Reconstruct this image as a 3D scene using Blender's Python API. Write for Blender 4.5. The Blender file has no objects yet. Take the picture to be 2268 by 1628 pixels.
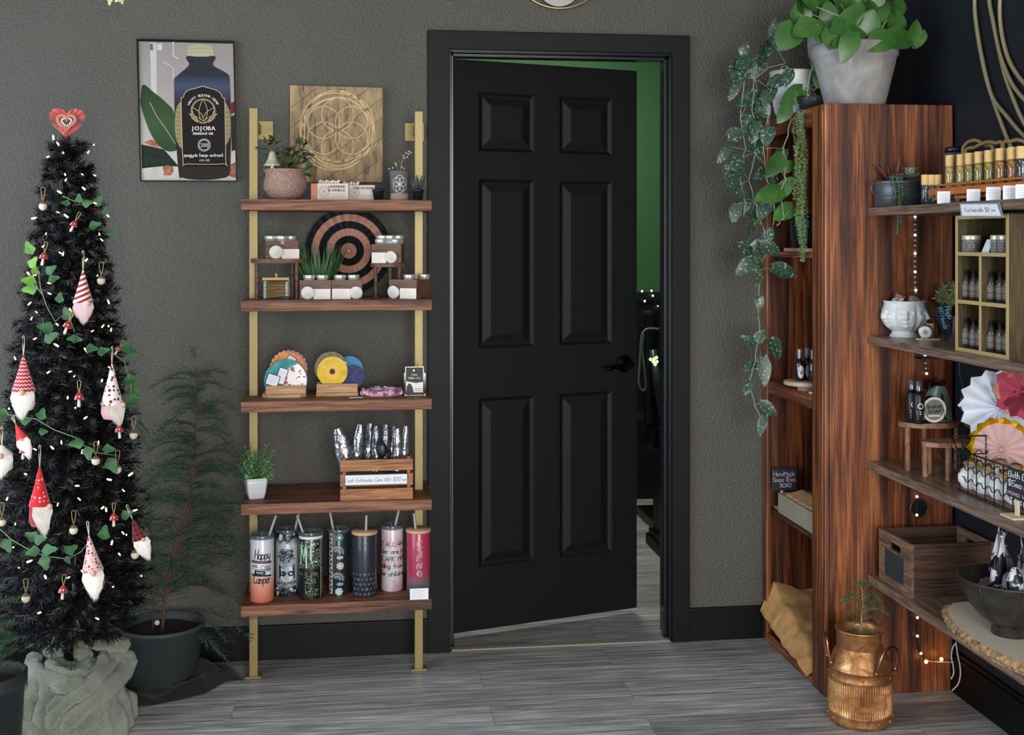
import bpy, bmesh, math, random
from mathutils import Vector, Matrix, noise
from math import sin, cos, pi, radians, sqrt, atan2, exp
V = Vector
def smooth(q, k=5, closed=False):
    q = [Vector(p) for p in q]; n = len(q); out = []
    for i in range(n if closed else n-1):
        if closed: p0, p1, p2, p3 = q[i-1], q[i], q[(i+1) % n], q[(i+2) % n]
        else: p0, p1, p2, p3 = q[max(0, i-1)], q[i], q[i+1], q[min(n-1, i+2)]
        for s_ in range(k): u = s_/k; out.append(.5*((2*p1)+(p2-p0)*u+(2*p0-5*p1+4*p2-p3)*u*u+(3*p1-p0-3*p2+p3)*u**3))
    return out if closed else out+[q[-1]]
rnd = random.Random(7)
C = bpy.context.scene.collection
# ---------------------------------------------------------------- camera
YAW = radians(7.55); F = 2700.0; CX = 1134.0; HZ = 530.0
CAM = V((0, -4.2, 1.42))
FWD = V((sin(YAW), cos(YAW), 0)); RGT = V((cos(YAW), -sin(YAW), 0))
def ray(px, py): return FWD + RGT*((px-CX)/F) + V((0, 0, (HZ-py)/F))
def P(px, py, Y=0.0):
    r = ray(px, py); return CAM + r*((Y-CAM.y)/r.y)
def PX(px, py, X):
    r = ray(px, py); return CAM + r*((X-CAM.x)/r.x)
def PZ(px, py, Z):
    r = ray(px, py); return CAM + r*((Z-CAM.z)/r.z)
def mp(px, Y):                      # metres per photo pixel at that depth
    return (P(px, HZ, Y)-CAM).dot(FWD)/F
cd = bpy.data.cameras.new('camera'); cam = bpy.data.objects.new('camera', cd); C.objects.link(cam)
cam.location = CAM; cam.rotation_euler = (pi/2, 0, -YAW)
cd.sensor_width = 36; cd.lens = F/2268*36; cd.shift_y = -(814-HZ)/2268; cd.clip_start = .05
bpy.context.scene.camera = cam
# ---------------------------------------------------------------- materials
def lin(h):
    if isinstance(h, str):
        h = h.lstrip('#'); c = [int(h[i:i+2], 16)/255 for i in (0, 2, 4)]
    else: c = [x/255 for x in h]
    return tuple(x/12.92 if x < .04045 else ((x+.055)/1.055)**2.4 for x in c)
MATS = {}
def nodes(name):
    m = bpy.data.materials.new(name); m.use_nodes = True
    nt = m.node_tree; b = nt.nodes['Principled BSDF']
    return m, nt, b
def N(nt, t, **k):
    n = nt.nodes.new(t)
    for a, v in k.items():
        if hasattr(n, a): setattr(n, a, v)
        else: n.inputs[a.replace('_', ' ')].default_value = v
    return n
def mixc(nt, fac, a, b, mode='MIX'):
    n = nt.nodes.new('ShaderNodeMix'); n.data_type = 'RGBA'; n.blend_type = mode
    for i, v in ((0, fac), (6, a), (7, b)):
        if hasattr(v, 'is_linked') or hasattr(v, 'links'): nt.links.new(v, n.inputs[i])
        else: n.inputs[i].default_value = v if i == 0 else (*v[:3], 1)
    return n.outputs[2]
def coords(nt, scale=(1, 1, 1), rot=(0, 0, 0), kind='Object'):
    t = nt.nodes.new('ShaderNodeTexCoord'); mpn = nt.nodes.new('ShaderNodeMapping')
    mpn.inputs['Scale'].default_value = scale; mpn.inputs['Rotation'].default_value = rot
    nt.links.new(t.outputs[kind], mpn.inputs[0]); return mpn.outputs[0]
def noisef(nt, vec, scale, detail=3, rough=.5, dist=0):
    n = N(nt, 'ShaderNodeTexNoise'); n.inputs['Scale'].default_value = scale; n.inputs['Detail'].default_value = detail
    n.inputs['Roughness'].default_value = rough; n.inputs['Distortion'].default_value = dist
    if vec is not None: nt.links.new(vec, n.inputs['Vector'])
    return n.outputs[0]
def ramp(nt, fac, stops):
    r = nt.nodes.new('ShaderNodeValToRGB'); e = r.color_ramp.elements
    while len(e) < len(stops): e.new(.5)
    for i, (p, c) in enumerate(stops):
        e[i].position = p; e[i].color = (*c[:3], 1) if not isinstance(c, (int, float)) else (c, c, c, 1)
    nt.links.new(fac, r.inputs[0]); return r.outputs[0]
def bump(nt, b, h, strength=.3, dist=.002):
    n = nt.nodes.new('ShaderNodeBump'); n.inputs['Strength'].default_value = strength; n.inputs['Distance'].default_value = dist
    nt.links.new(h, n.inputs['Height']); nt.links.new(n.outputs[0], b.inputs['Normal'])
def M(name, col='808080', rough=.6, metal=0, var=0, vs=30, bmp=0, bs=200, emit=None, es=1, trans=0, alpha=1, coat=0, ior=1.45, sss=0, sheen=0):
    if name in MATS: return MATS[name]
    m, nt, b = nodes(name); c = lin(col)
    b.inputs['Base Color'].default_value = (*c, 1); b.inputs['Roughness'].default_value = rough
    b.inputs['Metallic'].default_value = metal; b.inputs['IOR'].default_value = ior
    if var:
        f = noisef(nt, coords(nt), vs, 4)
        r = ramp(nt, f, [(.3, [x*(1-var) for x in c]), (.7, [min(1, x*(1+var)) for x in c])])
        nt.links.new(r, b.inputs['Base Color'])
    if bmp: bump(nt, b, noisef(nt, coords(nt), bs, 3), bmp, .002)
    if emit:
        b.inputs['Emission Color'].default_value = (*lin(emit), 1); b.inputs['Emission Strength'].default_value = es
    b.inputs['Transmission Weight'].default_value = trans; b.inputs['Alpha'].default_value = alpha
    b.inputs['Coat Weight'].default_value = coat; b.inputs['Subsurface Weight'].default_value = sss
    b.inputs['Sheen Weight'].default_value = sheen
    MATS[name] = m; return m
def wood(name, dark, mid, light, grain=(1, 22, 22), scale=9, rough=.55, bmp=.25, knots=.35, coat=0, dist=.6):
    """streaky grain; the small component of grain is the direction the fibres run"""
    if name in MATS: return MATS[name]
    m, nt, b = nodes(name)
    v = coords(nt, grain); f = noisef(nt, v, scale, 6, .6, dist)
    v2 = coords(nt, tuple(g*.28 for g in grain)); g2 = noisef(nt, v2, scale, 3, .5, 1.2)
    mx = N(nt, 'ShaderNodeMath', operation='ADD'); nt.links.new(f, mx.inputs[0])
    ml = N(nt, 'ShaderNodeMath', operation='MULTIPLY_ADD'); nt.links.new(g2, ml.inputs[0]); ml.inputs[1].default_value = knots*2; ml.inputs[2].default_value = -knots
    nt.links.new(ml.outputs[0], mx.inputs[1])
    col = ramp(nt, mx.outputs[0], [(.3, lin(dark)), (.47, lin(mid)), (.7, lin(light))])
    nt.links.new(col, b.inputs['Base Color']); b.inputs['Roughness'].default_value = rough
    b.inputs['Coat Weight'].default_value = coat; b.inputs['Coat Roughness'].default_value = .25
    if bmp: bump(nt, b, f, bmp, .002)
    MATS[name] = m; return m
def clearm(name, tint='ffffff', k=.05, rough=.03, haze=0.0, hc='c8ccd0'):
    if name in MATS: return MATS[name]
    m = bpy.data.materials.new(name); m.use_nodes = True; nt = m.node_tree; nt.nodes.remove(nt.nodes['Principled BSDF']); out = nt.nodes['Material Output']
    tr = N(nt, 'ShaderNodeBsdfTransparent'); tr.inputs[0].default_value = (*lin(tint), 1); gl = N(nt, 'ShaderNodeBsdfGlossy'); gl.inputs['Roughness'].default_value = rough
    fr = N(nt, 'ShaderNodeLayerWeight'); fr.inputs[0].default_value = .5; pw = N(nt, 'ShaderNodeMath', operation='POWER'); nt.links.new(fr.outputs['Facing'], pw.inputs[0]); pw.inputs[1].default_value = 4; ad = N(nt, 'ShaderNodeMath', operation='MULTIPLY_ADD'); nt.links.new(pw.outputs[0], ad.inputs[0]); ad.inputs[1].default_value = .6; ad.inputs[2].default_value = k
    mx = N(nt, 'ShaderNodeMixShader'); nt.links.new(ad.outputs[0], mx.inputs[0]); nt.links.new(tr.outputs[0], mx.inputs[1]); nt.links.new(gl.outputs[0], mx.inputs[2]); last = mx.outputs[0]
    if haze:
        df = N(nt, 'ShaderNodeBsdfDiffuse'); df.inputs[0].default_value = (*lin(hc), 1); m2 = N(nt, 'ShaderNodeMixShader'); m2.inputs[0].default_value = haze; nt.links.new(last, m2.inputs[1]); nt.links.new(df.outputs[0], m2.inputs[2]); last = m2.outputs[0]
    nt.links.new(last, out.inputs[0]); MATS[name] = m; return m
# ---------------------------------------------------------------- mesh builder
def basis(d, up=V((0, 0, 1))):
    d = d.normalized()
    if abs(d.dot(up)) > .98: up = V((1, 0, 0)) if abs(d.x) < .9 else V((0, 1, 0))
    s = d.cross(up).normalized(); return d, s, s.cross(d).normalized()
class MB:
    def __init__(s): s.v = []; s.f = []; s.m = []; s.sm = []
    def add(s, vs, fs, mi=0, smooth=False):
        o = len(s.v); s.v += [tuple(p) for p in vs]
        for f in fs: s.f.append([i+o for i in f]); s.m.append(mi); s.sm.append(smooth)
        return s
    def box(s, lo, hi, mi=0, bev=0, T=None):
        lo = V(lo); hi = V(hi); b = min(bev, min(hi-lo)*.45)
        if b <= 0:
            vs = [V((x, y, z)) for x in (lo.x, hi.x) for y in (lo.y, hi.y) for z in (lo.z, hi.z)]
            fs = [(0, 1, 3, 2), (4, 6, 7, 5), (0, 4, 5, 1), (2, 3, 7, 6), (0, 2, 6, 4), (1, 5, 7, 3)]
        else:
            bm = bmesh.new(); bmesh.ops.create_cube(bm, size=1)
            for v in bm.verts: v.co = V([lo[i]+(v.co[i]+.5)*(hi[i]-lo[i]) for i in range(3)])
            bmesh.ops.bevel(bm, geom=bm.edges[:], offset=b, segments=2, affect='EDGES', profile=.6)
            vs = [v.co.copy() for v in bm.verts]; fs = [[v.index for v in f.verts] for f in bm.faces]; bm.free()
        if T: vs = [T @ v for v in vs]
        return s.add(vs, fs, mi)
    def lathe(s, prof, c=(0, 0, 0), seg=32, mi=0, smooth=True, T=None, cap=True, sq=0):
        c = V(c); n = len(prof); vs = []
        for i in range(seg):
            a = 2*pi*i/seg; ca, sa = cos(a), sin(a)
            k = 1/((abs(ca)**sq+abs(sa)**sq)**(1/sq)) if sq else 1
            for r, z in prof: vs.append(V((r*k*ca, r*k*sa, z)))
        fs = [(i*n+j, ((i+1) % seg)*n+j, ((i+1) % seg)*n+j+1, i*n+j+1) for i in range(seg) for j in range(n-1)]
        if cap:
            if prof[0][0] > 1e-5: fs.append([i*n for i in range(seg)][::-1])
            if prof[-1][0] > 1e-5: fs.append([i*n+n-1 for i in range(seg)])
        if T: vs = [T @ v for v in vs]
        return s.add([v+c for v in vs], fs, mi, smooth)
    def cyl(s, a, b, r, r2=None, seg=12, mi=0, smooth=True):
        a = V(a); b = V(b); r2 = r if r2 is None else r2; d, x, y = basis(b-a)
        vs = []
        for p, q in ((a, r), (b, r2)):
            vs += [p+(x*cos(2*pi*i/seg)+y*sin(2*pi*i/seg))*q for i in range(seg)]
        s.add(vs, [(i, (i+1) % seg, seg+(i+1) % seg, seg+i) for i in range(seg)], mi, smooth)
        return s.add(vs, [list(range(seg))[::-1], list(range(seg, 2*seg))], mi)
    def tube(s, pts, r, seg=6, mi=0, closed=False, flat=1.0):
        pts = [V(p) for p in pts]; n = len(pts); vs = []; pu = V((0, 0, 1))
        for i, p in enumerate(pts):
            d = pts[(i+1) % n]-pts[i-1] if closed or 0 < i < n-1 else (pts[1]-p if i == 0 else p-pts[i-1])
            if d.length < 1e-9: d = V((0, 0, 1))
            d.normalize(); x = d.cross(pu)
            if x.length < .05: x = d.cross(V((1, .3, 0)))
            x.normalize(); y = x.cross(d); pu = y if abs(y.dot(pu)) > .1 else pu
            q = r[i] if isinstance(r, (list, tuple)) else r
            vs += [p+(x*cos(2*pi*k/seg)+y*sin(2*pi*k/seg)*flat)*q for k in range(seg)]
        m = n if closed else n-1
        fs = [(i*seg+k, i*seg+(k+1) % seg, ((i+1) % n)*seg+(k+1) % seg, ((i+1) % n)*seg+k) for i in range(m) for k in range(seg)]
        if not closed: fs += [list(range(seg))[::-1], list(range((n-1)*seg, n*seg))]
        return s.add(vs, fs, mi, True)
    def sph(s, c, r, seg=12, mi=0, T=None):
        rr = V((r, r, r)) if not hasattr(r, '__len__') else V(r); k = max(5, seg//2+1)
        prof = [(max(1e-6, sin(pi*j/k)), -cos(pi*j/k)) for j in range(k+1)]
        S = Matrix.Diagonal((*rr, 1))
        return s.lathe(prof, c, seg, mi, True, (T @ S) if T else S, cap=False)
    def poly(s, pts, mi=0): return s.add(pts, [list(range(len(pts)))], mi)
    def prism(s, pts, d, mi=0, smooth=False):
        d = V(d); n = len(pts); pts = [V(p) for p in pts]
        return s.add(pts+[p+d for p in pts], [list(range(n))[::-1], list(range(n, 2*n))]+[(i, (i+1) % n, n+(i+1) % n, n+i) for i in range(n)], mi, smooth)
    def grid(s, fn, nu, nv, mi=0, smooth=True, wrap=False):
        vs = [fn(i/nu, j/nv) for i in range(nu+(0 if wrap else 1)) for j in range(nv+1)]; w = nv+1; k = nu if wrap else nu+1
        fs = [(i*w+j, ((i+1) % k)*w+j, ((i+1) % k)*w+j+1, i*w+j+1) for i in range(nu) for j in range(nv)]
        return s.add(vs, fs, mi, smooth)
    def leaf(s, b, d, up, L, W, kind='oval', mi=0, curl=.2, fold=.15, n=6):
        d, sd, u = basis(V(d), V(up)); b = V(b); vs = []
        if kind == 'heart': n = max(n, 11)
        for i in range(n+1):
            t = (i/n)**1.35 if kind == 'heart' else i/n
            if kind == 'heart': w = W*.5*(sin(pi*t**.62)**.62); back = -.14*L*(1-t)**6 if i == 0 else 0
            elif kind == 'lance': w = W*.5*sin(pi*t**.8); back = 0
            elif kind == 'ivy': w = W*.5*(sin(pi*t**.55)**.8)*(1+.28*cos(t*5*pi)); back = 0
            else: w = W*.5*sin(pi*t)**.7; back = 0
            p = b+d*(L*t)-u*(curl*L*t*t)
            if kind == 'heart' and i == 0: w = W*.22
            wl = (-.10 if i == 0 else -.07 if i == 1 else 0)*L if kind == 'heart' else 0
            vs += [p+sd*w+u*(fold*w)+d*wl, p, p-sd*w+u*(fold*w)+d*wl]
        fs = []
        for i in range(n): a = i*3; fs += [(a, a+1, a+4, a+3), (a+1, a+2, a+5, a+4)]
        return s.add(vs, fs, mi, True)
    def build(s, name, mat, parent=None, local=False, thing=None, solid=0):
        me = bpy.data.meshes.new(name); off = V((0, 0, 0))
        if parent is not None and not local: off = wloc(parent)
        org = off
        if thing is not None: org = V(thing)
        me.from_pydata([(p[0]-org.x, p[1]-org.y, p[2]-org.z) if not local else p for p in s.v], [], s.f)
        for x in (mat if isinstance(mat, (list, tuple)) else [mat]): me.materials.append(x)
        me.polygons.foreach_set('material_index', s.m); me.polygons.foreach_set('use_smooth', s.sm); me.update()
        o = bpy.data.objects.new(name, me); C.objects.link(o)
        if parent is not None: o.parent = parent
        if thing is not None: o.location = V(thing)
        if solid:
            md = o.modifiers.new('thick', 'SOLIDIFY'); md.thickness = solid; md.offset = -1
        return o
def wloc(o):
    l = V((0, 0, 0))
    while o is not None: l = l+V(o.location); o = o.parent
    return l
def tag(o, label, cat, group=None):
    o['label'] = label; o['category'] = cat
    if group: o['group'] = group
    return o
def thing(name, label, cat, loc, group=None, rz=0):
    o = bpy.data.objects.new(name, None); C.objects.link(o); o.location = loc; o.rotation_euler = (0, 0, rz)
    o.empty_display_size = .03
    return tag(o, label, cat, group)
def struct(o, label=None): o['kind'] = 'structure'; o['label'] = label or o.name; return o
def dup(o, loc=None, rot=None, label=None, parent=None):
    c = o.copy(); C.objects.link(c); c.parent = parent
    if loc is not None: c.location = loc
    if rot is not None: c.rotation_euler = rot
    if label: c['label'] = label
    for ch in list(o.children): dup(ch, parent=c)
    return c
# ---------------------------------------------------------------- writing
GL = {'A': '022842 1434', 'B': '02083847350535433202', 'C': '4738180703123243', 'D': '02082846442202', 'E': '48080242 0535', 'G': '47381807031232434525',
 'H': '0208 4248 0545', 'I': '0802', 'J': '3833221203', 'K': '0208 480542', 'L': '080242', 'M': '0208244842', 'N': '02084248', 'O': '180703123243473818', 'P': '02083847453505',
 'R': '02083847453505 2542', 'S': '473818070615354443321203', 'T': '0848 2822', 'U': '080312324348', 'V': '082248', 'W': '0812253248', 'X': '0842 0248', 'Y': '082548 2522', '$': '473818070615354443321203 2921',
 'a': '35150403122233 3532', 'b': '0802 0415253433221203', 'c': '3425150403122233', 'd': '3832 35150403122233', 'e': '043425150403122233',
 'f': '38281712 0535', 'g': '35150403122233 3531201001', 'h': '0802 0415253432', 'i': '0502 0706', 'k': '0802 350332', 'l': '080312', 'm': '0502 04152422 24354442',
 'n': '0502 0415253432', 'o': '150403122233342515', 'p': '0500 0415253433221203', 'r': '0502 041525', 's': '351504332202', 't': '18132232 0535',
 'u': '0503122233 3532', 'v': '051235', 'w': '0512243245', 'x': '0532 0235', 'y': '05031233 35312000', 'z': '05350232', '0': '180703123243473818', '1': '1812', '2': '07183847460242',
 '4': '38043431 3238', '5': '4808053544433202', '&': '42071838361403122244', '#': '1218 3238 0646 0444', '-': '0535', '.': '0202', '/': '0238'}
def strokes(txt, h, slant=0, join=False, sp=1.3):
    """single-stroke handwriting: list of polylines, origin at baseline left, cap height h"""
    k = h/6; x0 = 0; out = []
    for ch in txt:
        if ch == ' ': x0 += 3*k; continue
        w = 0
        for st in GL.get(ch, '').split():
            pts = [(int(st[i]), int(st[i+1])-2) for i in range(0, len(st), 2)]
            w = max(w, max(p[0] for p in pts))
            if len(pts) > 3:                       # round the corners a little
                q = [pts[0]]
                for a, b, c in zip(pts, pts[1:], pts[2:]):
                    q += [((a[0]+3*b[0])/4, (a[1]+3*b[1])/4), ((c[0]+3*b[0])/4, (c[1]+3*b[1])/4)]
                pts = q+[pts[-1]]
            out.append([(x0+(p[0]+slant*p[1])*k, p[1]*k) for p in pts])
        x0 += (w+sp)*k
    return out, x0
def centre(st, w): return [[(x-w/2, y) for x, y in s] for s in st]
def ribbons(mb, sts, w, fn, mi=0):
    """flat pen strokes laid on a surface; fn(u, v) gives the surface point"""
    for pl in sts:
        q = [pl[0]]
        for a, b in zip(pl, pl[1:]):
            m = max(1, int(math.dist(a, b)/max(w*4, 1e-4))) if len(pl) < 60 else 1
            q += [(a[0]+(b[0]-a[0])*i/m, a[1]+(b[1]-a[1])*i/m) for i in range(1, m+1)]
        vs = []; n = len(q)
        for i, p in enumerate(q):
            a = q[max(0, i-1)]; b = q[min(n-1, i+1)]; dx, dy = b[0]-a[0], b[1]-a[1]; L = math.hypot(dx, dy) or 1
            if i == 0: p = (p[0]-dx/L*w*.4, p[1]-dy/L*w*.4)
            if i == n-1: p = (p[0]+dx/L*w*.4, p[1]+dy/L*w*.4)
            vs += [fn(p[0]-dy/L*w/2, p[1]+dx/L*w/2), fn(p[0]+dy/L*w/2, p[1]-dx/L*w/2)]
        mb.add(vs, [(2*i+1, 2*i+3, 2*i+2, 2*i) for i in range(n-1)], mi)
_tc = {}
def typeset(txt, size):
    if (txt) not in _tc:
        cu = bpy.data.curves.new('t', 'FONT'); cu.body = txt; cu.align_x = 'CENTER'; cu.size = 1; cu.resolution_u = 3
        o = bpy.data.objects.new('t', cu); C.objects.link(o)
        bpy.context.view_layer.update()
        me = bpy.data.meshes.new_from_object(o.evaluated_get(bpy.context.evaluated_depsgraph_get()))
        _tc[txt] = ([(v.co.x, v.co.y) for v in me.vertices], [list(p.vertices) for p in me.polygons])
        bpy.data.objects.remove(o); bpy.data.curves.remove(cu); bpy.data.meshes.remove(me)
    v, f = _tc[txt]; return [(x*size, y*size) for x, y in v], f
def letters(mb, txt, size, fn, u=0, v=0, mi=0, sx=1, bold=0):
    vs, fs = typeset(txt, size)
    for du in ((-bold, bold) if bold else (0,)):
        mb.add([fn(u+x*sx+du, v+y) for x, y in vs], fs, mi)
def plane_fn(o, ux, uy, off=.0006):
    o = V(o); ux = V(ux).normalized(); uy = V(uy).normalized(); n = ux.cross(uy)
    return lambda u, v, k=1: o+ux*u+uy*v+n*(off*k)
def disc2(mb, cx, cy, r, fn, mi=0, n=24, ry=None):
    mb.poly([fn(cx+r*cos(2*pi*i/n), cy+(ry or r)*sin(2*pi*i/n)) for i in range(n)], mi)
def circ(cx, cy, r, n=40, ry=None, a0=0, a1=2*pi):
    return [(cx+r*cos(a0+(a1-a0)*i/n), cy+(ry or r)*sin(a0+(a1-a0)*i/n)) for i in range(n+1)]
# ================================================================ room shell
def wallmat(name, col, s=.55, d=.0035, rough=.62):
    m, nt, b = nodes(name); v = coords(nt)
    f = noisef(nt, v, 115, 2, .5, .35); f2 = noisef(nt, v, 3, 3)
    c = lin(col); nt.links.new(ramp(nt, f2, [(.3, [x*.93 for x in c]), (.7, [x*1.06 for x in c])]), b.inputs['Base Color'])
    r = ramp(nt, f, [(.40, 0), (.64, 1)]); bump(nt, b, r, s, d); b.inputs['Roughness'].default_value = rough
    b.inputs['Specular IOR Level'].default_value = .35; MATS[name] = m; return m
m_wall = wallmat('taupe_grey_orange_peel', '53514b', .58, .0035, .6)
m_navy = wallmat('blue_black_paint', '12181f', .35, .002, .6)
m_green = wallmat('green_paint', '456f46', .3, .002)
m_trim = M('black_satin_trim', '06090b', .5)
m_doorp = None
def doormat():
    m, nt, b = nodes('black_door_paint'); b.inputs['Base Color'].default_value = (*lin('08090c'), 1); b.inputs['Roughness'].default_value = .55; b.inputs['Specular IOR Level'].default_value = .4
    f = noisef(nt, coords(nt, (40, 40, 2.5)), 6, 4, .6, .8); b.inputs['Specular IOR Level'].default_value = .28; bump(nt, b, f, .12, .001); return m
m_doorp = doormat()
def floormat():
    m, nt, b = nodes('grey_vinyl_planks'); v = coords(nt)
    mpn = v.node
    br = N(nt, 'ShaderNodeTexBrick'); br.offset = .37; br.inputs['Scale'].default_value = 1; br.inputs['Brick Width'].default_value = 1.22
    br.inputs['Row Height'].default_value = .152; br.inputs['Mortar Size'].default_value = .0006; br.inputs['Bias'].default_value = 0
    br.inputs['Color1'].default_value = (.25, .25, .25, 1); br.inputs['Color2'].default_value = (1, 1, 1, 1); br.inputs['Mortar'].default_value = (.0, .0, .0, 1)
    mp0 = N(nt, 'ShaderNodeMapping'); mp0.inputs['Location'].default_value = (.35, .06, 0); nt.links.new(v, mp0.inputs[0]); nt.links.new(mp0.outputs[0], br.inputs[0])
    sc = N(nt, 'ShaderNodeMapping'); sc.inputs['Scale'].default_value = (2.6, 52, 1); nt.links.new(v, sc.inputs[0])
    off = N(nt, 'ShaderNodeVectorMath', operation='MULTIPLY_ADD'); nt.links.new(br.outputs['Color'], off.inputs[0]); off.inputs[1].default_value = (37, 91, 0); nt.links.new(sc.outputs[0], off.inputs[2])
    f = noisef(nt, off.outputs[0], 1.6, 8, .68, .3)
    f2 = noisef(nt, off.outputs[0], .45, 3, .5, 1.0)
    col = ramp(nt, f, [(.32, lin('858484')), (.5, lin('bcbbba')), (.67, lin('fafafa'))])
    c2 = mixc(nt, .6, col, ramp(nt, f2, [(.3, lin('acabab')), (.7, lin('ffffff'))]), 'MULTIPLY')
    c3 = mixc(nt, 1.0, c2, ramp(nt, br.outputs['Color'], [(0, lin('8f8f8f')), (.25, lin('d0d0d0')), (1, lin('ffffff'))]), 'MULTIPLY')
    nt.links.new(c3, b.inputs['Base Color']); b.inputs['Roughness'].default_value = .42; b.inputs['Specular IOR Level'].default_value = .45
    bump(nt, b, f, .15, .001); return m
m_floor = floormat()
m_ceil = M('white_ceiling', 'b9b7b2', .9)
WX = 1.888; LX = -2.4; FY = -7.0; CZ = 2.85
def slab(name, boxes, mat, bev=0):
    b = MB()
    for lo, hi in boxes: b.box(lo, hi, 0, bev)
    return struct(b.build(name, mat))
DX0, DX1, DZ = .345, 1.118, 2.068
slab('wall_back', [((LX-.1, 0, 0), (DX0-.014, .13, CZ)), ((DX1+.014, 0, 0), (WX+.1, .13, CZ)), ((DX0-.014, 0, DZ+.014), (DX1+.014, .13, CZ))], m_wall)
slab('wall_right', [((WX, FY, 0), (WX+.1, 0, CZ))], m_navy)
slab('wall_left', [((LX-.1, FY, 0), (LX, -4.2, CZ)), ((LX-.1, -.75, 0), (LX, 0, CZ)), ((LX-.1, -4.2, 0), (LX, -.75, .25)), ((LX-.1, -4.2, 2.35), (LX, -.75, CZ))], m_wall)
slab('wall_front', [((LX-.1, FY-.1, 0), (-.45, FY, CZ)), ((1.8, FY-.1, 0), (WX+.1, FY, CZ)), ((-.45, FY-.1, 0), (1.8, FY, .2)), ((-.45, FY-.1, 2.6), (1.8, FY, CZ))], m_wall)
slab('floor', [((LX-.1, FY-.1, -.06), (WX+.1, 2.5, 0))], m_floor)
slab('ceiling', [((LX-.1, FY-.1, CZ), (WX+.1, .13, CZ+.06))], m_ceil)
slab('baseboard_back', [((LX, -.016, 0), (DX0-.08, 0, .115)), ((DX1+.068, -.016, 0), (WX-.015, 0, .115))], m_trim, .003)
slab('baseboard_right', [((WX-.018, FY, 0), (WX, -.016, .115)), ((WX-.012, FY, .115), (WX, -.016, .13))], m_trim, .003)
slab('wall_back_room', [((-1.2, 2.35, 1.13), (2.6, 2.45, 2.75))], m_green)
slab('wall_back_room_lower', [((-1.2, 2.33, 0), (2.6, 2.45, 1.085)), ((-1.2, 2.31, 1.085), (2.6, 2.45, 1.13)), ((-1.2, 2.315, 0), (2.6, 2.33, .12))], M('black_wainscot', '0d1012', .55))
slab('wall_back_room_side', [((2.2, .13, 0), (2.3, 2.35, 2.75)), ((-1.3, .13, 0), (-1.2, 2.35, 2.75))], m_green)
slab('ceiling_back_room', [((-1.3, .13, 2.72), (2.6, 2.5, 2.78))], m_ceil)
# casing round the doorway: flat boards with a raised inner bead, mitred look
b = MB(); x0, x1, zt = .262, 1.188, 2.138
b.box((x0, -.02, 0), (DX0-.006, 0, zt), 0, .003); b.box((DX1+.006, -.02, 0), (x1, 0, zt), 0, .003); b.box((x0, -.0205, DZ+.006), (x1, 0, zt+.0005), 0, .003)
m_trim.node_tree.nodes['Principled BSDF'].inputs['Specular IOR Level'].default_value = .22; struct(b.build('trim_1', m_trim))
b = MB()   # jamb lining with door stops
b.box((DX0-.014, -.004, 0), (DX0, .135, DZ), 0, .002); b.box((DX1, -.004, 0), (DX1+.014, .135, DZ), 0, .002); b.box((DX0-.014, -.004, DZ), (DX1+.014, .135, DZ+.014), 0, .002)
b.box((DX1-.012, .03, 0), (DX1, .07, DZ), 0, .003); b.box((DX0, .03, 0), (DX0+.012, .085, DZ), 0, .003); b.box((DX0, .03, DZ-.012), (DX1, .085, DZ), 0, .003)
struct(b.build('trim_2', M('black_gloss_jamb', '15171c', .22)))
slab('trim_3', [((DX0, -.012, 0), (DX1, .02, .006))], M('threshold_strip', '8d8578', .5), .002)
# ---- six panel door, hinged left, swung into the back room
dth = atan2(.215, .719)
door = bpy.data.objects.new('door_1', None); C.objects.link(door); door.location = (.3555, .095, .027); door.rotation_euler = (0, 0, dth); struct(door, 'black six panel door standing ajar')
DW, DH, TK = .75, 2.03, .036
cols = [(.103, .322), (.424, .643)]; rows = [(.222, .825), (1.003, 1.608), (1.708, 1.918)]
b = MB()
def field(zf, sgn):
    xs = [0, .103, .322, .424, .643, DW]; zs = [0, .222, .825, 1.003, 1.608, 1.708, 1.918, DH]
    for i in range(5):
        for j in range(7):
            pan = i in (1, 3) and j in (1, 3, 5)
            q = [(xs[i], zs[j]), (xs[i+1], zs[j]), (xs[i+1], zs[j+1]), (xs[i], zs[j+1])]
            if not pan: b.poly([(x, zf, z) for x, z in (q if sgn < 0 else q[::-1])]); continue
            rings = []
            for ins, dep in ((0, 0), (.006, .005), (.013, .009), (.018, .009), (.045, .002), (.047, .0015)):
                rings.append([(q[0][0]+ins, zf-sgn*dep, q[0][1]+ins), (q[1][0]-ins, zf-sgn*dep, q[1][1]+ins), (q[2][0]-ins, zf-sgn*dep, q[2][1]-ins), (q[3][0]+ins, zf-sgn*dep, q[3][1]-ins)])
            for r0, r1 in zip(rings, rings[1:]):
                b.add(r0+r1, [(k, (k+1) % 4, 4+(k+1) % 4, 4+k) for k in range(4)])
            b.poly(rings[-1])
field(0, -1); field(TK, 1)
for q in (((0, 0, 0), (0, TK, 0), (0, TK, DH), (0, 0, DH)), ((DW, 0, 0), (DW, 0, DH), (DW, TK, DH), (DW, TK, 0)), ((0, 0, DH), (0, TK, DH), (DW, TK, DH), (DW, 0, DH)), ((0, 0, 0), (DW, 0, 0), (DW, TK, 0), (0, TK, 0))): b.poly(q)
b.build('door_leaf', m_doorp, door, True)
m_bronze = M('dark_bronze', '1a1815', .3, 1)
b = MB(); T = Matrix.Translation((.695, 0, .925)) @ Matrix.Rotation(pi/2, 4, 'X')
b.lathe([(.0, 0), (.033, 0), (.033, .004), (.027, .01), (.012, .014), (.011, .045), (.014, .05), (0, .052)], (0, 0, 0), 28, T=T)
b.tube([(.695, -.045, .925), (.675, -.05, .927), (.64, -.05, .921), (.61, -.048, .915), (.585, -.046, .918)], [.010, .009, .008, .007, .006], 10)
b.build('door_handle', m_bronze, door, True)
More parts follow.
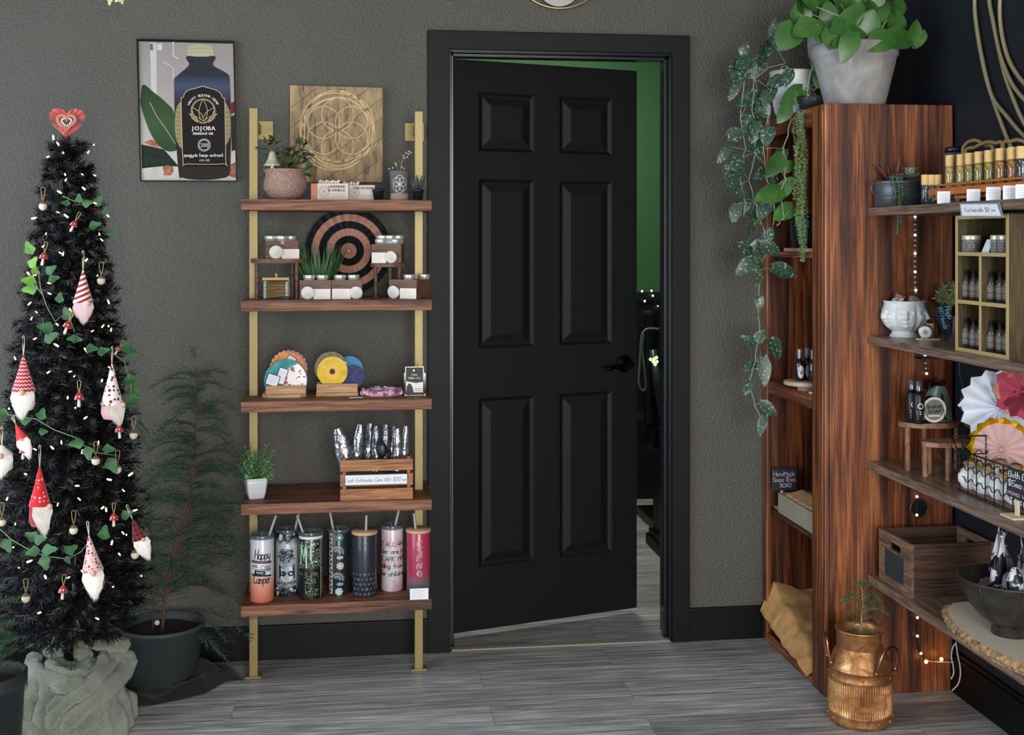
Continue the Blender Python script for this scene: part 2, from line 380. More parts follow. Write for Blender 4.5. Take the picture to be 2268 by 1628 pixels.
b = MB(); b.box((DW-.001, .006, .87), (DW+.002, TK-.006, .98)); b.build('latch_plate', m_bronze, door, True)
for z in (.2, 1.0, 1.8):
    b = MB(); b.cyl((-.003, -.004, z), (-.003, -.004, z+.09), .006); b.build('hinge', m_bronze, door, True)
# ---------------------------------------------------------------- the back room's things
m_blk = M('black_leather', '101214', .38); m_blkp = M('black_plastic', '141618', .4)
c = P(1452, 900, 1.55); X0 = c.x
t = thing('salon_chair', 'black padded chair in the back room seen through the door gap', 'chair', (X0+.12, 1.6, 0))
b = MB(); b.box((X0-.06, 1.45, .42), (X0+.42, 1.95, .54), 0, .03); b.build('seat', m_blk, t)
b = MB(); b.box((X0-.08, 1.42, .54), (X0-.03, 1.5, 1.08), 0, .02); b.box((X0-.03, 1.44, .54), (X0+.35, 1.5, 1.1), 0, .02); b.build('backrest', m_blk, t)
b = MB(); b.tube([(X0-.05, 1.4, .9), (X0-.03, 1.38, .7), (X0+.02, 1.38, .45), (X0+.02, 1.38, .3)], .018, 8); b.build('armrest', M('grey_vinyl', '3a3d40', .3), t)
b = MB(); b.box((X0+.0, 1.45, 0), (X0+.42, 1.95, .05), 0, .01); b.cyl((X0+.2, 1.7, .05), (X0+.2, 1.7, .42), .05); b.build('base', m_blkp, t)
t = thing('low_cabinet', 'black low cabinet with stepped plinth in the back room behind the door jamb', 'cabinet', (1.75, 1.3, 0))
x = P(1440, 1100, 1.2).x+.02
b = MB(); b.box((x+.03, .95, .05), (2.1, 1.35, .36), 0, .004); b.build('body', m_trim, t)
b = MB(); b.box((x, .93, 0), (2.1, 1.37, .05), 0, .004); b.box((x+.012, .94, .05), (2.1, 1.36, .075), 0, .004); b.build('plinth', m_trim, t)
b = MB(); q = [P(px, py, 1.36) for px, py in ((1460, 729), (1440, 728), (1428, 732), (1421, 748), (1418, 790), (1415, 845), (1420, 862), (1427, 864), (1430, 850), (1425, 800), (1422, 770), (1426, 740))]
tag(b.tube(smooth(q), .006, 6).build('power_cable', M('grey_cable', '6f7673', .5), thing=q[0]), 'grey cable looped over the chair back in the back room', 'cable')
b = MB()
for dx, dy in ((0, 0), (5, -3), (-2, 6), (6, 6), (2, 12), (-8, 1)):
    p = P(1449+dx, 795+dy, 1.35); b.sph(p, .008, 8)
tag(b.build('glow_light', M('green_glow', '8fd08a', emit='a8f58c', es=2.2), thing=P(1450, 800, 1.35)), 'small glowing green light cluster on the chair in the back room', 'light')
pp = P(1430, 660, 2.29)
t = thing('string_lights', 'tiny white fairy lights along the black rail in the back room', 'lights', pp)
q = [P(px, py, 2.29) for px, py in ((1405, 640), (1422, 645), (1443, 644), (1428, 667), (1446, 655), (1457, 679), (1470, 690))]
MB().tube(q, .0014, 4).build('wire', M('clear_wire', '4a4f48', .4), t)
for p in q[1:6]: MB().sph(p, .006, 8).build('bulb', M('cool_bulb', 'ffffff', emit='e8f5df', es=3), t)
# ================================================================ daylight, plus an added back room fill
def area(name, loc, rot, sx, sy, w, col=(1, 1, 1), spread=None):
    l = bpy.data.lights.new(name, 'AREA'); l.shape = 'RECTANGLE'; l.size = sx; l.size_y = sy; l.energy = w; l.color = col
    if spread: l.spread = spread
    o = bpy.data.objects.new(name, l); C.objects.link(o); o.location = loc; o.rotation_euler = rot; return o
area('daylight_left_window', (LX+.0, -2.45, 1.35), (0, -pi/2, 0), 2.1, 3.4, 112, (.76, .88, 1.0))
area('daylight_shop_front', (.675, FY+.0, 1.4), (pi/2, 0, 0), 2.25, 2.4, 262, (1.0, .97, .93))
area('back_room_fill', (.9, 1.3, 2.7), (0, 0, 0), .6, .6, 30, (.93, 1, .85))  # added fill lamp under the ceiling to brighten the back room, no fixture
sun = bpy.data.lights.new('sun', 'SUN'); sun.energy = 0; 
w = bpy.data.worlds.new('world'); bpy.context.scene.world = w; w.use_nodes = True
w.node_tree.nodes['Background'].inputs[0].default_value = (.75, .85, 1, 1); w.node_tree.nodes['Background'].inputs[1].default_value = .6
vs = bpy.context.scene.view_settings; vs.view_transform = 'Standard'; vs.look = 'None'; vs.gamma = 1; vs.exposure = 0
bpy.context.scene.render.film_transparent = False
# ================================================================ christmas corner
R = random.Random(3)
m_needle = M('black_tinsel_needles', '050608', .42)
TX, TY = P(152, 800, -.5).x, -.5
TC = V((TX, TY, 0))
def tz(py): return 1.42-(py-HZ)*mp(152, TY)
def trad(z):                      # outline radius of the tree, read off its silhouette
    pts = [(.29, .20), (.36, .235), (.55, .225), (.75, .205), (.95, .185), (1.15, .155), (1.3, .13), (1.45, .105), (1.58, .082), (1.66, .055), (1.72, .03)]
    for (a, ra), (c, rc) in zip(pts, pts[1:]):
        if z <= c: return ra+(rc-ra)*max(0, (z-a))/(c-a)
    return .02
tree = thing('christmas_tree', 'slim black artificial christmas tree against the grey wall', 'christmas tree', (TX, TY, .0))
b = MB(); b.tube([(TX, TY, .02), (TX, TY, 1.7)], .014, 8)
for k in range(3): b.tube([(TX, TY, .1), (TX+.13*cos(k*2.1+.4), TY+.13*sin(k*2.1+.4), .008)], .01, 6)
b.build('trunk', m_blkp, tree)
b = MB()
def needles(b, p0, p1, n, L, w=.0016, spread=1.0, rr=R):
    p0 = V(p0); p1 = V(p1); d, s, u = basis(p1-p0)
    for i in range(n):
        t = rr.random(); a = rr.random()*2*pi; o = p0.lerp(p1, t)
        o2 = s*cos(a)+u*sin(a); e = o+(o2*spread+d*.55).normalized()*L*rr.uniform(.75, 1.1)
        q = d.cross(o2).normalized()*w*.5
        k = len(b.v); b.v += [tuple(o-q), tuple(o+q), tuple(e+q*.5), tuple(e-q*.5)]; b.f.append([k, k+1, k+2, k+3]); b.m.append(0); b.sm.append(False)
tips = []
z = .29
while z < 1.70:
    r = trad(z); nb = max(6, int(r*95)); ph = R.random()*6
    for k in range(nb):
        a = ph+2*pi*k/nb+R.uniform(-.12, .12); rr_ = r*R.uniform(.84, 1.05); dr = V((cos(a), sin(a), 0))
        zb = z+R.uniform(-.015, .015); p0 = V((TX, TY, zb-.02))+dr*rr_*.15; p1 = V((TX, TY, zb+.01))+dr*rr_*.78
        e = V((TX, TY, zb+R.uniform(-.012, .02)))+dr*rr_
        needles(b, p0, p1, 66, .027, .0023); needles(b, p1, e, 42, .025, .0023)
        for sgn in (-1, 1):
            a2 = a+sgn*R.uniform(.5, .8); st = p0.lerp(p1, .62); e2 = st+V((cos(a2), sin(a2), R.uniform(-.05, .25)))*rr_*.42
            needles(b, st, e2, 42, .024, .0022)
        tips.append(e)
    z += .042
needles(b, (TX, TY, .25), (TX, TY, 1.66), 2600, .055, .004); needles(b, (TX, TY, .19), (TX, TY, .3), 260, .042, .0025); needles(b, (TX, TY, 1.62), (TX-.002, TY, 1.755), 150, .03)
for k in range(7):
    a = k*.9+.3; needles(b, (TX, TY, 1.66), (TX+.06*cos(a), TY+.06*sin(a), 1.70), 40, .022)
b.build('foliage', m_needle, tree)
print('tree faces', len(b.f))
def surf(px, py, out=0.0):
    """where the line of sight through this pixel first meets the tree's outer surface"""
    r = ray(px, py).normalized()
    t = 2.8
    while t < 4.5:
        p = CAM+r*t; q = math.hypot(p.x-TX, p.y-TY)
        if q <= trad(max(.29, p.z))*.98+out: return p
        t += .004
    # silhouette grazers: closest approach
    best = min((math.hypot((CAM+r*(2.8+i*.01)).x-TX, (CAM+r*(2.8+i*.01)).y-TY), 2.8+i*.01) for i in range(170)); return CAM+r*best[1]
# ---- string of warm lights
lt = thing('fairy_lights', 'string of warm white fairy lights wound round the black tree', 'lights', (TX, TY, .3))
b = MB(); q = []
for i in range(420):
    z = .36+1.3*i/420; a = i*.13; q.append(V((TX+trad(z)*.78*cos(a), TY+trad(z)*.78*sin(a), z+.012*sin(i*.7))))
b.tube(q, .0013, 3); b.build('cable', m_blkp, lt)
m_bulb = M('warm_bulb', 'fff2d8', .3, emit='ffcf8a', es=1.9)
spots = [(118, 304), (128, 318), (107, 347), (140, 338), (208, 320), (196, 336), (144, 386), (146, 398), (209, 388), (131, 425), (185, 417), (182, 386), (128, 470), (146, 478), (238, 477), (102, 517), (76, 483), (220, 518), (225, 531), (133, 560), (140, 562), (192, 575), (62, 605), (78, 609), (108, 627), (109, 650), (80, 691), (66, 672), (156, 687), (216, 610), (70, 705), (78, 750), (33, 793), (124, 764), (190, 775), (240, 722), (228, 722), (246, 730), (205, 733), (108, 824), (156, 823), (165, 833), (226, 842), (241, 813), (150, 880), (167, 903), (190, 925), (115, 991), (136, 979), (77, 995), (126, 718), (56, 1050), (241, 1062), (170, 1076), (273, 1086), (128, 1117), (175, 1105), (228, 1124), (235, 1128), (34, 1160), (272, 1180), (280, 1184), (248, 1201), (264, 1227), (29, 1212), (66, 1243), (100, 1277), (42, 1258), (152, 1279), (183, 1266), (313, 1276), (88, 1357), (16, 1104), (218, 980), (92, 1090), (250, 1300), (290, 1050), (20, 905), (205, 1020), (182, 1000), (240, 668), (96, 545), (210, 450), (300, 1130), (60, 1330), (215, 1370)]
base = None
for i, (px, py) in enumerate(spots):
    p = surf(px, py, .012)
    if base is None:
        b = MB(); b.lathe([(.0001, .009), (.0024, .006), (.0034, 0), (.003, -.006), (.0032, -.009), (.0001, -.009)], seg=8)
        base = b.build('bulb', m_bulb, lt, True); o = base
    else:
        o = base.copy(); C.objects.link(o); o.parent = lt
    o.location = p-lt.location; o.rotation_euler = (R.uniform(-1.4, 1.4), R.uniform(-1.4, 1.4), 0)
    s_ = R.uniform(.55, .95); o.scale = (s_, s_, s_)
# ---- heart topper
hc = P(149, 270, TY); t = thing('heart_topper', 'fringed coral red heart on top of the black tree', 'tree topper', (hc.x, hc.y, hc.z-.05))
def heart(a, s): return (s*(16*sin(a)**3)/17, s*(13*cos(a)-5*cos(2*a)-2*cos(3*a)-cos(4*a))/17)
m_frR = M('coral_fringe', 'c2403f', .8, var=.35, vs=90, sheen=.4); m_frP = M('pink_fringe', 'dd8a80', .8); m_beads = M('rose_felt', 'b8705f', .8, bmp=.4, bs=300)
b = MB()
for i in range(900):
    a = 2*pi*i/900; x, y = heart(a, .029); x2, y2 = heart(a, .052+R.uniform(-.002, .004)); yy = R.uniform(-.012, .008)
    w = .0011; b.add([hc+V((x-w, R.uniform(-.004, .004), y)), hc+V((x+w, 0, y)), hc+V((x2+w, yy, y2)), hc+V((x2-w, yy, y2))], [(0, 1, 2, 3)], 1 if R.random() < .42 else 0)
b.build('fringe', [m_frR, m_frP], t)
b = MB(); b.tube([hc+V((x, -.006, y)) for x, y in (heart(2*pi*i/60, .0265) for i in range(60))], .0065, 6, closed=True); b.build('heart_band', m_beads, t)
b = MB(); b.tube([hc+V((x, -.008, y-.001)) for x, y in (heart(2*pi*i/50, .0145) for i in range(50))], .0022, 6, closed=True); b.build('inner_heart', M('cream_cord', 'e8e0d2', .6), t); MB().tube([hc+V((0, 0, -.047)), hc+V((0, 0, -.085))], .003, 6).build('stake', m_blkp, t)
# ---- ornaments
m_cord = M('cream_loop', 'd9cdb4', .8); m_twine = M('jute_twine', 'b39a6c', .9)
m_beard = M('white_fur', 'e9e4dc', .95, var=.12, vs=60, sheen=.5); m_nose = M('wood_bead_nose', 'c9a583', .6)
def fabric(name, kind, c1, c2, s=1.0):
    m, nt, b = nodes(name); v = coords(nt); sep = N(nt, 'ShaderNodeSeparateXYZ'); nt.links.new(v, sep.inputs[0])
    def math_(op, a, x, c=0):
        n = N(nt, 'ShaderNodeMath', operation=op)
        for i, q in enumerate((a, x, c)):
            if hasattr(q, 'links'): nt.links.new(q, n.inputs[i])
            else: n.inputs[i].default_value = q
        return n.outputs[0]
    if kind == 'stripe': f = math_('GREATER_THAN', math_('SINE', math_('MULTIPLY', math_('ADD', sep.outputs[2], math_('MULTIPLY', sep.outputs[0], -.45)), 2*pi*68*s), 0), .05)
    elif kind == 'plaid':
        a = math_('GREATER_THAN', math_('SINE', math_('MULTIPLY', sep.outputs[2], 2*pi*75*s), 0), 0); c = math_('GREATER_THAN', math_('SINE', math_('MULTIPLY', sep.outputs[0], 2*pi*90*s), 0), 0)
        f = math_('MULTIPLY', math_('ADD', a, c), .5)
    elif kind == 'zig':
        w1 = math_('PINGPONG', math_('MULTIPLY', sep.outputs[0], 1), .004*s); f = math_('GREATER_THAN', math_('SINE', math_('MULTIPLY', math_('ADD', sep.outputs[2], w1), 2*pi*100), 0), .55)
    else:
        vo = N(nt, 'ShaderNodeTexVoronoi'); vo.inputs['Scale'].default_value = 95*s; vo.inputs['Randomness'].default_value = .35 if kind == 'dots' else .75; nt.links.new(v, vo.inputs['Vector'])
        f = math_('LESS_THAN', vo.outputs['Distance'], .27 if kind == 'dots' else .36)
    nt.links.new(mixc(nt, f, lin(c1), lin(c2)), b.inputs['Base Color']); b.inputs['Roughness'].default_value = .9; b.inputs['Sheen Weight'].default_value = .3
    return m
def loop_part(t, h, mat, w=.005, r=.0009, name='hanging_loop'):
    b = MB(); b.tube([(0, 0, 0), (w*.7, 0, h*.5), (w, 0, h*.93), (0, -.001, h), (-w*.8, 0, h*.93), (-w*.6, 0, h*.5), (0, 0, 0)], r, 5); return b.build(name, mat, t, True)
def gnome(px, py, Hpx, label, hatm, bodyc=None, nose=(.003, 0), tilt=0, turn=0, hat=.60, beardc=None, loop=.045, wpx=None, seed=1):
    """px,py = tip of the hat; Hpx = height tip to bottom in photo pixels"""
    r_ = random.Random(seed); p = surf(px, py+Hpx*.5, .028); k = mp(px, p.y); H = Hpx*k
    top = V((P(px, py, p.y).x, p.y, P(px, py, p.y).z)); t = thing('gnome_ornament', label, 'ornament', top, 'gnomes hanging on the black tree')
    t.rotation_euler = (0, radians(tilt), radians(turn)); Rr = (wpx or Hpx*.29)*k*.5
    b = MB(); hh = H*hat
    b.lathe([(.0015, 0), (Rr*.22, -hh*.15), (Rr*.45, -hh*.42), (Rr*.75, -hh*.72), (Rr*1.0, -hh*.96), (Rr*.98, -hh), (Rr*.8, -hh*.97)], seg=22); b.build('hat', hatm, t, True)
    b = MB(); b.lathe([(Rr*.7, -hh*.9), (Rr*.95, -hh*1.05), (Rr*.97, -H*.84), (Rr*.75, -H*.93), (.001, -H*.955)], seg=20); b.build('body', bodyc or m_beard, t, True)
    b = MB()
    for i in range(620):
        a = radians(-90)+r_.uniform(-1.15, 1.15); f = abs((a+pi/2)/1.15); x0 = V((Rr*.93*cos(a), Rr*.93*sin(a)-.001, -hh*.97)); L = (H-hh)*(1.28-.5*f)*r_.uniform(.7, 1.08)
        pts = [x0, x0+V((cos(a)*.003+r_.uniform(-.002, .002), -.004, -L*.4)), x0+V((-cos(a)*Rr*.35+r_.uniform(-.005, .005), -.003+r_.uniform(-.003, .002), -L))]
        w = .0011; s = V((w, 0, 0)); b.add([pts[0]-s, pts[0]+s, pts[1]+s, pts[1]-s, pts[2]], [(0, 1, 2, 3), (3, 2, 4)], 0, True)
    b.sph((0, -Rr*.72, -hh-(H-hh)*.35), (Rr*.62, Rr*.35, (H-hh)*.42), 12); b.build('beard', beardc or m_beard, t, True)
    b = MB(); b.sph((nose[0], -Rr*1.08, -hh*.985), Rr*.27, 12); b.build('nose', m_nose, t, True)
    loop_part(t, loop, m_cord, .003, .0012); return t
m_redf = M('red_felt', 'a01624', .9, sheen=.3); m_pinkf = M('pink_plush', 'd69a98', .9, sheen=.5)
gnome(184, 598, 112, 'gnome with red and white striped hat high on the black tree', fabric('striped_knit', 'stripe', 'e6d3cd', '97172b'), m_redf, (.012, 0), turn=15, hat=.66, loop=.055, wpx=43, beardc=M('blush_fur', 'd9bfc4', .95))
gnome(52, 787, 130, 'gnome with red chevron hat and full white beard at the left edge of the tree', fabric('chevron_knit', 'zig', 'b01c2c', 'e9c9c4'), None, (.002, 0), turn=4, hat=.62, loop=.055, wpx=50, seed=2)
gnome(248, 806, 130, 'gnome with white hat of red hearts and pink plush body turned to the right', fabric('heart_print', 'hearts', 'e6dbdb', '7c1c2a', .8), m_pinkf, (.012, 0), turn=48, hat=.7, loop=.05, wpx=48, seed=3)
gnome(34, 938, 75, 'small red hatted gnome half hidden among the leftmost branches', M('red_fleece', 'cc3b3b', .9), None, (0, 0), tilt=-22, turn=10, hat=.5, loop=.02, wpx=26, seed=4)
gnome(4, 985, 62, 'white fluffy gnome cut off by the left edge of the photo', M('white_fleece', 'dcd6cf', .9), None, (0, 0), turn=10, hat=.35, loop=.05, wpx=48, seed=8)
gnome(88, 1034, 140, 'gnome with bright red hat of white dots below the middle of the tree', fabric('dotted_felt', 'dots', 'c01322', 'e9a9a2', .9), m_redf, (.014, 0), turn=38, hat=.62, loop=.06, wpx=46, seed=5)
gnome(197, 1186, 130, 'gnome with pink hat of small red hearts low on the tree', fabric('small_heart_print', 'hearts', 'dfb7b3', '7b2736', 1.25), m_redf, (.003, 0), turn=8, tilt=-6, hat=.62, loop=.04, wpx=46, seed=6)
gnome(293, 1150, 88, 'gnome with black and red plaid hat at the lower right edge of the tree', fabric('buffalo_plaid', 'plaid', '13100f', '8a1b20'), None, (.006, 0), turn=18, tilt=-20, hat=.55, loop=.045, wpx=34, seed=7)
m_cap = fabric('toadstool_glaze', 'dots', 'a51621', 'e8e2da', 1.15); m_cap.node_tree.nodes['Principled BSDF'].inputs['Roughness'].default_value = .35
m_stem = M('cream_stem', 'd8cdb9', .6)
proto = thing('mushroom_ornament', '', 'ornament', (0, 0, 0), 'red toadstool ornaments on the black tree')
b = MB(); b.lathe([(.0005, .002), (.004, 0), (.008, -.006), (.0115, -.013), (.012, -.0155), (.008, -.014), (.003, -.013)], seg=18); b.build('cap', m_cap, proto, True)
b = MB(); b.lathe([(.0035, -.012), (.0035, -.022), (.0045, -.031), (.003, -.0345), (.0001, -.035)], seg=10); b.build('stem', m_stem, proto, True)
loop_part(proto, .03, m_twine)
ml = [(167, 490, .9, 'high on the tree below the topmost ivy leaves', 25), (98, 560, 1, 'beside the bright green ivy on the upper left', 10), (153, 712, 1.05, 'left of the striped gnome beard', 20), (175, 870, 1.1, 'hanging in the middle between the chevron gnome and the heart gnome', 0), (263, 943, 1, 'just under the heart hatted gnome', -5), (52, 990, .95, 'left of the dotted gnome loop', 3), (252, 1138, 1, 'above and right of the pink hatted gnome', 0), (140, 1298, 1.02, 'lowest of the toadstools on the tree', 4), (265, 768, .7, 'half hidden by ivy on the right edge', 30)]
for i, (px, py, s_, w_, tl) in enumerate(ml):
    p = surf(px, py, .02); o = proto if i == 0 else dup(proto)
    o.location = P(px, py, p.y); o.rotation_euler = (0, radians(tl), 0); o.scale = (s_*1.05,)*3; o['label'] = 'red toadstool ornament '+w_
proto = thing('acorn_ornament', '', 'ornament', (0, 0, 0), 'felt acorn ornaments on the black tree')
b = MB(); b.sph((0, 0, -.014), (.0115, .0115, .012), 16); b.build('felt_ball', M('cream_felt', 'd2c6b2', .95, bmp=.4, bs=300, sheen=.4), proto, True)
b = MB(); b.lathe([(.001, 0), (.006, -.001), (.0095, -.006), (.0098, -.009), (.008, -.0095)], seg=16); b.cyl((0, 0, -.001), (0, 0, .005), .0015); b.build('cap', M('acorn_cap', '6a5a42', .9, bmp=.5, bs=400), proto, True)
loop_part(proto, .04, m_twine, .007)
for i, (px, py, w_) in enumerate([(95, 446, 'at the upper left near the top'), (224, 611, 'right of the striped gnome'), (212, 1010, 'in the centre below the trailing vine'), (260, 1029, 'right of the central one on the lower right side'), (296, 953, 'poking out at the right edge by the grey wall'), (163, 1163, 'above the pink hatted gnome'), (4, 1145, 'cut by the left edge of the photo'), (299, 1218, 'beside the plaid gnome beard'), (57, 1314, 'at the lower left'), ]):
    p = surf(px, py, .02); o = proto if i == 0 else dup(proto)
    o.location = P(px, py, p.y); o['label'] = 'cream felt acorn ornament '+w_
# ---- ivy sprays threaded through the tree
m_ivy = M('ivy_green', '2c5a2e', .45, var=.5, vs=40); m_ivyL = M('ivy_bright', '639838', .45, var=.3, vs=30); m_vine = M('vine_stem', '7d9468', .6)
def ivy(label, pts, leaves, bright=False):
    q = [surf(x, y, .018) for x, y in pts]; t = thing('ivy_garland', label, 'garland', q[0], 'ivy sprays in the black tree')
    b = MB(); b.tube(q, .0013, 5); b.build('vine', m_vine, t)
    b = MB()
    for x, y, ang, s in leaves:
        p = surf(x, y, .024); a = radians(ang); d = V((cos(a), -.25, sin(a))); L = s*mp(x, p.y)*1.02
        b.leaf(p-d*L*.45, d, (0, -1, .5 if R.random() < .5 else -.2), L, L*.72, 'ivy', 0, .12, .22)
    b.build('leaves', m_ivyL if bright else m_ivy, t)
ivy('ivy spray across the upper tree under the small cream light', [(138, 434), (165, 446), (190, 447), (215, 446), (240, 464)], [(175, 440, 90, 22), (146, 450, 170, 22), (192, 450, 10, 26), (218, 446, 60, 28), (234, 468, 80, 20), (209, 499, 20, 30), (248, 518, -60, 24)])
ivy('bright green ivy sprig sticking out at the upper left of the tree', [(78, 570), (70, 600), (84, 640), (96, 655)], [(65, 550, 115, 32), (73, 582, 60, 30), (64, 622, 170, 34), (66, 640, 190, 34), (78, 600, -30, 22)], True)
ivy('dark green ivy with long bare vine left of the striped gnome', [(84, 590), (90, 640), (104, 680), (122, 712), (150, 690), (165, 735)], [(112, 598, 40, 30), (118, 618, 20, 28), (132, 660, 80, 26), (149, 696, 110, 34), (170, 752, 0, 26), (160, 750, 180, 24)])
ivy('pair of veined ivy leaves left of centre above the chevron gnome', [(100, 720), (112, 735), (130, 748)], [(101, 726, 160, 38), (112, 747, 30, 38), (202, 772, 0, 30), (228, 778, 20, 30)], False)
ivy('ivy leaves fanning out at the right edge beside the heart gnome', [(246, 780), (275, 800), (290, 850), (290, 890)], [(278, 768, 70, 32), (289, 780, -10, 32), (290, 841, 0, 36), (296, 866, -25, 34), (292, 888, 200, 36)])
ivy('ivy vine drooping across the tree below the chevron gnome', [(0, 915), (40, 922), (80, 928), (120, 952), (170, 970), (200, 1000), (230, 1005), (262, 1010)], [(4, 915, 170, 30), (92, 918, 70, 30), (170, 982, 190, 34), (195, 1003, -80, 32), (248, 1030, -60, 40), (56, 932, 10, 26), (95, 956, 0, 22), (240, 995, 0, 30)])
ivy('long ivy vine curving round the lower tree left of the pink gnome', [(0, 1172), (25, 1195), (60, 1215), (100, 1232), (150, 1238), (180, 1222), (200, 1195)], [(15, 1208, -60, 34), (70, 1188, 150, 32), (88, 1195, 20, 32), (73, 1222, 190, 32), (108, 1218, 10, 36), (99, 1246, -70, 34), (156, 1217, 30, 34), (231, 1181, 80, 36), (280, 1140, 30, 30), (150, 1240, -60, 20)])
# ================================================================ pots, cypress, cloths on the floor
def frond(b, p, d, L, rr, nL=.014, mi=0, droop=.35, w=.0011, dens=1.0, stem=.0016, smi=1):
    """feathery spray: a curved rib with alternating twigs set with short scale leaves"""
    d = V(d).normalized(); q = [V(p)]; n = 10; dd = d.copy()
    for i in range(n): dd = (dd+V((0, 0, -droop/n*(1+i*.25)))).normalized(); q.append(q[-1]+dd*L/n)
    b.tube(q, [stem*(1-.8*i/n) for i in range(n+1)], 4, smi)
    _, s, u = basis(d)
    for i in range(1, n+1):
        for sg in (-1, 1):
            if rr.random() < .08: continue
            tl = L*.36*(1-.75*abs(i/n-.35))*rr.uniform(.6, 1.05); td = (d*.8+s*sg*rr.uniform(.7, 1)+u*rr.uniform(-.3, .3)+V((0, 0, -.15))).normalized(); e = q[i]+td*tl
            b.tube([q[i], q[i].lerp(e, .5)+V((0, 0, .002)), e], [stem*.5, stem*.35, stem*.2], 3, mi)
            m = int(tl/nL*5.2*dens); _, s2, u2 = basis(td)
            for k in range(m):
                o = q[i].lerp(e, (k+.5)/m); sd = (td*.9+(s2 if k % 2 else -s2)*.8+u2*rr.uniform(-.5, .5)).normalized(); ln = nL*rr.uniform(.7, 1.2)
                _, a1, a2 = basis(sd); b.add([o-a1*w, o+a1*w, o+sd*ln], [(0, 1, 2)], mi)
m_cyp = M('cypress_green', '4a6b4d', .7, var=.35, vs=14); m_cypd = M('cypress_bluegreen', '4d7159', .7, var=.35, vs=14); m_twig = M('brown_twig', '5b4434', .85)
m_pot = M('charcoal_nursery_pot', '3e4548', .6, var=.1, vs=8); m_soil = M('potting_soil', '2b211b', 1, var=.5, vs=120, bmp=1, bs=150)
def pot(t, c, r0, r1, h, mat, rim=.012, seg=40, name='pot', soil=None, lip=.006):
    b = MB(); b.lathe([(r0, 0), (r0+(r1-r0)*.94, h-rim), (r1+lip, h-rim), (r1+lip, h), (r1-.002, h), (r1-.006, h-.02), (r0*.96, .01), (.0001, .01)], c, seg); b.build(name, mat, t)
    if soil is not None:
        zz = V(c).z+h-soil; b = MB(); k = (h-soil)/h; rr_ = (r0+(r1-r0)*k)-.003
        rs = random.Random(5); b.grid(lambda u, v: V((V(c).x+rr_*v*cos(2*pi*u), V(c).y+rr_*v*sin(2*pi*u), zz+.006*noise.noise(V((v*9*cos(2*pi*u), v*9*sin(2*pi*u), 1))))), 24, 6, wrap=True); b.build('soil', m_soil, t)
pc = P(360, 1400, -.19); PC = V((pc.x, -.19, 0)); k = mp(360, -.19)
t = thing('potted_cypress', 'tall feathery cypress in a wide charcoal pot between the black tree and the ladder shelf', 'potted plant', (PC.x, PC.y, 0))
pot(t, PC, .112, .126, .195, m_pot, .012, 48, soil=.025)
b = MB(); rr3 = random.Random(11)
def wp(px, py, y): return P(px, py, y)
trk = [V((PC.x, PC.y, .16)), wp(365, 1330, -.19), wp(378, 1260, -.18), wp(395, 1180, -.17), wp(415, 1110, -.16), wp(430, 1040, -.15), wp(432, 960, -.14), wp(436, 880, -.12), wp(434, 810, -.10)]
b.tube(trk, [.006, .0055, .005, .0045, .004, .0035, .003, .002, .001], 6); b.tube([V((PC.x-.03, PC.y, .16)), wp(340, 1250, -.22), wp(335, 1150, -.2), wp(330, 1050, -.18)], [.004, .003, .002, .001], 5)
b.build('trunk', m_twig, t)
b = MB()
def along(tr, t_):
    x = t_*(len(tr)-1); i = min(len(tr)-2, int(x)); return tr[i].lerp(tr[i+1], x-i)
for i in range(105):
    f = .1+.88*i/105; o = along(trk, f); a = rr3.uniform(0, 2*pi); L = (.085+.135*(1-f)**.8)*rr3.uniform(.75, 1.2); dy = sin(a)*.55
    if o.y+dy*L > -.015: dy = -abs(dy)
    d = V((cos(a), dy, .38)); frond(b, o, d, L, rr3, .012, 0, .6, .0013)
for px, py, ang, L in [(420, 840, 165, .12), (440, 830, 30, .08), (432, 800, 95, .05), (430, 900, 200, .15), (420, 1000, 200, .16), (445, 950, -10, .12), (440, 1040, 10, .18), (455, 1110, 8, .2), (470, 1190, 0, .17), (455, 1230, 10, .2), (460, 1300, -10, .17), (440, 1350, -5, .19), (410, 1350, -15, .17), (330, 960, 120, .1), (330, 1010, 100, .12), (345, 1110, 130, .14), (335, 1180, 110, .13), (350, 1290, 150, .13), (310, 1330, 160, .1), (420, 1390, -20, .16), (340, 1350, 170, .1), (445, 1010, 40, .15), (400, 1260, 20, .2), (380, 1200, 160, .16), (470, 1120, 20, .14)]:
    a = radians(ang); frond(b, wp(px, py, -.2), V((cos(a), -.2, sin(a))), L, rr3, .013, 0, .5, .0014)
b.v = [(x, min(y, -.012), z) for x, y, z in b.v]; b.build('foliage', [m_cypd, m_twig], t)
o = MB().sph(P(348, 1379, -.24), .0085, 12).build('felt_ball', MATS['cream_felt'], thing=P(348, 1379, -.24)); tag(o, 'single cream felt ball lying on the soil of the charcoal cypress pot', 'ball')
LC = V((P(-32, 1480, -.86).x, -.86, 0)); t = thing('potted_cypress', 'small yellow green cypress in a ribbed black pot at the lower left corner', 'potted plant', LC)
b = MB(); b.lathe([(.082, 0), (.096, .25), (.101, .25), (.103, .262), (.103, .285), (.098, .288), (.095, .28), (.093, .262), (.080, .02), (.0001, .02)], LC, 40); b.build('pot', M('black_plastic_pot', '2c3032', .45), t)
b = MB(); b.grid(lambda u, v: LC+V((.092*v*cos(2*pi*u), .092*v*sin(2*pi*u), .255+.008*noise.noise(V((v*9*cos(2*pi*u), v*9*sin(2*pi*u), 1))))), 24, 6, wrap=True); b.build('soil', m_soil, t)
b = MB(); b.tube([LC+V((0, 0, .25)), LC+V((.004, 0, .4)), LC+V((0, 0, .52))], [.005, .004, .002], 6); b.build('trunk', m_twig, t)
b = MB(); r4 = random.Random(4)
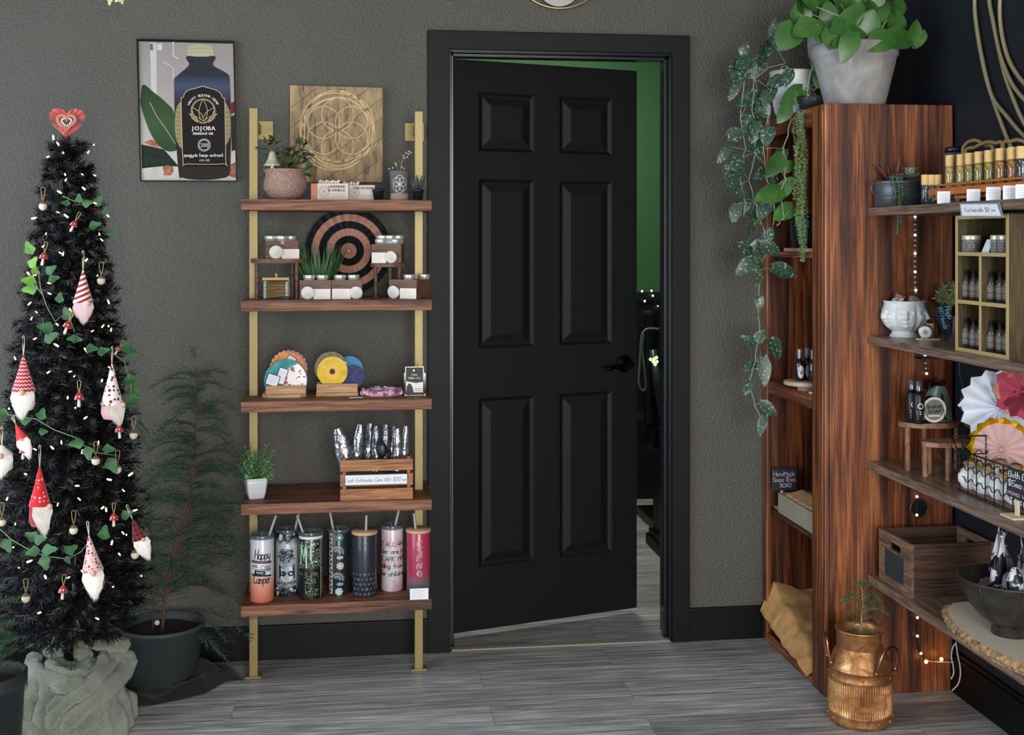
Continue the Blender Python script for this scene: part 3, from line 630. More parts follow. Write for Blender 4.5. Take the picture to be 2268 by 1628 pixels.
for i in range(46):
    f = i/46; a = r4.uniform(0, 2*pi); o = LC+V((0, 0, .27+.24*f)); frond(b, o, V((cos(a), sin(a), .75)), (.115-.05*f)*r4.uniform(.8, 1.15), r4, .010, 0, .5, .0012)
b.build('foliage', [m_cyp, m_twig], t)
# ---- fluffy throw heaped round the tree foot
m_fur = None
def furmat(name, c1, c2):
    m, nt, b = nodes(name); v = coords(nt); f = noisef(nt, v, 160, 5, .7); f2 = noisef(nt, v, 18, 3)
    nt.links.new(mixc(nt, .5, ramp(nt, f, [(.3, lin(c1)), (.7, lin(c2))]), ramp(nt, f2, [(.3, lin(c1)), (.75, lin(c2))])), b.inputs['Base Color'])
    b.inputs['Roughness'].default_value = 1; b.inputs['Sheen Weight'].default_value = .8; bump(nt, b, f, 1, .006); return m
m_fur = furmat('sage_fleece', '465044', '9ba38b')
def heap(c, rx, ry, h, folds, seed, amp=.03, nu=150, nv=70, top=.35, sq=0.0):
    def fn(u, v):
        a = 2*pi*u; rr = (1-v)
        ox, oy = cos(a), sin(a); rim = 1+.13*noise.noise(V((ox*1.6, oy*1.6, seed)))+.06*noise.noise(V((ox*5, oy*5, seed+3)))
        prof = (1-rr**2.2)**.75 if rr < 1 else 0
        x = c[0]+rx*rim*rr*ox; y = c[1]+ry*rim*rr*oy; z = h*min(prof, 1)
        q = V((x*9, y*9, z*7+seed)); n1 = noise.noise(q+V((0, 0, 2*noise.noise(q*.5)))); rd = 1-abs(noise.noise(V((x*folds, y*folds*.9, z*folds*.8+seed*2))))*2.6
        rd2 = 1-abs(noise.noise(V((x*folds*1.7+3, y*folds*1.6, z*folds*1.5+seed))))*2.6
        k = min(1, prof*3); disp = amp*(rd*.9+rd2*.45+n1*.6)*k
        nrm = V((ox*rr, oy*rr, .35+.5*prof)).normalized()
        return V((x, y, z+.004))+nrm*disp
    return fn
bc = P(150, 1500, -.52); EC = V((bc.x+.005, -.53, 0)); ER = V((.185, .175, .205))
def onheap(px, py, s=1.0):
    r = ray(px, py); A = sum((r[i]/(ER[i]*s))**2 for i in range(3)); o = CAM-EC; B = 2*sum(r[i]*o[i]/(ER[i]*s)**2 for i in range(3)); Cc = sum((o[i]/(ER[i]*s))**2 for i in range(3))-1; D = B*B-4*A*Cc
    t_ = (-B-sqrt(max(0, D)))/(2*A); return CAM+r*t_
o = MB(); fn = heap((EC.x, EC.y), .19, .18, .185, 12, 3.3, .016)
gz = lambda f: (lambda u, v: (lambda p: V((p.x, p.y, max(.002, p.z))))(f(u, v)))
o.grid(gz(fn), 150, 70, wrap=True)
rolls = [([(112, 1432), (130, 1414), (162, 1407), (195, 1416), (200, 1432)], 15), ([(104, 1458), (118, 1445), (150, 1440), (185, 1448), (205, 1444)], 15), ([(84, 1446), (73, 1472), (92, 1500), (128, 1512), (165, 1520), (183, 1506)], 16), ([(108, 1466), (122, 1487), (158, 1497), (196, 1486)], 12),
 ([(256, 1432), (247, 1468), (220, 1500), (188, 1530), (152, 1555), (124, 1585), (108, 1615)], 15), ([(284, 1440), (278, 1482), (245, 1520), (204, 1556), (165, 1590), (130, 1618)], 17), ([(74, 1484), (82, 1520), (62, 1556), (72, 1600)], 14), ([(97, 1506), (101, 1540), (92, 1580), (97, 1622)], 13),
 ([(112, 1530), (140, 1520), (170, 1530), (155, 1548), (122, 1556), (112, 1580)], 11), ([(48, 1484), (42, 1520), (54, 1558), (50, 1600)], 15), ([(196, 1412), (228, 1428), (266, 1430), (286, 1436)], 13), ([(232, 1446), (222, 1478), (200, 1502)], 12), ([(56, 1592), (90, 1624), (140, 1626), (180, 1606)], 14), ([(30, 1500), (24, 1540), (34, 1590)], 14)]
pathf = []
for pts, w_ in rolls:
    q = [onheap(x, y) for x, y in pts]; sm = []
    for i in range(len(q)-1):
        p0, p1, p2, p3 = q[max(0, i-1)], q[i], q[i+1], q[min(len(q)-1, i+2)]
        for s_ in range(9): u = s_/9; sm.append(.5*((2*p1)+(p2-p0)*u+(2*p0-5*p1+4*p2-p3)*u*u+(3*p1-p0-3*p2+p3)*u**3))
    sm.append(q[-1]); n = len(sm); r0 = w_*mp(150, -.6)*1.12; rad = [r0*(1.05+.3*noise.noise(sm[i]*17))*(min(1, .45+.55*min(i, n-1-i)/5)) for i in range(n)]
    sm = [V((p.x, p.y, max(p.z, rad[i]*.8))) for i, p in enumerate(sm)]; k0 = len(o.v); o.tube(sm, rad, 14)
    for i in range(k0, len(o.v)): p = V(o.v[i]); e = noise.noise(p*38)*.006; o.v[i] = (p.x+e, p.y+e, max(.002, p.z+e))
    pathf.append((sm, rad))
fl = o.build('throw_blanket', m_fur, thing=(bc.x, -.55, 0)); tag(fl, 'fluffy sage green throw bunched round the foot of the black tree', 'blanket')
b = MB(); rf = random.Random(2)
def hair(p, nd):
    e = p+nd*rf.uniform(.002, .0055)+V((rf.uniform(-.004, .004), rf.uniform(-.004, .004), rf.uniform(-.004, .003))); s = V((.0006, 0, 0)); b.add([p-s, p+s, e], [(0, 1, 2)])
for i in range(9000):
    u, v = rf.random(), rf.random()**.8*.98; p = fn(u, v)
    if p.z > .003: hair(p, V((cos(2*pi*u)*.5, sin(2*pi*u)*.5, .7)))
for sm, rad in pathf:
    for i in range(1500):
        k = rf.randrange(1, len(sm)-1); d, x_, y_ = basis(sm[k+1]-sm[k-1]); a = rf.uniform(0, 2*pi); nd = x_*cos(a)+y_*sin(a)
        if nd.y < .4: hair(sm[k].lerp(sm[k+1], rf.random())+nd*rad[k]*.97, nd)
b.build('pile', M('sage_pile', '7d8670', 1, var=.25, vs=14, sheen=.4), fl)
# ---- dark cloth under the pots
m_cloth = M('black_cotton', '17181c', .95, bmp=.6, bs=90, sheen=.15)
def sheet(outline, zf, seed, n=46):
    """cloth lying on the floor: outline pixels on the floor, filled as a rippled fan"""
    q = [PZ(x, y, 0) for x, y in outline]; c = sum(q, V())/len(q); m = len(q)
    def fn(u, v):
        x = u*m; i = int(x) % m; e = q[i].lerp(q[(i+1) % m], x-int(x)); p = c.lerp(e, 1-v); k = min(1, v*5)
        z = .004+k*(.010+zf(p))*(.55+.45*noise.noise(V((p.x*11, p.y*17, seed))))+.014*k*max(0, 1-abs(noise.noise(V((p.x*8+p.y*7, p.y*13, seed+1))))*3.2)
        return V((p.x, p.y, max(.0025, z)))
    return fn
o = MB(); f1 = sheet([(262, 1495), (300, 1540), (255, 1572), (330, 1566), (400, 1552), (455, 1538), (500, 1512), (538, 1508), (530, 1494), (500, 1488), (462, 1474), (420, 1468), (330, 1475)], lambda p: .012+.055*exp(-((p.x-PC.x-.11)**2/.006+(p.y-PC.y+.02)**2/.02)), 2)
o.grid(f1, 150, 36, wrap=True); f2 = sheet([(185, 1560), (175, 1600), (190, 1628), (235, 1617), (272, 1608), (278, 1570), (268, 1520), (255, 1500), (225, 1520)], lambda p: .04, 6)
o.grid(f2, 110, 30, wrap=True)
tag(o.build('dark_cloth', m_cloth, thing=PZ(400, 1530, 0)), 'crumpled black cotton cloth spread on the floor under the charcoal pot', 'cloth')
o = MB(); f3 = sheet([(-60, 1560), (-40, 1640), (20, 1660), (110, 1640), (140, 1600), (60, 1570), (10, 1560)], lambda p: .03, 9); o.grid(f3, 90, 24, wrap=True)
tag(o.build('dark_cloth', m_cloth, thing=PZ(40, 1610, 0)), 'dark cloth lying in front of the sage throw at the bottom left corner', 'cloth')
# ================================================================ poster
def hx(px, Y): return P(px, HZ, Y).x
def zx(ox, oy, k): return lambda X, Y: (ox+X/k, oy+Y/k)
m_gold_ink = M('gold_ink', 'cdb78d', .4); m_white_ink = M('white_ink', 'e6e2da', .6); m_black_ink = M('black_ink', '17181a', .5)
pz = zx(290, 70, 4.522)
t = thing('poster', 'framed poster of a dark oil bottle hanging on the grey wall above the tree', 'poster', P(415, 245, 0))
q = [P(x, y, -.001) for x, y in ((304.5, 402-314), (519.5, 92.5), (526, 402.5), (313, 402))]
b = MB()
for i in range(4):
    a, c = q[i], q[(i+1) % 4]; n = (c-a).normalized(); ctr = sum(q, V())/4; inn = V((-n.z, 0, n.x)); inn = inn if inn.dot(ctr-a) > 0 else -inn
    b.prism([a, c, c+inn*.003-n*.003, a+inn*.003+n*.003], (0, -.022, 0))
b.prism(q, (0, -.012, 0)); b.build('frame', M('black_metal_frame', '141414', .3, .6), t)
def pz3(l): return lambda X, Y: P(*pz(X, Y), -.0135-.0003*l)
ps = MB()
def ppoly(pts, mi, l):
    if mi in (1, 2, 4, 8, 11) and len(pts) > 6: pts = [(p.x, p.y) for p in smooth([(x, y, 0) for x, y in pts], 4, True)]
    ps.poly([pz3(l)(x, y) for x, y in pts], mi)
def zgrad(name, stops, z0, z1, rough=.25, coat=.6, ax=2, nz=.0, alpha=None, ns=60):
    m, nt, b = nodes(name); tc = N(nt, 'ShaderNodeTexCoord'); sp = N(nt, 'ShaderNodeSeparateXYZ'); nt.links.new(tc.outputs['Object'], sp.inputs[0])
    mr = N(nt, 'ShaderNodeMapRange'); mr.inputs[1].default_value = z0; mr.inputs[2].default_value = z1; nt.links.new(sp.outputs[ax], mr.inputs[0]); f = mr.outputs[0]
    if nz:
        ad = N(nt, 'ShaderNodeMath', operation='MULTIPLY_ADD'); nt.links.new(noisef(nt, tc.outputs['Object'], ns, 3), ad.inputs[0]); ad.inputs[1].default_value = nz; sb = N(nt, 'ShaderNodeMath', operation='SUBTRACT'); nt.links.new(f, sb.inputs[0]); sb.inputs[1].default_value = nz/2
        nt.links.new(sb.outputs[0], ad.inputs[2]); f = ad.outputs[0]
    nt.links.new(ramp(nt, f, [(p, lin(c)) for p, c in stops]), b.inputs['Base Color']); b.inputs['Roughness'].default_value = rough; b.inputs['Coat Weight'].default_value = coat; b.inputs['Coat Roughness'].default_value = .03
    return m
PM = [zgrad('poster_background', [(0, 'c9c4bf'), (.22, 'b9b3ae'), (.5, '9f9895'), (1, '8a8381')], -.25, .24, .35, 0, nz=.35, ns=7), zgrad('poster_bottle', [(0, '2a2221'), (.5, '1f191a'), (.60, '29252a'), (.73, '3f4a60'), (.82, '20242e'), (1, '1c2023')], -.24, .2, .4, 0), zgrad('poster_leaf', [(0, '1e2c1f'), (.5, '35502e'), (1, '213420')], -.2, .1, .4, 0), M('poster_cap', 'a8a388', .35), M('poster_gold', '8f8460', .4), m_gold_ink, m_white_ink, M('poster_crystal', '96614a', .4, var=.5, vs=90), M('poster_label', '1c1718', .4), M('poster_red', '701b26', .4), M('poster_pale', 'b9b4b0', .4, var=.12, vs=25), M('poster_darkgreen', '1c2a1f', .4, var=.3, vs=40), M('poster_capshade', '8f8a72', .3)]
ppoly([(76, 98), (1032, 122), (1060, 1492), (108, 1490)], 0, 0)
ppoly([(190, 110), (255, 112), (262, 1000), (215, 1000)], 10, 1); ppoly([(418, 100), (430, 100), (430, 240), (480, 268), (476, 278), (418, 245)], 10, 1)
ribbons(ps, [[(322, 310), (322, 300), (425, 365), (425, 480)]], 8, lambda X, Y: pz3(1)(X, Y), 10)
for a, c in ((190, 225), (262, 312)): ppoly([(a, 120), (c, 120), (c, 185), (a, 185)], 10, 1)
ppoly([(122, 530), (230, 610), (340, 700), (440, 830), (470, 1150), (400, 1200), (330, 1180), (250, 1110), (170, 960), (100, 740), (98, 650)], 2, 2)
ribbons(ps, [[(190, 710), (260, 850), (340, 960), (440, 1120)]], 5, lambda X, Y: pz3(3)(X, Y), 10)
ppoly([(104, 1130), (250, 1160), (330, 1180), (480, 1350), (300, 1350), (110, 1370)], 11, 2); ribbons(ps, [[(105, 1270), (430, 1315)]], 5, lambda X, Y: pz3(3)(X, Y), 2)
ppoly([(105, 1405), (260, 1365), (330, 1385), (330, 1425), (160, 1462), (110, 1450)], 10, 4); ppoly([(320, 1355), (370, 1338), (420, 1355), (425, 1400), (400, 1440), (325, 1440)], 7, 4); ppoly([(130, 1110), (200, 1080), (250, 1100), (290, 1160), (190, 1140)], 7, 3)
ppoly([(108, 1450), (480, 1410), (1058, 1430), (1060, 1492), (108, 1490)], 10, 2); ppoly([(1000, 720), (1045, 690), (1048, 800), (1005, 830)], 9, 2); ppoly([(1000, 850), (1050, 830), (1056, 1180), (1010, 1200)], 11, 2); ppoly([(1000, 1330), (1056, 1300), (1058, 1470), (960, 1440)], 7, 3)
ppoly([(572, 245), (828, 245), (838, 285), (828, 300), (830, 345), (960, 420), (990, 500), (1002, 900), (998, 1250), (985, 1430), (900, 1470), (740, 1486), (600, 1480), (515, 1462), (480, 1430), (446, 1000), (432, 520), (450, 455), (575, 345), (572, 300), (560, 285)], 1, 5)
ppoly([(588, 135), (700, 126), (815, 138), (838, 235), (770, 250), (640, 250), (562, 238), (572, 160)], 3, 6)
for y in (175, 205): ribbons(ps, [[(568, y+4), (700, y-2), (832, y+4)]], 7, lambda X, Y: pz3(7)(X, Y), 12)
for x in range(590, 820, 13): ribbons(ps, [[(x, 140), (x, 165)]], 3, lambda X, Y: pz3(7)(X, Y), 12)
ppoly([(440+(1-abs(i-8)/8)**.5*-6+6, 0) for i in range(0)] or [(508, 735), (470, 735), (448, 800), (440, 930), (450, 1060), (480, 1140), (515, 1135)], 4, 6); ppoly([(938, 735), (975, 760), (995, 830), (1000, 940), (990, 1060), (950, 1140), (945, 1130)], 4, 6)
for i in range(9):
    y = 760+i*44; ribbons(ps, [[(452, y), (504, y+12)], [(942, y+12), (992, y)]], 3, lambda X, Y: pz3(7)(X, Y), 8)
lab = [(525, 655), (540, 615), (580, 585), (640, 570), (690, 555), (722, 548), (755, 558), (810, 572), (860, 590), (900, 620), (915, 655), (935, 675), (940, 700), (948, 1290), (930, 1325), (560, 1325), (522, 1300), (502, 690), (505, 670), (525, 655)]
ppoly(lab[:-1], 8, 8); ribbons(ps, [[(p.x, p.y) for p in smooth([(x, y, 0) for x, y in lab[:-1]], 4, True)]+[lab[0]]], 6, lambda X, Y: pz3(9)(X, Y), 5)
fp = lambda X, Y: pz3(10)(X, Y)
ribbons(ps, [circ(723, 795, 122), circ(723, 795, 112)], 4, fp, 5)
def petal(cx, cy, ang, L, W): 
    o = []
    for s in (1, -1):
        for i in range(13):
            tt = i/12 if s > 0 else 1-i/12; w = s*W*sin(pi*tt**.8); a = radians(ang); o.append((cx+L*tt*cos(a)-w*sin(a), cy-L*tt*sin(a)-w*cos(a)))
    return o
for an, L, W in ((90, 235, 42), (128, 190, 34), (52, 190, 34), (158, 130, 22), (22, 130, 22), (150, 165, 12), (30, 165, 12)): ribbons(ps, [petal(723, 905, an, L, W)], 5, fp, 5)
def fpt(cx, cy, ang=0):
    def g(u, v): a = radians(ang); return pz3(11)(cx+u*cos(a)+v*sin(a)*-1*-1, cy+u*sin(a)-v*cos(a))
    return g
for i, ch in enumerate('HAPPY BUDDHA HEMP'):
    a = radians(-152+i*124/16); 
    if ch != ' ': letters(ps, ch, 36, fpt(723+150*cos(a), 800+150*sin(a), math.degrees(a)+90), 0, 0, 6, bold=1)
for i, ch in enumerate('JOJOBA'): letters(ps, ch, 58, fpt(620+i*41, 988), 0, 0, 6, bold=2)
letters(ps, 'MASSAGE OIL', 34, fpt(725, 1033), 0, 0, 6, bold=1.5); letters(ps, '250', 52, fpt(735, 1155), 0, 0, 6)
ribbons(ps, [circ(733, 1136, 50)], 4, fp, 6)
for i in range(24):
    a = i*pi/12; disc2(ps, 733+61*cos(a), 1136+61*sin(a), 5, fp, 6, 6)
st, w_ = strokes('spagyric hemp extract', 33, .15, sp=.7); ribbons(ps, centre(st, w_), 4.5, fpt(727, 1252), 6); letters(ps, '4 FL OZ', 30, fpt(737, 1300), 0, 0, 6)
for m_ in PM: n_ = m_.node_tree.nodes['Principled BSDF']; n_.inputs['Specular IOR Level'].default_value = .15; n_.inputs['Roughness'].default_value = .6; n_.inputs['Coat Weight'].default_value = 0
ps.build('picture', PM, t)
b = MB(); b.poly([P(*pz(x, y), -.0195) for x, y in ((76, 98), (1032, 122), (1060, 1492), (108, 1490))]); b.build('glass_pane', clearm('picture_glass', 'ffffff', .015, .02), t)
# ================================================================ ladder shelf
m_brass = M('brushed_brass', '8a7a4e', .42, .35, var=.06, vs=60); m_pine = wood('stained_pine', '34190f', '6b402a', '8f6042', (.9, 22, 22), 8, .6, .35, .45)
SX0, SX1, SYF, SYB = -.338, .257, -.33, -.028
SZ = [1.545, 1.229, .914, .595, .278]
ls = thing('ladder_shelf', 'tall wall shelf of five stained pine boards on two brass posts', 'shelf', (-.04, -.165, 0))
for xx, zt in ((-.311, 1.845), (.2235, 1.842)):
    b = MB(); b.box((xx-.0135, -.179, .004), (xx+.0135, -.152, zt), 0, .0015); b.box((xx-.026, -.186, 0), (xx+.026, -.146, .005), 0, .001); b.build('post', m_brass, ls)
    b = MB(); dx = .016 if xx < 0 else -.008; b.box((xx-.012, -.155, 1.775), (xx+.012, -.003, 1.805), 0, .001); b.box((xx-.03+dx, -.004, 1.757), (xx+.036+dx, -.0005, 1.82), 0, .004)
    for k in (-.022, .03): b.cyl((xx+k+dx*.7, -.0045, 1.79), (xx+k+dx*.7, -.007, 1.79), .004, seg=10)
    b.build('wall_bracket', m_brass, ls)
for i, z in enumerate(SZ):
    b = MB(); b.box((SX0, SYF, z-.034), (SX1, SYB, z), 0, .0025)
    for xx in (-.311, .2235): b.box((xx-.017, -.15, z), (xx-.014, -.12, z+.004)); 
    b.build('shelf_board', m_pine, ls)
# ---- carved wood art
az = zx(520, 160, 4.93); A0 = P(745, 300, 0); t = thing('wood_wall_art', 'square diagonal plank wall art carved with a six petal flower of circles', 'wall art', A0)
ac = [az(606, 152), az(1612, 180), az(1612, 1204), az(606, 1204)]
b = MB(); b.prism([P(x, y, -.001) for x, y in ac], (0, -.024, 0)); 
b.build('plank_board', wood('weathered_plank', '5d4d3a', '8b7556', 'a8916c', (14, 14, 3.2), 4, .75, .3, .3), t)
MATS['weathered_plank'].node_tree.nodes['Mapping'].inputs['Rotation'].default_value = (0, radians(-37), 0)
b = MB()
for k in range(385, 2000, 215):
    x0, y0 = 612, k; x1, y1 = 1608, k-.75*996
    if y0 > 1200: x0 = 612+(y0-1200)/.75; y0 = 1200
    if y1 < 175: x1 = 612+(k-175)/.75; y1 = 175
    if x1 > x0: ribbons(b, [[az(x0, y0), az(x1, y1)]], 1.0, lambda u, v: P(u, v, -.0252))
b.build('plank_seam', M('dark_seam', '3d3226', .9), t)
b = MB(); fa = lambda u, v: P(u, v, -.0256)
def ringp(cx, cy, rx, ry, wob, ph, n=90): return [az(cx+rx*(1+wob*sin(3*a+ph)+wob*.5*sin(5*a+2*ph))*cos(a), cy+ry*(1+wob*sin(3*a+ph)+wob*.5*sin(5*a+2*ph))*sin(a)) for a in (2*pi*i/n for i in range(n+1))]
for i in range(6):
    a = radians(90+60*i); ribbons(b, [[az(*p) for p in circ(1122+176*cos(a), 634+172*sin(a), 175, 48)]], 1.45, fa)
for cx, cy, rx, ry, wb, ph in ((1118, 632, 392, 425, .022, 0), (1105, 640, 402, 432, .02, 1.4), (1132, 620, 392, 402, .025, 2.6), (1125, 632, 372, 345, .012, .8), (1110, 640, 366, 372, .018, 3.8)): ribbons(b, [ringp(cx, cy, rx, ry, wb, ph)], 1.5, fa)
b.build('carved_rings', M('light_tan_groove', 'd8b98a', .7), t)
# ---- shelf 1
m_terra = M('blush_terracotta', 'b08f83', .75, bmp=0)
def wovenmat():
    m, nt, b = nodes('woven_blush_clay'); b.inputs['Roughness'].default_value = .8; v = coords(nt)
    vo = N(nt, 'ShaderNodeTexVoronoi'); vo.inputs['Scale'].default_value = 150; vo.inputs['Randomness'].default_value = .35; mpn = v.node; mpn.inputs['Scale'].default_value = (1, 1, 1.7); nt.links.new(v, vo.inputs['Vector'])
    nt.links.new(ramp(nt, vo.outputs['Distance'], [(.1, lin('c3a69b')), (.6, lin('8d6d62'))]), b.inputs['Base Color']); n = nt.nodes.new('ShaderNodeBump'); n.invert = True; n.inputs['Strength'].default_value = .9; n.inputs['Distance'].default_value = .003; nt.links.new(vo.outputs['Distance'], n.inputs['Height']); nt.links.new(n.outputs[0], b.inputs['Normal']); return m
yy = -.215; k = mp(631, yy); c = V((hx(631.5, yy), yy, SZ[0])); t = thing('potted_jade_plant', 'rounded blush clay pot of dark jade leaves on the top left of the ladder shelf', 'potted plant', c)
b = MB(); b.lathe([(.034, 0), (.052, .012), (.067, .034), (.069, .055), (.063, .078), (.062, .085), (.067, .094), (.069, .097), (.066, .1), (.060, .098), (.058, .08), (.05, .07), (.0001, .07)], c, 48); b.build('pot', wovenmat(), t)
b = MB(); b.lathe([(.0001, .0), (.058, 0)], c+V((0, 0, .08)), 24, cap=False); b.build('soil', m_soil, t)
m_jade = M('jade_leaf', '3d5a3a', .3, var=.3, vs=60); b = MB(); rj = random.Random(8); bs = MB()
for px, py, s in [(600, 312, 22), (606, 308, 20), (588, 314, 20), (594, 322, 24), (612, 318, 20), (580, 330, 22), (590, 345, 20), (616, 340, 24), (624, 350, 26), (634, 345, 26), (640, 335, 24), (648, 345, 26), (655, 340, 20), (658, 314, 20), (666, 318, 22), (672, 322, 20), (678, 318, 18), (664, 334, 20), (662, 350, 22), (672, 345, 22), (678, 352, 26), (683, 340, 22), (670, 360, 22), (680, 372, 24), (676, 385, 22), (650, 362, 24), (640, 366, 24), (625, 368, 22), (612, 362, 20), (655, 375, 22), (590, 365, 16), (630, 330, 18), (646, 328, 18)]:
    y2 = yy+rj.uniform(-.04, .04); p = P(px, py, y2); base_ = c+V((rj.uniform(-.02, .02), rj.uniform(-.02, .02), .08)); d = (p-base_).normalized()
    bs.tube([base_, base_.lerp(p, .6)+V((0, 0, .008)), p], [.002, .0016, .001], 5)
    for q in range(3):
        dd = (d*.5+V((rj.uniform(-1, 1), rj.uniform(-1, .2), rj.uniform(-.5, .7)))).normalized(); L = s*k*.95; b.leaf(p-dd*L*.2, dd, (0, -.5, 1), L, L*.62, 'oval', 0, .15, .1, 5)
bs.build('stem', M('jade_stem', '5c5a3a', .7), t); b.build('leaves', m_jade, t)
p = P(606, 375, yy-.05); t = thing('mushroom_pick', 'pearly glass mushroom pick standing in the blush pot among jade leaves', 'decoration', (p.x, yy-.035, SZ[0]+.075))
b = MB(); q = V((hx(603, yy-.035), yy-.035, P(603, 368, yy-.035).z)); m_pearl = M('gold_pearl_glass', 'c9c39c', .15, .35, var=.35, vs=60, coat=1)
b.lathe([(.0285, .0), (.029, .003), (.022, .009), (.015, .022), (.011, .04), (.006, .047), (.0001, .049), (.0001, .049)], q, 26); b.build('cap', m_pearl, t)
MB().cyl(q+V((0, 0, -.024)), q+V((0, 0, .006)), .006).build('stem', M('pearl_stem', 'cdb8a6', .25), t)
m_soapbox = M('pale_card', 'd3c6bd', .8); m_kraft = M('salmon_card', 'bd7d66', .8); m_dark_ink = M('brown_ink', '5a4f49', .7); m_scall = M('pink_white_salt', 'e3d1ca', .6, var=.12, vs=50, sss=.1)
def soapbox(px0, px1, py0, py1, Y, label, l1, l2, rz=0, side=0):
    k = mp(px0, Y); w = (px1-px0)*k; h = (py1-py0)*k; c = V((hx((px0+px1)/2, Y), Y, SZ[0])); t = thing('soap_box', label, 'box', c, 'boxed soaps on the top board', rz)
    b = MB(); b.box((-w/2, 0, 0), (w/2, .05, h), 0, .0008); b.build('carton', m_soapbox, t, True)
    if side: b = MB(); b.box((-w/2-side*k, .004, 0), (-w/2-.0005, .046, h*.99), 0, .001); b.build('sleeve', m_kraft, t, True)
    fn = lambda u, v: V((u, -.0006, v)); b = MB(); ribbons(b, [circ(-w*.29, h*.52, h*.33, 24), circ(-w*.29, h*.52, h*.28, 24)], .0006, fn)
    for i in range(6): a = i*pi/3; ribbons(b, [circ(-w*.29+h*.12*cos(a), h*.52+h*.12*sin(a), h*.12, 16)], .0004, fn)
    letters(b, l1, h*.2, fn, w*.12, h*.74, bold=.0004); letters(b, l2, h*.2, fn, w*.12, h*.53, bold=.0004)
    for j, (x0, x1) in enumerate(((-.06, .4), (-.06, .4), (-.45, .4))): ribbons(b, [[(w*x0, h*(.36-j*.11)), (w*x1, h*(.36-j*.11))]], .0006, fn)
    b.build('printed_label', m_dark_ink, t, True); return c, w, h
c1, w1, h1 = soapbox(703, 771.5, 402, 440, -.235, 'pale soap carton reading LAVENDER & VANILLA with a salmon side on the top board', 'LAVENDER', '& VANILLA', 0, 14)
c2, w2, h2 = soapbox(773, 830, 405, 440, -.205, 'pale soap carton partly behind the lavender one under the carved wood art', 'OAT & HONEY', '', 0)
for (px, py, n, w_) in ((729, 396, 7, 'on the left soap carton'), (782, 399, 5, 'on the right soap carton')):
    Y = -.21 if px < 760 else -.18; z = SZ[0]+(h1 if px < 760 else h2); k = mp(px, Y); b = MB()
    for i in range(n):
        x = hx(px-20+i*40/(n-1)*(.75 if n == 5 else 1), Y); b.sph((x, Y+.004*(i % 2), z+.005), (.0055, .009, .0052), 10)
        if i % 2 == 0: b.sph((x+.002, Y, z+.0095), (.006, .008, .003), 8)
    tag(b.build('salt_cluster', m_scall, thing=(hx(px, Y), Y, z)), 'small lumpy pink and white soap bar lying '+w_, 'soap')
def cup(t, c, r0, r1, h, mat, lip=.002, name='pot'):
    b = MB(); b.lathe([(r0, 0), (r1, h*.82), (r1+lip, h*.83), (r1+lip, h), (r1-.001, h), (r1-.002, h*.85), (.0001, h*.85)], c, 24); b.build(name, mat, t)
m_bpot = M('small_black_pot', '1c2124', .5)
c = V((hx(838, -.24), -.24, SZ[0])); t = thing('mini_succulent', 'tiny black pot with a flat dark green succulent in front of the wood art', 'potted plant', c); cup(t, c, .014, .018, .036, m_bpot)
b = MB()
for i in range(14): a = i*2.4; b.leaf(c+V((0, 0, .032)), (cos(a), sin(a), .35+.05*i), (0, 0, 1), .020-.0006*i, .008, 'lance', 0, .1, .2, 4)
b.build('leaves', M('dark_succulent', '27402e', .5), t)
c = V((hx(884.5, -.235), -.235, SZ[0])); t = thing('concrete_planter', 'two tone concrete cylinder pot etched with a white petal flower holding a dry twig succulent', 'potted plant', c)
b = MB(); b.lathe([(.0295, .024), (.031, .094), (.031, .096), (.027, .096), (.027, .085), (.0001, .085)], c, 40); b.build('pot', M('charcoal_concrete', '5b5f60', .85, var=.12, vs=60, bmp=.3), t)
b = MB(); b.lathe([(.0285, 0), (.0297, .0015), (.0297, .024), (.0001, .024)], c, 40); b.build('base_band', M('bare_concrete', '97867a', .85, var=.1, vs=60), t)
b = MB(); cf = lambda r: (lambda u, v: c+V(((r)*sin(u/r), -(r)*cos(u/r), v)))
for i in range(6): a = radians(30+60*i); ribbons(b, [circ(.0118*cos(a), .052+.0145*sin(a), .0125, 24, .0145)], .0011, cf(.0318))
b.build('etched_flower', m_white_ink, t)
b = MB(); tw = [c+V((0, 0, .085)), P(892, 352, -.235), P(897, 342, -.235), P(908, 338, -.24)]; b.tube(tw, [.002, .0018, .0013, .0008], 5); b.tube([c+V((0, 0, .09)), P(876, 365, -.235), P(879, 358, -.235)], .0012, 5)
for px, py in ((876, 362), (878, 366), (894, 345), (900, 338), (905, 342), (910, 338), (906, 335), (896, 350), (902, 348), (870, 372), (862, 374), (890, 370), (895, 373)):
    b.sph(P(px, py, -.24), (.0035, .0025, .0032), 7, 1)
for i in range(9): a = i*.8; b.leaf(c+V((0, 0, .094)), (cos(a), sin(a), .15), (0, 0, 1), .02, .003, 'lance', 0, .3, 0, 3)
b.build('plant', [M('dry_twig', '8d6b5b', .8), M('grey_buds', 'a3a79a', .7)], t)
c = V((hx(925.5, -.245), -.245, SZ[0])); t = thing('mini_cactus', 'tiny black pot of dark spiky zebra leaves at the right end of the top board', 'potted plant', c); cup(t, c, .0145, .0185, .036, m_bpot)
b = MB(); rj = random.Random(4)
for i in range(9):
    a = i*.75; d = V((cos(a)*.32, sin(a)*.3, 1)).normalized(); o = c+V((cos(a)*.008, sin(a)*.008, .03)); L = .052*rj.uniform(.7, 1.05)
    b.tube([o, o+d*L*.5, o+d*L], [.0042, .0040, .0015], 6)
    for j in range(8):
        for m_ in range(5): aa = m_*1.26+j; b.sph(o+d*L*(j+1)/9+V((cos(aa)*.0042, sin(aa)*.0042, 0)), .0011, 5, 1)
b.build('leaves', [M('near_black_leaf', '20262a', .5), M('grey_tubercle', '8b908e', .6)], t)
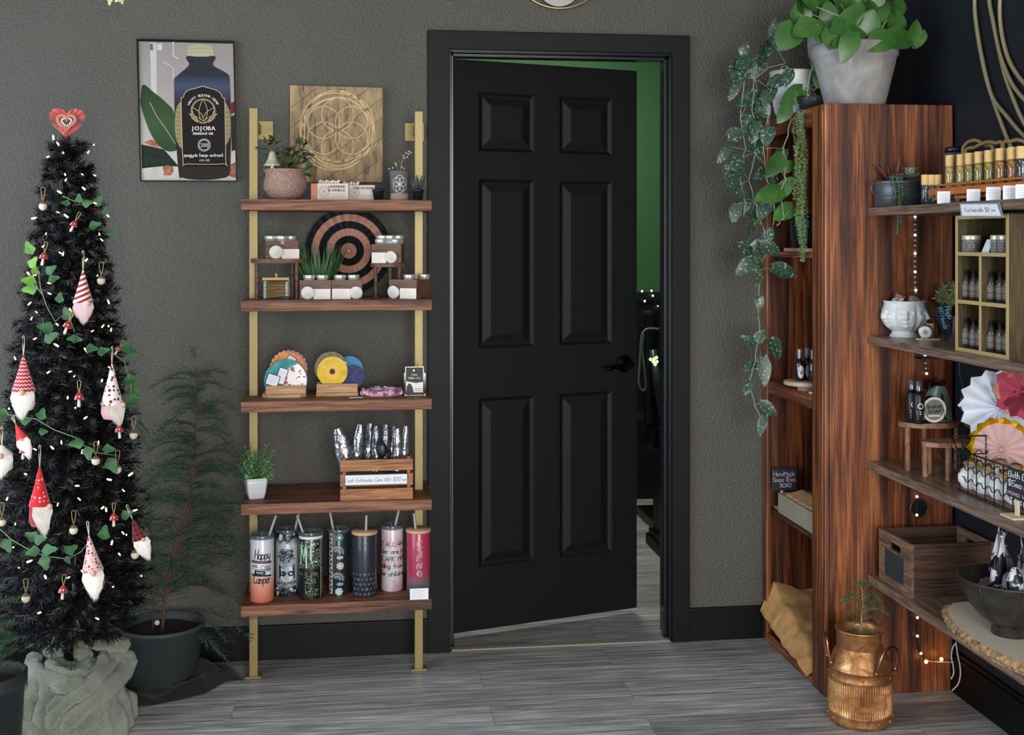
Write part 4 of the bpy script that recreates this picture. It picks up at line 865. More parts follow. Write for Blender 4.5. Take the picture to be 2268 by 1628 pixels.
# ---- shelf 2
m_walnut = wood('walnut_block', '37241b', '5f4234', '7d5b48', (1.2, 25, 25), 9, .6, .15, .3); m_walnutL = wood('light_walnut', '5b4136', '86675a', 'a48678', (25, 25, 1.5), 9, .6, .15, .3)
m_lid = M('silver_lid', 'cfcfcb', .3, .55); m_lidw = M('printed_white_lid', 'dcdad5', .5, var=.05, vs=300); m_glassj = clearm('frosted_jar', 'd5d8d5', .1, .1, .45); m_card = M('cream_card', 'e3dcd4', .8); m_ink2 = M('faint_ink', '9a938c', .8)
FZ = zx(520, 450, 4.93)
fc = P(*FZ(1245, 520), -.045); t = thing('paper_fan', 'large pleated rosette of black and rose gold paper rings leaning behind the jars', 'decoration', fc, 'paper fans')
def rosette(t, c, ring, n, amp, ax, ay, nrm, mats, name='pleats', wav=0, keep=None, seed=1):
    """pleated disc: ring = [(radius, material)]"""
    b = MB(); ax, ay, nrm = V(ax), V(ay), V(nrm)
    rs = [0.003]
    for r, _ in ring: rs.append(r)
    for j in range(len(rs)-1):
        for i in range(2*n):
            if keep and not keep((i+.5)/(2*n), j): continue
            def pt(ii, r): a = pi*ii/n; h = amp*(r/rs[-1])**.5*(1 if ii % 2 else -1); rr_ = r*(1+(wav*(1 if ii % 2 else -1) if r == rs[-1] else 0)); return c+ax*(rr_*cos(a))+ay*(rr_*sin(a))+nrm*h
            b.poly([pt(i, rs[j]), pt(i+1, rs[j]), pt(i+1, rs[j+1]), pt(i, rs[j+1])], ring[j][1])
    return b.build(name, mats, t)
m_pblack = M('black_paper', '15181a', .55); m_rose = M('rose_gold_paper', 'b98d7c', .4, .15)
rz = [(r*mp(772, -.045)/4.93, m_) for r, m_ in ((85, 1), (165, 0), (245, 1), (325, 0), (402, 1), (470, 0))]
rosette(t, fc, rz, 26, .006, (1, 0, 0), (0, 0, 1), (0, -1, 0), [m_pblack, m_rose])
MB().sph(fc+V((0, -.006, 0)), (.006, .003, .006), 12).build('centre_button', m_rose, t)
def riser(label, x0, x1, ytop, ybot, legs, Y, depth, mat, zbase, grp='wooden display risers', r=.0065):
    k = mp((x0+x1)/2, Y); cx = hx((x0+x1)/2, Y); w = (x1-x0)*k/2; zt = 1.42-(ytop-HZ)*k; t = thing('display_riser', label, 'stand', (cx, Y, zbase), grp)
    b = MB(); pts = []
    for i in range(40):
        a = 2*pi*i/40; pts.append(V((cx+w*cos(a), Y+depth*sin(a), zt-.013)))
    b.prism(pts, (0, 0, .013)); b.build('top', mat, t)
    for lx, dy in legs: MB().cyl((hx(lx, Y+dy), Y+dy, zbase), (hx(lx, Y+dy), Y+dy, zt-.012), r, seg=12).build('leg', mat, t)
    return zt
r1 = riser('half oval walnut riser with three legs at the left of the second board', 557, 681, 573, 662, ((569, -.02), (648, .035), (657, -.03)), -.19, .062, m_walnut, SZ[1])
r2 = riser('small walnut riser with three legs at the right of the second board', 820, 901, 582, 660, ((832, -.01), (864, .025), (885, .0)), -.15, .05, m_walnut, SZ[1])
MATS['light_leg'] = m_walnutL
jarp = thing('cream_jar', '', 'jar', (0, 0, 0)); b = MB(); b.lathe([(.0165, 0), (.0175, .002), (.0175, .018), (.0001, .018)], seg=24); b.build('jar_body', m_glassj, jarp, True)
b = MB(); b.lathe([(.0192, .0175), (.0196, .0185), (.0196, .0265), (.019, .028), (.0001, .0283)], seg=28); b.build('lid', m_lid, jarp, True)
used = [False]
def jar(loc, label, s=1):
    o = jarp if not used[0] else dup(jarp); used[0] = True; o.location = loc; o['label'] = label; o['group'] = 'small lidded balm jars'; o.scale = (s, s, s)
def block(label, x0, x1, y0, y1, Y, zb, rz, jars, disc_px, card, depth=.055, mat=m_walnut, jl='', jz=-.004, two=None):
    k = mp((x0+x1)/2, Y); w = (x1-x0)*k/cos(rz)/1.0; h = (y1-y0)*k; c = V((hx((x0+x1)/2, Y), Y, zb)); t = thing('jar_holder', label, 'holder', c, 'walnut jar holders', rz)
    b = MB(); b.box((-w/2, 0, 0), (w/2, depth, h), 0, .001); b.build('block', mat, t, True)
    Rm = Matrix.Rotation(rz, 4, 'Z')
    for i, (jx, jy, lv) in enumerate(jars): jar(c+(Rm @ V((jx*w, jy*depth, 0)))+V((0, 0, h-.012+lv*.0125)) , jl % ['first', 'second', 'third', 'fourth', 'fifth', 'sixth'][i])
    dx, dr = disc_px; tt = thing('round_tin', 'round white printed tin against the '+label.split(' with')[0], 'tin', c+(Rm @ V((dx*w, -.006, dr))), 'white printed tins', rz)
    tt.rotation_euler = (radians(8), 0, rz); b = MB(); T = Matrix.Rotation(pi/2, 4, 'X'); b.lathe([(.0001, -.006), (dr-.001, -.006), (dr-.001, 0), (.0001, 0)], seg=32, T=T); b.build('tin_body', m_lid, tt, True)
    b = MB(); b.lathe([(dr, -.003), (dr, .004), (dr-.001, .005), (.0001, .005)], seg=36, T=T); b.build('lid', m_lidw, tt, True)
    b = MB(); fn = lambda u, v: V((u, -.0056, v)); ribbons(b, [circ(0, 0, dr*.84, 30), circ(0, 0, dr*.3, 20)], .0006, fn)
    for a in range(7): ribbons(b, [[(-dr*.6, dr*(.5-a*.17)), (-dr*.3, dr*(.56-a*.17)), (dr*.1, dr*(.47-a*.17)), (dr*.6, dr*(.53-a*.17))]], .0005, fn)
    b.build('lid_print', m_ink2, tt, True)
    x0, x1, ch = card; cc = thing('price_card', 'small cream text card by the tin of the '+label.split(' with')[0], 'card', c+(Rm @ V(((x0+x1)/2*w, -.003, 0))), 'cream price cards', rz); cw = (x1-x0)*w
    b = MB(); b.box((-cw/2, -.001, 0), (cw/2, .0, ch*h)); b.build('card_stock', m_card, cc, True); b = MB(); fn = lambda u, v: V((u, -.0014, v))
    for a in range(6): ribbons(b, [[(-cw*.42, ch*h*(.85-a*.14)), (cw*(.1+.3*((a*37) % 5)/5), ch*h*(.85-a*.14))]], .0005, fn)
    b.build('print', m_ink2, cc, True); return t
block('left block on the oval riser with three lids on top', 590, 660, 533, 573, -.222, r1, radians(14), [(-.3, .5, 0), (.02, .3, 0), (.32, .6, 0)], (-.2, .0218), (-.02, .52, .54), jl='silver lidded jar on the block of the oval riser, %s from the left')
block('middle left block on the second board with two lids on top', 664, 733, 621, 663, -.262, SZ[1], 0, [(-.2, .5, 0), (.22, .5, 0)], (-.24, .0208), (-.06, .48, .54), jl='silver lidded jar on the middle left block of the second board, %s from left')
block('middle right block on the second board with two lids on top', 734.5, 802, 621, 663, -.262, SZ[1], 0, [(-.22, .5, 0), (.22, .5, 0)], (.3, .0205), (-.48, .12, .54), jl='silver lidded jar on the middle right block of the second board, %s from left')
block('upper right block on the small riser with stacked lids on top', 823, 888, 541, 583, -.19, r2, radians(-14), [(-.25, .5, 0), (.25, .4, 0), (-.2, .5, 1), (.1, .3, 1), (.33, .6, 1)], (.17, .02), (-.48, .0, .55), jl='silver lidded jar in the double stack on the small riser, %s placed')
block('turned block at the right end with two lids on top', 862, 922, 621, 663, -.262, SZ[1], radians(-33), [(.1, .3, 0), (.32, .95, 0)], (-.29, .021), (-.08, .5, .55), .085, jl='silver lidded jar on the turned block at the right end, %s one', mat=m_walnut)
# cotton swab box
Y = -.27; k = mp(612, Y); x0, x1 = hx(581.5, Y), hx(639.5, Y); zb = SZ[1]; zt = zb+(661-618)*k; t = thing('swab_box', 'clear acrylic box of cotton swabs with a bamboo lid under the oval riser', 'box', ((x0+x1)/2, Y, zb))
m_acr = clearm('clear_acrylic', 'f2f6f5', .06, .05); b = MB()
for lo, hi in (((x0, Y, zb), (x1, Y+.002, zt)), ((x0, Y+.073, zb), (x1, Y+.075, zt)), ((x0, Y, zb), (x0+.002, Y+.075, zt)), ((x1-.002, Y, zb), (x1, Y+.075, zt)), ((x0, Y, zb), (x1, Y+.075, zb+.003))): b.box(lo, hi)
b.build('acrylic_walls', m_acr, t); m_bamb = M('bamboo', 'b8945f', .6, var=.15, vs=50)
b = MB(); b.box((x0-.001, Y-.001, zt), (x1+.001, Y+.076, zt+.008), 0, .001); b.build('bamboo_lid', m_bamb, t); MB().cyl(((x0+x1)/2, Y+.037, zt+.008), ((x0+x1)/2, Y+.037, zt+.02), .0045).build('knob', m_bamb, t)
b = MB(); rs = random.Random(3)
for i in range(80):
    y = Y+.006+rs.random()*.062; z = zb+.008+rs.random()*(zt-zb-.014); a = rs.uniform(-.12, .12); cx = (x0+x1)/2; L = .036; d = V((cos(a), 0, sin(a)))
    p = V((cx, y, min(z, zt-.008))); b.cyl(p-d*L*.9, p+d*L*.9, .0009, seg=5); b.sph(p-d*L*.95, (.005, .0024, .0024), 6, 1); b.sph(p+d*L*.95, (.005, .0024, .0024), 6, 1)
o = b.build('cotton_swabs', [M('swab_stick', 'b98a4c', .7), M('cotton', 'e8e6e2', .95)], None, thing=((x0+x1)/2, Y+.03, zb+.004)); tag(o, 'cotton swabs with wooden sticks filling the clear acrylic box', 'swabs'); o['kind'] = 'stuff'
def grass(label, c, H, spread, n, mat, name='grass_plant', pot=None, seed=1, W=.005, loc=None):
    t = thing(name, label, 'potted plant', c); b = MB(); rg = random.Random(seed)
    for i in range(n):
        a = rg.uniform(0, 2*pi); s_ = rg.random()**.5; d = V((cos(a)*s_*spread, sin(a)*s_*spread*.6, 1)).normalized(); L = H*rg.uniform(.45, 1.08); o = V(c)+V((cos(a)*.008, sin(a)*.008, .02)); b.leaf(o, d, (cos(a), sin(a), .1), L, W, 'lance', 0, .45*s_, .15, 6)
    b.build('blades', mat, t)
    if pot: cup(t, V(c), pot*.75, pot, .03, m_bpot)
    return t
c = V((hx(706, -.16), -.16, SZ[1])); grass('bushy green grass plant behind the middle jar holders', c, .16, 1.35, 170, M('grass_green', '355c33', .5, var=.4, vs=30), pot=.022, W=.008)
# ================================================================ shelf 3
YB = PZ(745, 877, SZ[2]).y+.012
m_lw = wood('raw_birch', '94704f', 'b28c66', 'cdab85', (1.2, 20, 20), 8, .7, .15, .2)
YH = PZ(630, 880, SZ[2]).y
def holder3(label, x0, x1, ya, yb, bx0, bx1, Y, oct_=False):
    k = mp(x0, Y); zb = SZ[2]; A, B = hx(x0, Y), hx(x1, Y); C0, C1 = hx(bx0, Y-.012), hx(bx1, Y-.012); zt = 1.42-(ya-HZ)*k; zm = 1.42-(yb-HZ)*k
    t = thing('coaster_holder', label, 'holder', ((A+B)/2, Y, zb), 'birch coaster holders')
    b = MB(); d = .018 if oct_ else .002
    b.prism([(C0+d, Y-.016, zb), (C1-d, Y-.016, zb), (C1, Y-.016+d, zb), (C1, Y+.075, zb), (C0, Y+.075, zb), (C0, Y-.016+d, zb)], (0, 0, zm-zb)); b.build('base', m_lw, t)
    for yy_, n in ((Y, 'front_rail'), (Y+.055, 'back_rail')): b = MB(); b.box((A, yy_, zm-.0005), (B, yy_+.013, zt), 0, .001); b.build('front_rail' if n == 'front_rail' else 'back_rail', m_lw, t)
    return zt
h3a = holder3('raw birch holder with clipped corners carrying floral and orange coasters', 588, 677, 855.5, 873, 580, 678, YH, True)
h3b = holder3('raw birch holder carrying the yellow daisy and blue coasters', 701, 792, 851, 870, 700, 793.5, PZ(745, 877, SZ[2]).y+.012)
def coaster(label, px, py, rpx, Y, mats, scal=0, nsc=22, draw=None, th=.007, tilt=6):
    k = mp(px, Y); r = rpx*k; c = P(px, py, Y); t = thing('coaster', label, 'coaster', (c.x, c.y, c.z-r), 'round resin coasters'); b = MB()
    pts = [c+V(((r*(1+scal*cos(nsc*a)))*cos(a), 0, (r*(1+scal*cos(nsc*a)))*sin(a))) for a in (2*pi*i/96 for i in range(96))]
    b.prism(pts, (0, th, 0)); b.build('resin_disc', mats[0], t)
    if draw:
        b = MB(); draw(b, lambda u, v, l=1: c+V((u*r, -.0003*l, v*r))); b.build('inlay', mats[1:], t)
    return t
def resin(name, c1, c2, c3, s=20): 
    m, nt, b = nodes(name); f = noisef(nt, coords(nt), s, 4, .6, 1.5); nt.links.new(ramp(nt, f, [(.32, lin(c1)), (.5, lin(c2)), (.68, lin(c3))]), b.inputs['Base Color']); b.inputs['Roughness'].default_value = .5; b.inputs['Specular IOR Level'].default_value = .25; return m
m_or = resin('orange_resin', 'd47a3a', 'e0915a', 'a86444', 35); m_teal = resin('teal_resin', '1f7480', '3b8f95', '8fb4b0', 12); m_flo = M('floral_white', 'e6dfd9', .3, coat=.4); m_flr = M('floral_red', '8f4138', .4); m_mag = M('magenta_bloom', 'a63a5e', .4)
m_yel = resin('yellow_resin', 'c9a010', 'd9b92a', 'cfc38a', 30); m_pet = M('daisy_petal', 'e2ab12', .4); m_dkc = M('daisy_centre', '3a2b14', .6); m_blue = resin('blue_resin', '2e6f96', '3a86a8', '2c5f7c', 14); m_pur = resin('indigo_resin', '1f2552', '2b3168', '3c4a8c', 25); m_tan = resin('bronze_resin', '8a7a5c', '6a5f4e', 'b3a68a', 20)
coaster('orange scalloped agate coaster at the back of the left birch holder', 639, 817, 41, YH+.045, [m_or, M('rust_rim', '7a4a38', .3)], .03, 24, lambda b, f: ribbons(b, [circ(0, 0, .93, 60, a0=-.6, a1=1.7)], .1, f))
def dr1(b, f):
    pts = [(cos(a)*.97, sin(a)*.97) for a in (radians(-75+i*10) for i in range(14))]+[(.1, .55), (-.05, .2), (-.1, -.2), (.1, -.6), (.2, -.95)]
    b.poly([f(*p) for p in pts], 0); rr_ = random.Random(5)
    for i in range(26):
        x, y = rr_.uniform(.15, .9), rr_.uniform(-.8, .5)
        if x*x+y*y < .8: disc2(b, x, y, rr_.uniform(.03, .08), lambda u, v: f(u, v, 2), 1, 6, .04)
    for x, y, s in ((-.12, .35, .12), (-.02, .12, .1), (-.2, .05, .09), (.0, -.1, .1), (.3, .55, .1)): disc2(b, x, y, s, lambda u, v: f(u, v, 3), 2, 9)
coaster('teal and white floral coaster at the front of the left birch holder', 633, 843, 47, YH+.018, [m_teal, m_flo, m_flr, m_mag], .008, 30, dr1)
def dr2(b, f):
    for k in range(26):
        a = 2*pi*k/26; q = petal(0, 0, math.degrees(a), .62, .075); b.poly([f(x, y, 1+k*.02) for x, y in q], 0)
    disc2(b, 0, 0, .19, lambda u, v: f(u, v, 3), 1, 18)
coaster('bronze clear coaster behind the yellow daisy one', 733, 815, 36, YB+.03, [m_tan], 0)
coaster('teal blue coaster at the back right of the right birch holder', 774, 819, 30, YB+.042, [m_blue], 0)
coaster('indigo speckled coaster in front of the teal blue one', 782, 834, 25, YB+.03, [m_pur], .01, 20)
coaster('bright yellow daisy coaster in the right birch holder', 736, 823, 33.5, YB+.018, [m_yel, m_pet, m_dkc], .008, 26, dr2)
def tagcard(label, px, py, w, h, ang, Y, black=True):
    k = mp(px, Y); c = P(px, py, Y); t = thing('product_tag', label, 'tag', c, 'white tags on the coasters'); t.rotation_euler = (0, radians(ang), 0); w *= k; h *= k
    b = MB(); b.box((-w/2-.002, 0, -h/2-.002), (w/2+.002, .0008, h/2+.002)); b.build('backing_card', m_black_ink, t, True); b = MB(); b.box((-w/2, -.0004, -h/2), (w/2, 0, h/2)); b.build('paper', M('tag_paper', 'dfe0e6', .7), t, True)
    b = MB(); 
    for i in range(5): ribbons(b, [[(-w*.38, h*(.3-i*.14)), (w*(.3-.07*(i % 3)), h*(.3-i*.14))]], .0006, lambda u, v: V((u, -.0007, v)))
    b.build('print', m_ink2 if black else m_flr, t, True)
tagcard('white printed tag leaning on the teal side of the floral coaster', 604, 842, 25, 23, 18, YH+.012); tagcard('white tag with a red flower in front of the floral coaster', 624, 833, 18, 34, 18, YH+.014, False); tagcard('white tag on the orange coaster', 645, 797, 18, 14, 35, YH+.04); tagcard('narrow white tag between the yellow and blue coasters', 763, 805, 8, 9, 35, YB+.026)
c = PZ(847, 874, SZ[2]); t = thing('crystal_coaster', 'pink crystal rimmed coaster lying flat on the middle board', 'coaster', c); R0 = 45*mp(847, c.y)
b = MB(); b.lathe([(R0*.93, 0), (R0*.97, .004), (R0*.95, .011), (R0*.7, .010), (.0001, .009)], c, 48); b.build('resin_disc', resin('pink_resin', 'c77f9c', 'd58dab', 'e2b0c4', 25), t)
b = MB(); rc = random.Random(9)
for i in range(230):
    a = rc.uniform(0, 2*pi); r_ = R0*rc.uniform(.72, 1.0); p = c+V((r_*cos(a), r_*sin(a), rc.uniform(.006, .014))); s_ = rc.uniform(.003, .0055); T = Matrix.Rotation(rc.random()*3, 4, V((rc.random(), rc.random(), rc.random())).normalized())
    b.box((-s_, -s_, -s_), (s_, s_, s_), i % 3, 0, Matrix.Translation(p) @ T)
b.build('crystals', [M('pink_crystal', 'd292ab', .15, coat=.5), M('pale_crystal', 'e3cdd6', .1, coat=.5), M('mauve_crystal', '9c7c93', .15, .3, coat=.5)], t)
c = PZ(788, 881, SZ[2]); b = MB(); b.box((-.022, -.009, 0), (.022, .009, .0012)); o = b.build('business_card', M('white_cardstock', 'd9d6d2', .7), None, True); o.location = (c.x, c.y, c.z+.0005); o.rotation_euler = (0, 0, .1); tag(o, 'small white card lying flat at the shelf edge before the right birch holder', 'card')
Y = PZ(922, 878, SZ[2]).y; k = mp(920, Y); x0, x1 = hx(899, Y), hx(937, Y); z0, z1 = SZ[2], SZ[2]+64*k
t = thing('acrylic_sign', 'small clear acrylic sign reading Trina Miller Art over a dark tree scene', 'sign', ((x0+x1)/2, Y, z0))
b = MB(); b.box((x0-.003, Y+.003, z0), (x1+.003, Y+.005, z1+.003), 0, .0008); b.box((x0-.006, Y-.004, z0), (x0-.004, Y+.02, z1*0+z0+.075)); b.box((x1+.004, Y-.004, z0), (x1+.008, Y+.02, z0+.075)); b.box((x0-.006, Y-.006, z0), (x1+.008, Y+.02, z0+.003)); b.build('acrylic_frame', m_acr, t)
fn = lambda u, v: V(((x0+x1)/2+u, Y+.0015, z0+v)); w = x1-x0; h = z1-z0
b = MB(); b.poly([V((x0, Y+.0022, z0+.008)), V((x1, Y+.0022, z0+.008)), V((x1, Y+.0022, z1)), V((x0, Y+.0022, z1))]); b.build('dark_print', M('dark_photo_print', '1c191a', .5), t)
b = MB(); b.poly([fn(-w*.5, h*.14), fn(w*.5, h*.14), fn(w*.5, h*.5), fn(w*.1, h*.46), fn(-w*.5, h*.53)], 0); b.poly([V((x, Y+.0008, z)) for x, z in ((x0, z0+h*.13), (x0+w*.45, z0+h*.13), (x0+w*.4, z0+h*.3), (x0+w*.3, z0+h*.42), (x0+w*.18, z0+h*.46), (x0+w*.05, z0+h*.35))], 1)
for v in (.2, .27): ribbons(b, [[(0, h*v), (w*.5, h*(v-.02))]], .0015, lambda u, vv: V(((x0+x1)/2+u, Y+.001, z0+vv)), 1)
letters(b, 'Trina', .0098, fn, -.001, h*.72, 0, bold=.0003); letters(b, 'Miller Art', .0098, fn, 0, h*.6, 0, bold=.0003); disc2(b, -.002, h*.9, .0035, fn, 0); b.build('white_print', [M('sign_white', 'ddd8d2', .5), m_black_ink], t)
for sx_ in (x0-.002, x1+.005): MB().sph((sx_, Y-.008, z0+.006), .003, 8).build('rubber_foot', m_white_ink, t)
# ================================================================ shelf 4
c = PZ(565, 1107, SZ[3]); k = mp(565, c.y); c = V((c.x, c.y+.028, SZ[3])); t = thing('potted_rosemary', 'artificial rosemary bush in a tapered square white pot at the left of the fourth board', 'potted plant', c)
b = MB()
def sqring(s, z, r=.25, n=6):
    o = []
    for qx, qy, a0 in ((1, 1, 0), (-1, 1, 90), (-1, -1, 180), (1, -1, 270)):
        for i in range(n+1): a = radians(a0+90*i/n); o.append(V((qx*s*(1-r)+s*r*cos(a), qy*s*(1-r)+s*r*sin(a), z)))
    return o
Rz_ = Matrix.Rotation(radians(14), 4, 'Z'); secs = [(.022, 0), (.0245, .003), (.0285, .02), (.0325, .05), (.0335, .067), (.0312, .067), (.03, .055), (.028, .05)]; n_ = 28
vs_ = []
for s_, z in secs: vs_ += [Rz_ @ v+c for v in sqring(s_, z)]
b.add(vs_, [(i*n_+j, i*n_+(j+1) % n_, (i+1)*n_+(j+1) % n_, (i+1)*n_+j) for i in range(len(secs)-1) for j in range(n_)]+[list(range(n_))[::-1], list(range((len(secs)-1)*n_, len(secs)*n_))], 0, True); b.build('pot', M('white_ceramic', 'c9cbce', .25, coat=.3), t)
b = MB(); rg = random.Random(6)
for px, py in [(540, 990), (548, 1000), (552, 985), (590, 985), (583, 992), (603, 1005), (606, 998), (595, 1010), (575, 1000), (565, 1000), (560, 1010), (530, 1015), (536, 1005), (528, 1030), (545, 1022), (556, 1020), (566, 1015), (580, 1012), (590, 1022), (600, 1030), (604, 1040), (598, 1052), (570, 1030), (558, 1035), (545, 1042), (535, 1040), (548, 1058), (574, 1048), (586, 1042), (602, 1058), (540, 1030), (577, 1025)]:
    o = c+V((rg.uniform(-.012, .012), rg.uniform(-.012, .012), .052)); e = P(px, py, c.y+rg.uniform(-.04, .03)); b.tube([o, o.lerp(e, .5)+V((0, 0, .006)), e], .001, 4, 1); d = (e-o).normalized(); _, s2, u2 = basis(d); L0 = (e-o).length
    for i in range(26):
        q = o.lerp(e, .25+.75*i/26); a = i*2.4; dd = (d*.8+s2*cos(a)+u2*sin(a)).normalized(); b.leaf(q, dd, d, .0155*rg.uniform(.7, 1.1), .0046, 'lance', 0 if i % 4 else 2, .1, .1, 3)
b.build('foliage', [M('rosemary_green', '4f8a5e', .5, var=.4, vs=70), M('green_stem', '4b6a3d', .6), M('lime_tip', '93b45c', .5)], t)
# crate
m_cr = wood('honey_pine', '6e4426', '966139', 'b57e50', (1.2, 18, 18), 8, .6, .25, .3)
Y = PZ(833, 1107, SZ[3]).y; k = mp(833, Y); x0, x1 = hx(753.5, Y), hx(914.5, Y); zb = SZ[3]; D = .15
def zz(py): return 1.42-(py-HZ)*k
t = thing('slatted_crate', 'small honey pine slatted crate with a care kit sign on the fourth board', 'crate', ((x0+x1)/2, Y, zb))
for (ya, yb) in ((1018, 1043), (1082, 1108)):
    b = MB(); b.box((x0, Y, zz(yb)), (x1, Y+.007, zz(ya)), 0, .0012); b.build('front_slat', m_cr, t); b = MB(); b.box((x0, Y+D, zz(yb)), (x1, Y+D+.007, zz(ya)), 0, .0012); b.build('back_slat', m_cr, t)
for ya, yb in ((1018, 1043), (1050, 1076), (1082, 1108)):
    for xa in (x0+.0005, x1-.0075): b = MB(); b.box((xa, Y+.007, zz(yb)), (xa+.007, Y+D, zz(ya)), 0, .001); b.build('side_slat', m_cr, t)
b = MB(); b.box((x0, Y, zz(1076)), (x1, Y+.006, zz(1050))); b.build('middle_slat', m_cr, t)
for xa in (x0+.008, x1-.018):
    for ya in (Y+.0075, Y+D-.011): b = MB(); b.box((xa, ya, zb+.001), (xa+.01, ya+.01, zz(1014)), 0, .001); b.build('corner_post', m_cr, t)
b = MB(); b.box((x0+.008, Y+.008, zb+.002), (x1-.008, Y+D-.001, zb+.007)); b.build('crate_base', m_cr, t)
sx0, sx1 = hx(764.5, Y), hx(901.5, Y); t = thing('crate_sign', 'white strip sign with handwriting on the front of the honey pine crate', 'sign', ((sx0+sx1)/2, Y, zz(1073)))
b = MB(); b.box((sx0-.0015, Y-.0035, zz(1074)), (sx1+.0015, Y-.0005, zz(1049)), 0, .0005); b.build('sign_frame', m_black_ink, t); b = MB(); b.box((sx0, Y-.0045, zz(1072.5)), (sx1, Y-.0035, zz(1051))); b.build('sign_face', M('sign_paper', 'dcdde0', .6), t)
b = MB(); st, w_ = strokes('Lash Extension Care Kits $20 ea', .0118, .45, sp=.95); st = centre([[(x*.83, y) for x, y in s] for s in st], w_*.83); ribbons(b, st, .0009, lambda u, v: V(((sx0+sx1)/2+u-.002, Y-.005, zz(1066)+v))); b.build('handwriting', M('pencil_ink', '3f4043', .6), t)
m_foil = M('clear_foil_bag', '85878c', .12, .7, var=.5, vs=90, bmp=1, bs=70); m_foild = M('smoky_foil', '50535a', .15, .6, var=.6, vs=70, bmp=1, bs=60); m_puf = M('black_pouch', '101318', .35)
for i, (px, top, w, rot, mt) in enumerate([(772, 951, 30, -14, 0), (787, 947, 20, 6, 0), (813, 947, 20, 4, 1), (833, 950, 18, 0, 1), (850, 948, 17, 3, 1), (866, 954, 18, 5, 1), (880, 957, 16, 0, 0), (893, 953, 16, 4, 0)]):
    Yb = Y+.03+.012*(i % 3)+.02; kb = mp(px, Yb); H = (1050-top)*kb; cx = hx(px, Yb); t = thing('kit_bag', 'shiny cellophane care kit bag in the crate, %s from the left' % ['first and widest', 'second', 'third', 'fourth', 'fifth', 'sixth', 'seventh', 'last'][i], 'bag', (cx, Yb, zz(1050)), 'cellophane kit bags in the honey pine crate')
    t.rotation_euler = (0, radians(rot), 0); b = MB(); W = w*kb/2*1.28; sd = i*1.7
    b.grid(lambda u, v: V((W*(1-.55*v**4)*(cos(2*pi*u))*(1+.12*noise.noise(V((u*3, v*5, sd)))), W*.55*(1-.7*v)*sin(2*pi*u)*(1+.3*noise.noise(V((u*6, v*8, sd)))), H*v)), 20, 18, wrap=True); b.build('bag_film', m_foil if mt == 0 else m_foild, t, True)
    b = MB(); b.sph((0, 0, H*.3), (W*.8, W*.35, H*.28), 10); b.build('pouch', m_puf, t, True)
p = P(846, 994, Y+.018); t = thing('pouch', 'round black pouch standing in front of the bags in the crate', 'pouch', p); b = MB(); b.sph(p-V((0, 0, .004)), (.018, .008, .024), 18); b.build('body', m_puf, t); b = MB(); b.tube([p+V((.017*cos(a), -.0075, -.003+.022*sin(a))) for a in (pi*i/16 for i in range(17))], .0012, 5); b.build('zip', m_blk, t)
b = MB(); q = [P(921, 970, -.13), P(920, 1010, -.12), P(923, 1040, -.13), P(921, 1065, -.12), P(925, 1085, -.1)]; tag(b.tube(q, .0012, 5).build('power_cable', m_blkp, thing=q[0]), 'thin dark cord hanging beside the right brass post above the fourth board', 'cable')
# ================================================================ shelf 5: tumblers
m_clid = clearm('smoky_clear_lid', 'c4c8cc', .10, .06, .1); m_straw = M('grey_straw', 'a9adb0', .3, alpha=.85); m_wlid = M('pale_wood_lid', 'c6a07c', .6, var=.08, vs=60)
m_rimm = M('steel_rim', 'b9bcc0', .25, .9)
def cylf(c, r): return lambda u, v, l=1: c+V(((r+.0003*l)*sin(u/r), -(r+.0003*l)*cos(u/r), v))
def tumbler(label, x0, x1, ytop, ybot, bm_, wooden, straw, draw=None, pm=()):
    px = (x0+x1)/2; c = PZ(px, ybot-4, SZ[4]); k = mp(px, c.y); r = (x1-x0)*k/2; c = V((c.x, c.y+r*.9, SZ[4])); k = mp(px, c.y); H = 1.42-(ytop-HZ)*k-SZ[4]+.002
    t = thing('tumbler', label, 'tumbler', c, 'skinny tumblers on the lowest board'); o = MB().lathe([(r*.93, 0), (r, .004), (r, H-.002), (r-.001, H), (.0001, H)], (0, 0, 0), 44).build('body', bm_, t, True)
    if wooden: MB().lathe([(r*1.01, H-.001), (r*1.06, H+.001), (r*1.06, H+.007), (r*1.02, H+.009), (.0001, H+.009)], seg=40).build('wooden_lid', m_wlid, t, True); zl = H+.008
    else:
        MB().lathe([(r*.99, H-.004), (r*1.01, H), (r*1.03, H+.008), (r*1.0, H+.011), (r*.93, H+.0105), (r*.9, H+.004), (.0001, H+.003)], seg=40).build('clear_lid', m_clid, t, True); zl = H+.003
    sx_, sy_, ex, ey = straw; a = V(((sx_-px)*k, 0, zl)); e = V(((ex-px)*k, .004, 1.42-(ey-HZ)*k-SZ[4])); a2 = a-(e-a)*.3; MB().cyl(a2, e, .0041, seg=12).build('straw', m_straw, t, True)
    if draw: b = MB(); draw(b, cylf(V((0, 0, 0)), r+.0003), H, r); b.build('printed_wrap', list(pm), t, True)
    return c, r, H
def hand(b, f, txt, h, v, w, mi=0, u=0, slant=.2, sp=1.2, wr=3.5): st, W = strokes(txt, h, slant, sp=sp); s_ = min(1, w/W) if w else 1; ribbons(b, centre([[(x*s_, y) for x, y in s] for s in st], W*s_), h/wr*.45, lambda a, q: f(a+u, v+q), mi)
I = [M('print_black', '15161a', .4), M('print_navy', '232c3c', .4), M('print_white', 'd9d9dc', .4), M('print_mint', 'a5c9b6', .35), M('print_teal', '4f7b7f', .4), M('print_brown', '4a342d', .5), M('print_rose', 'a5848a', .5), M('print_steel', '7e93a2', .4), M('print_dusty', 'b9aaa5', .4), M('print_mauve', '6b5666', .5), M('print_palegrey', 'c1b5bb', .5)]
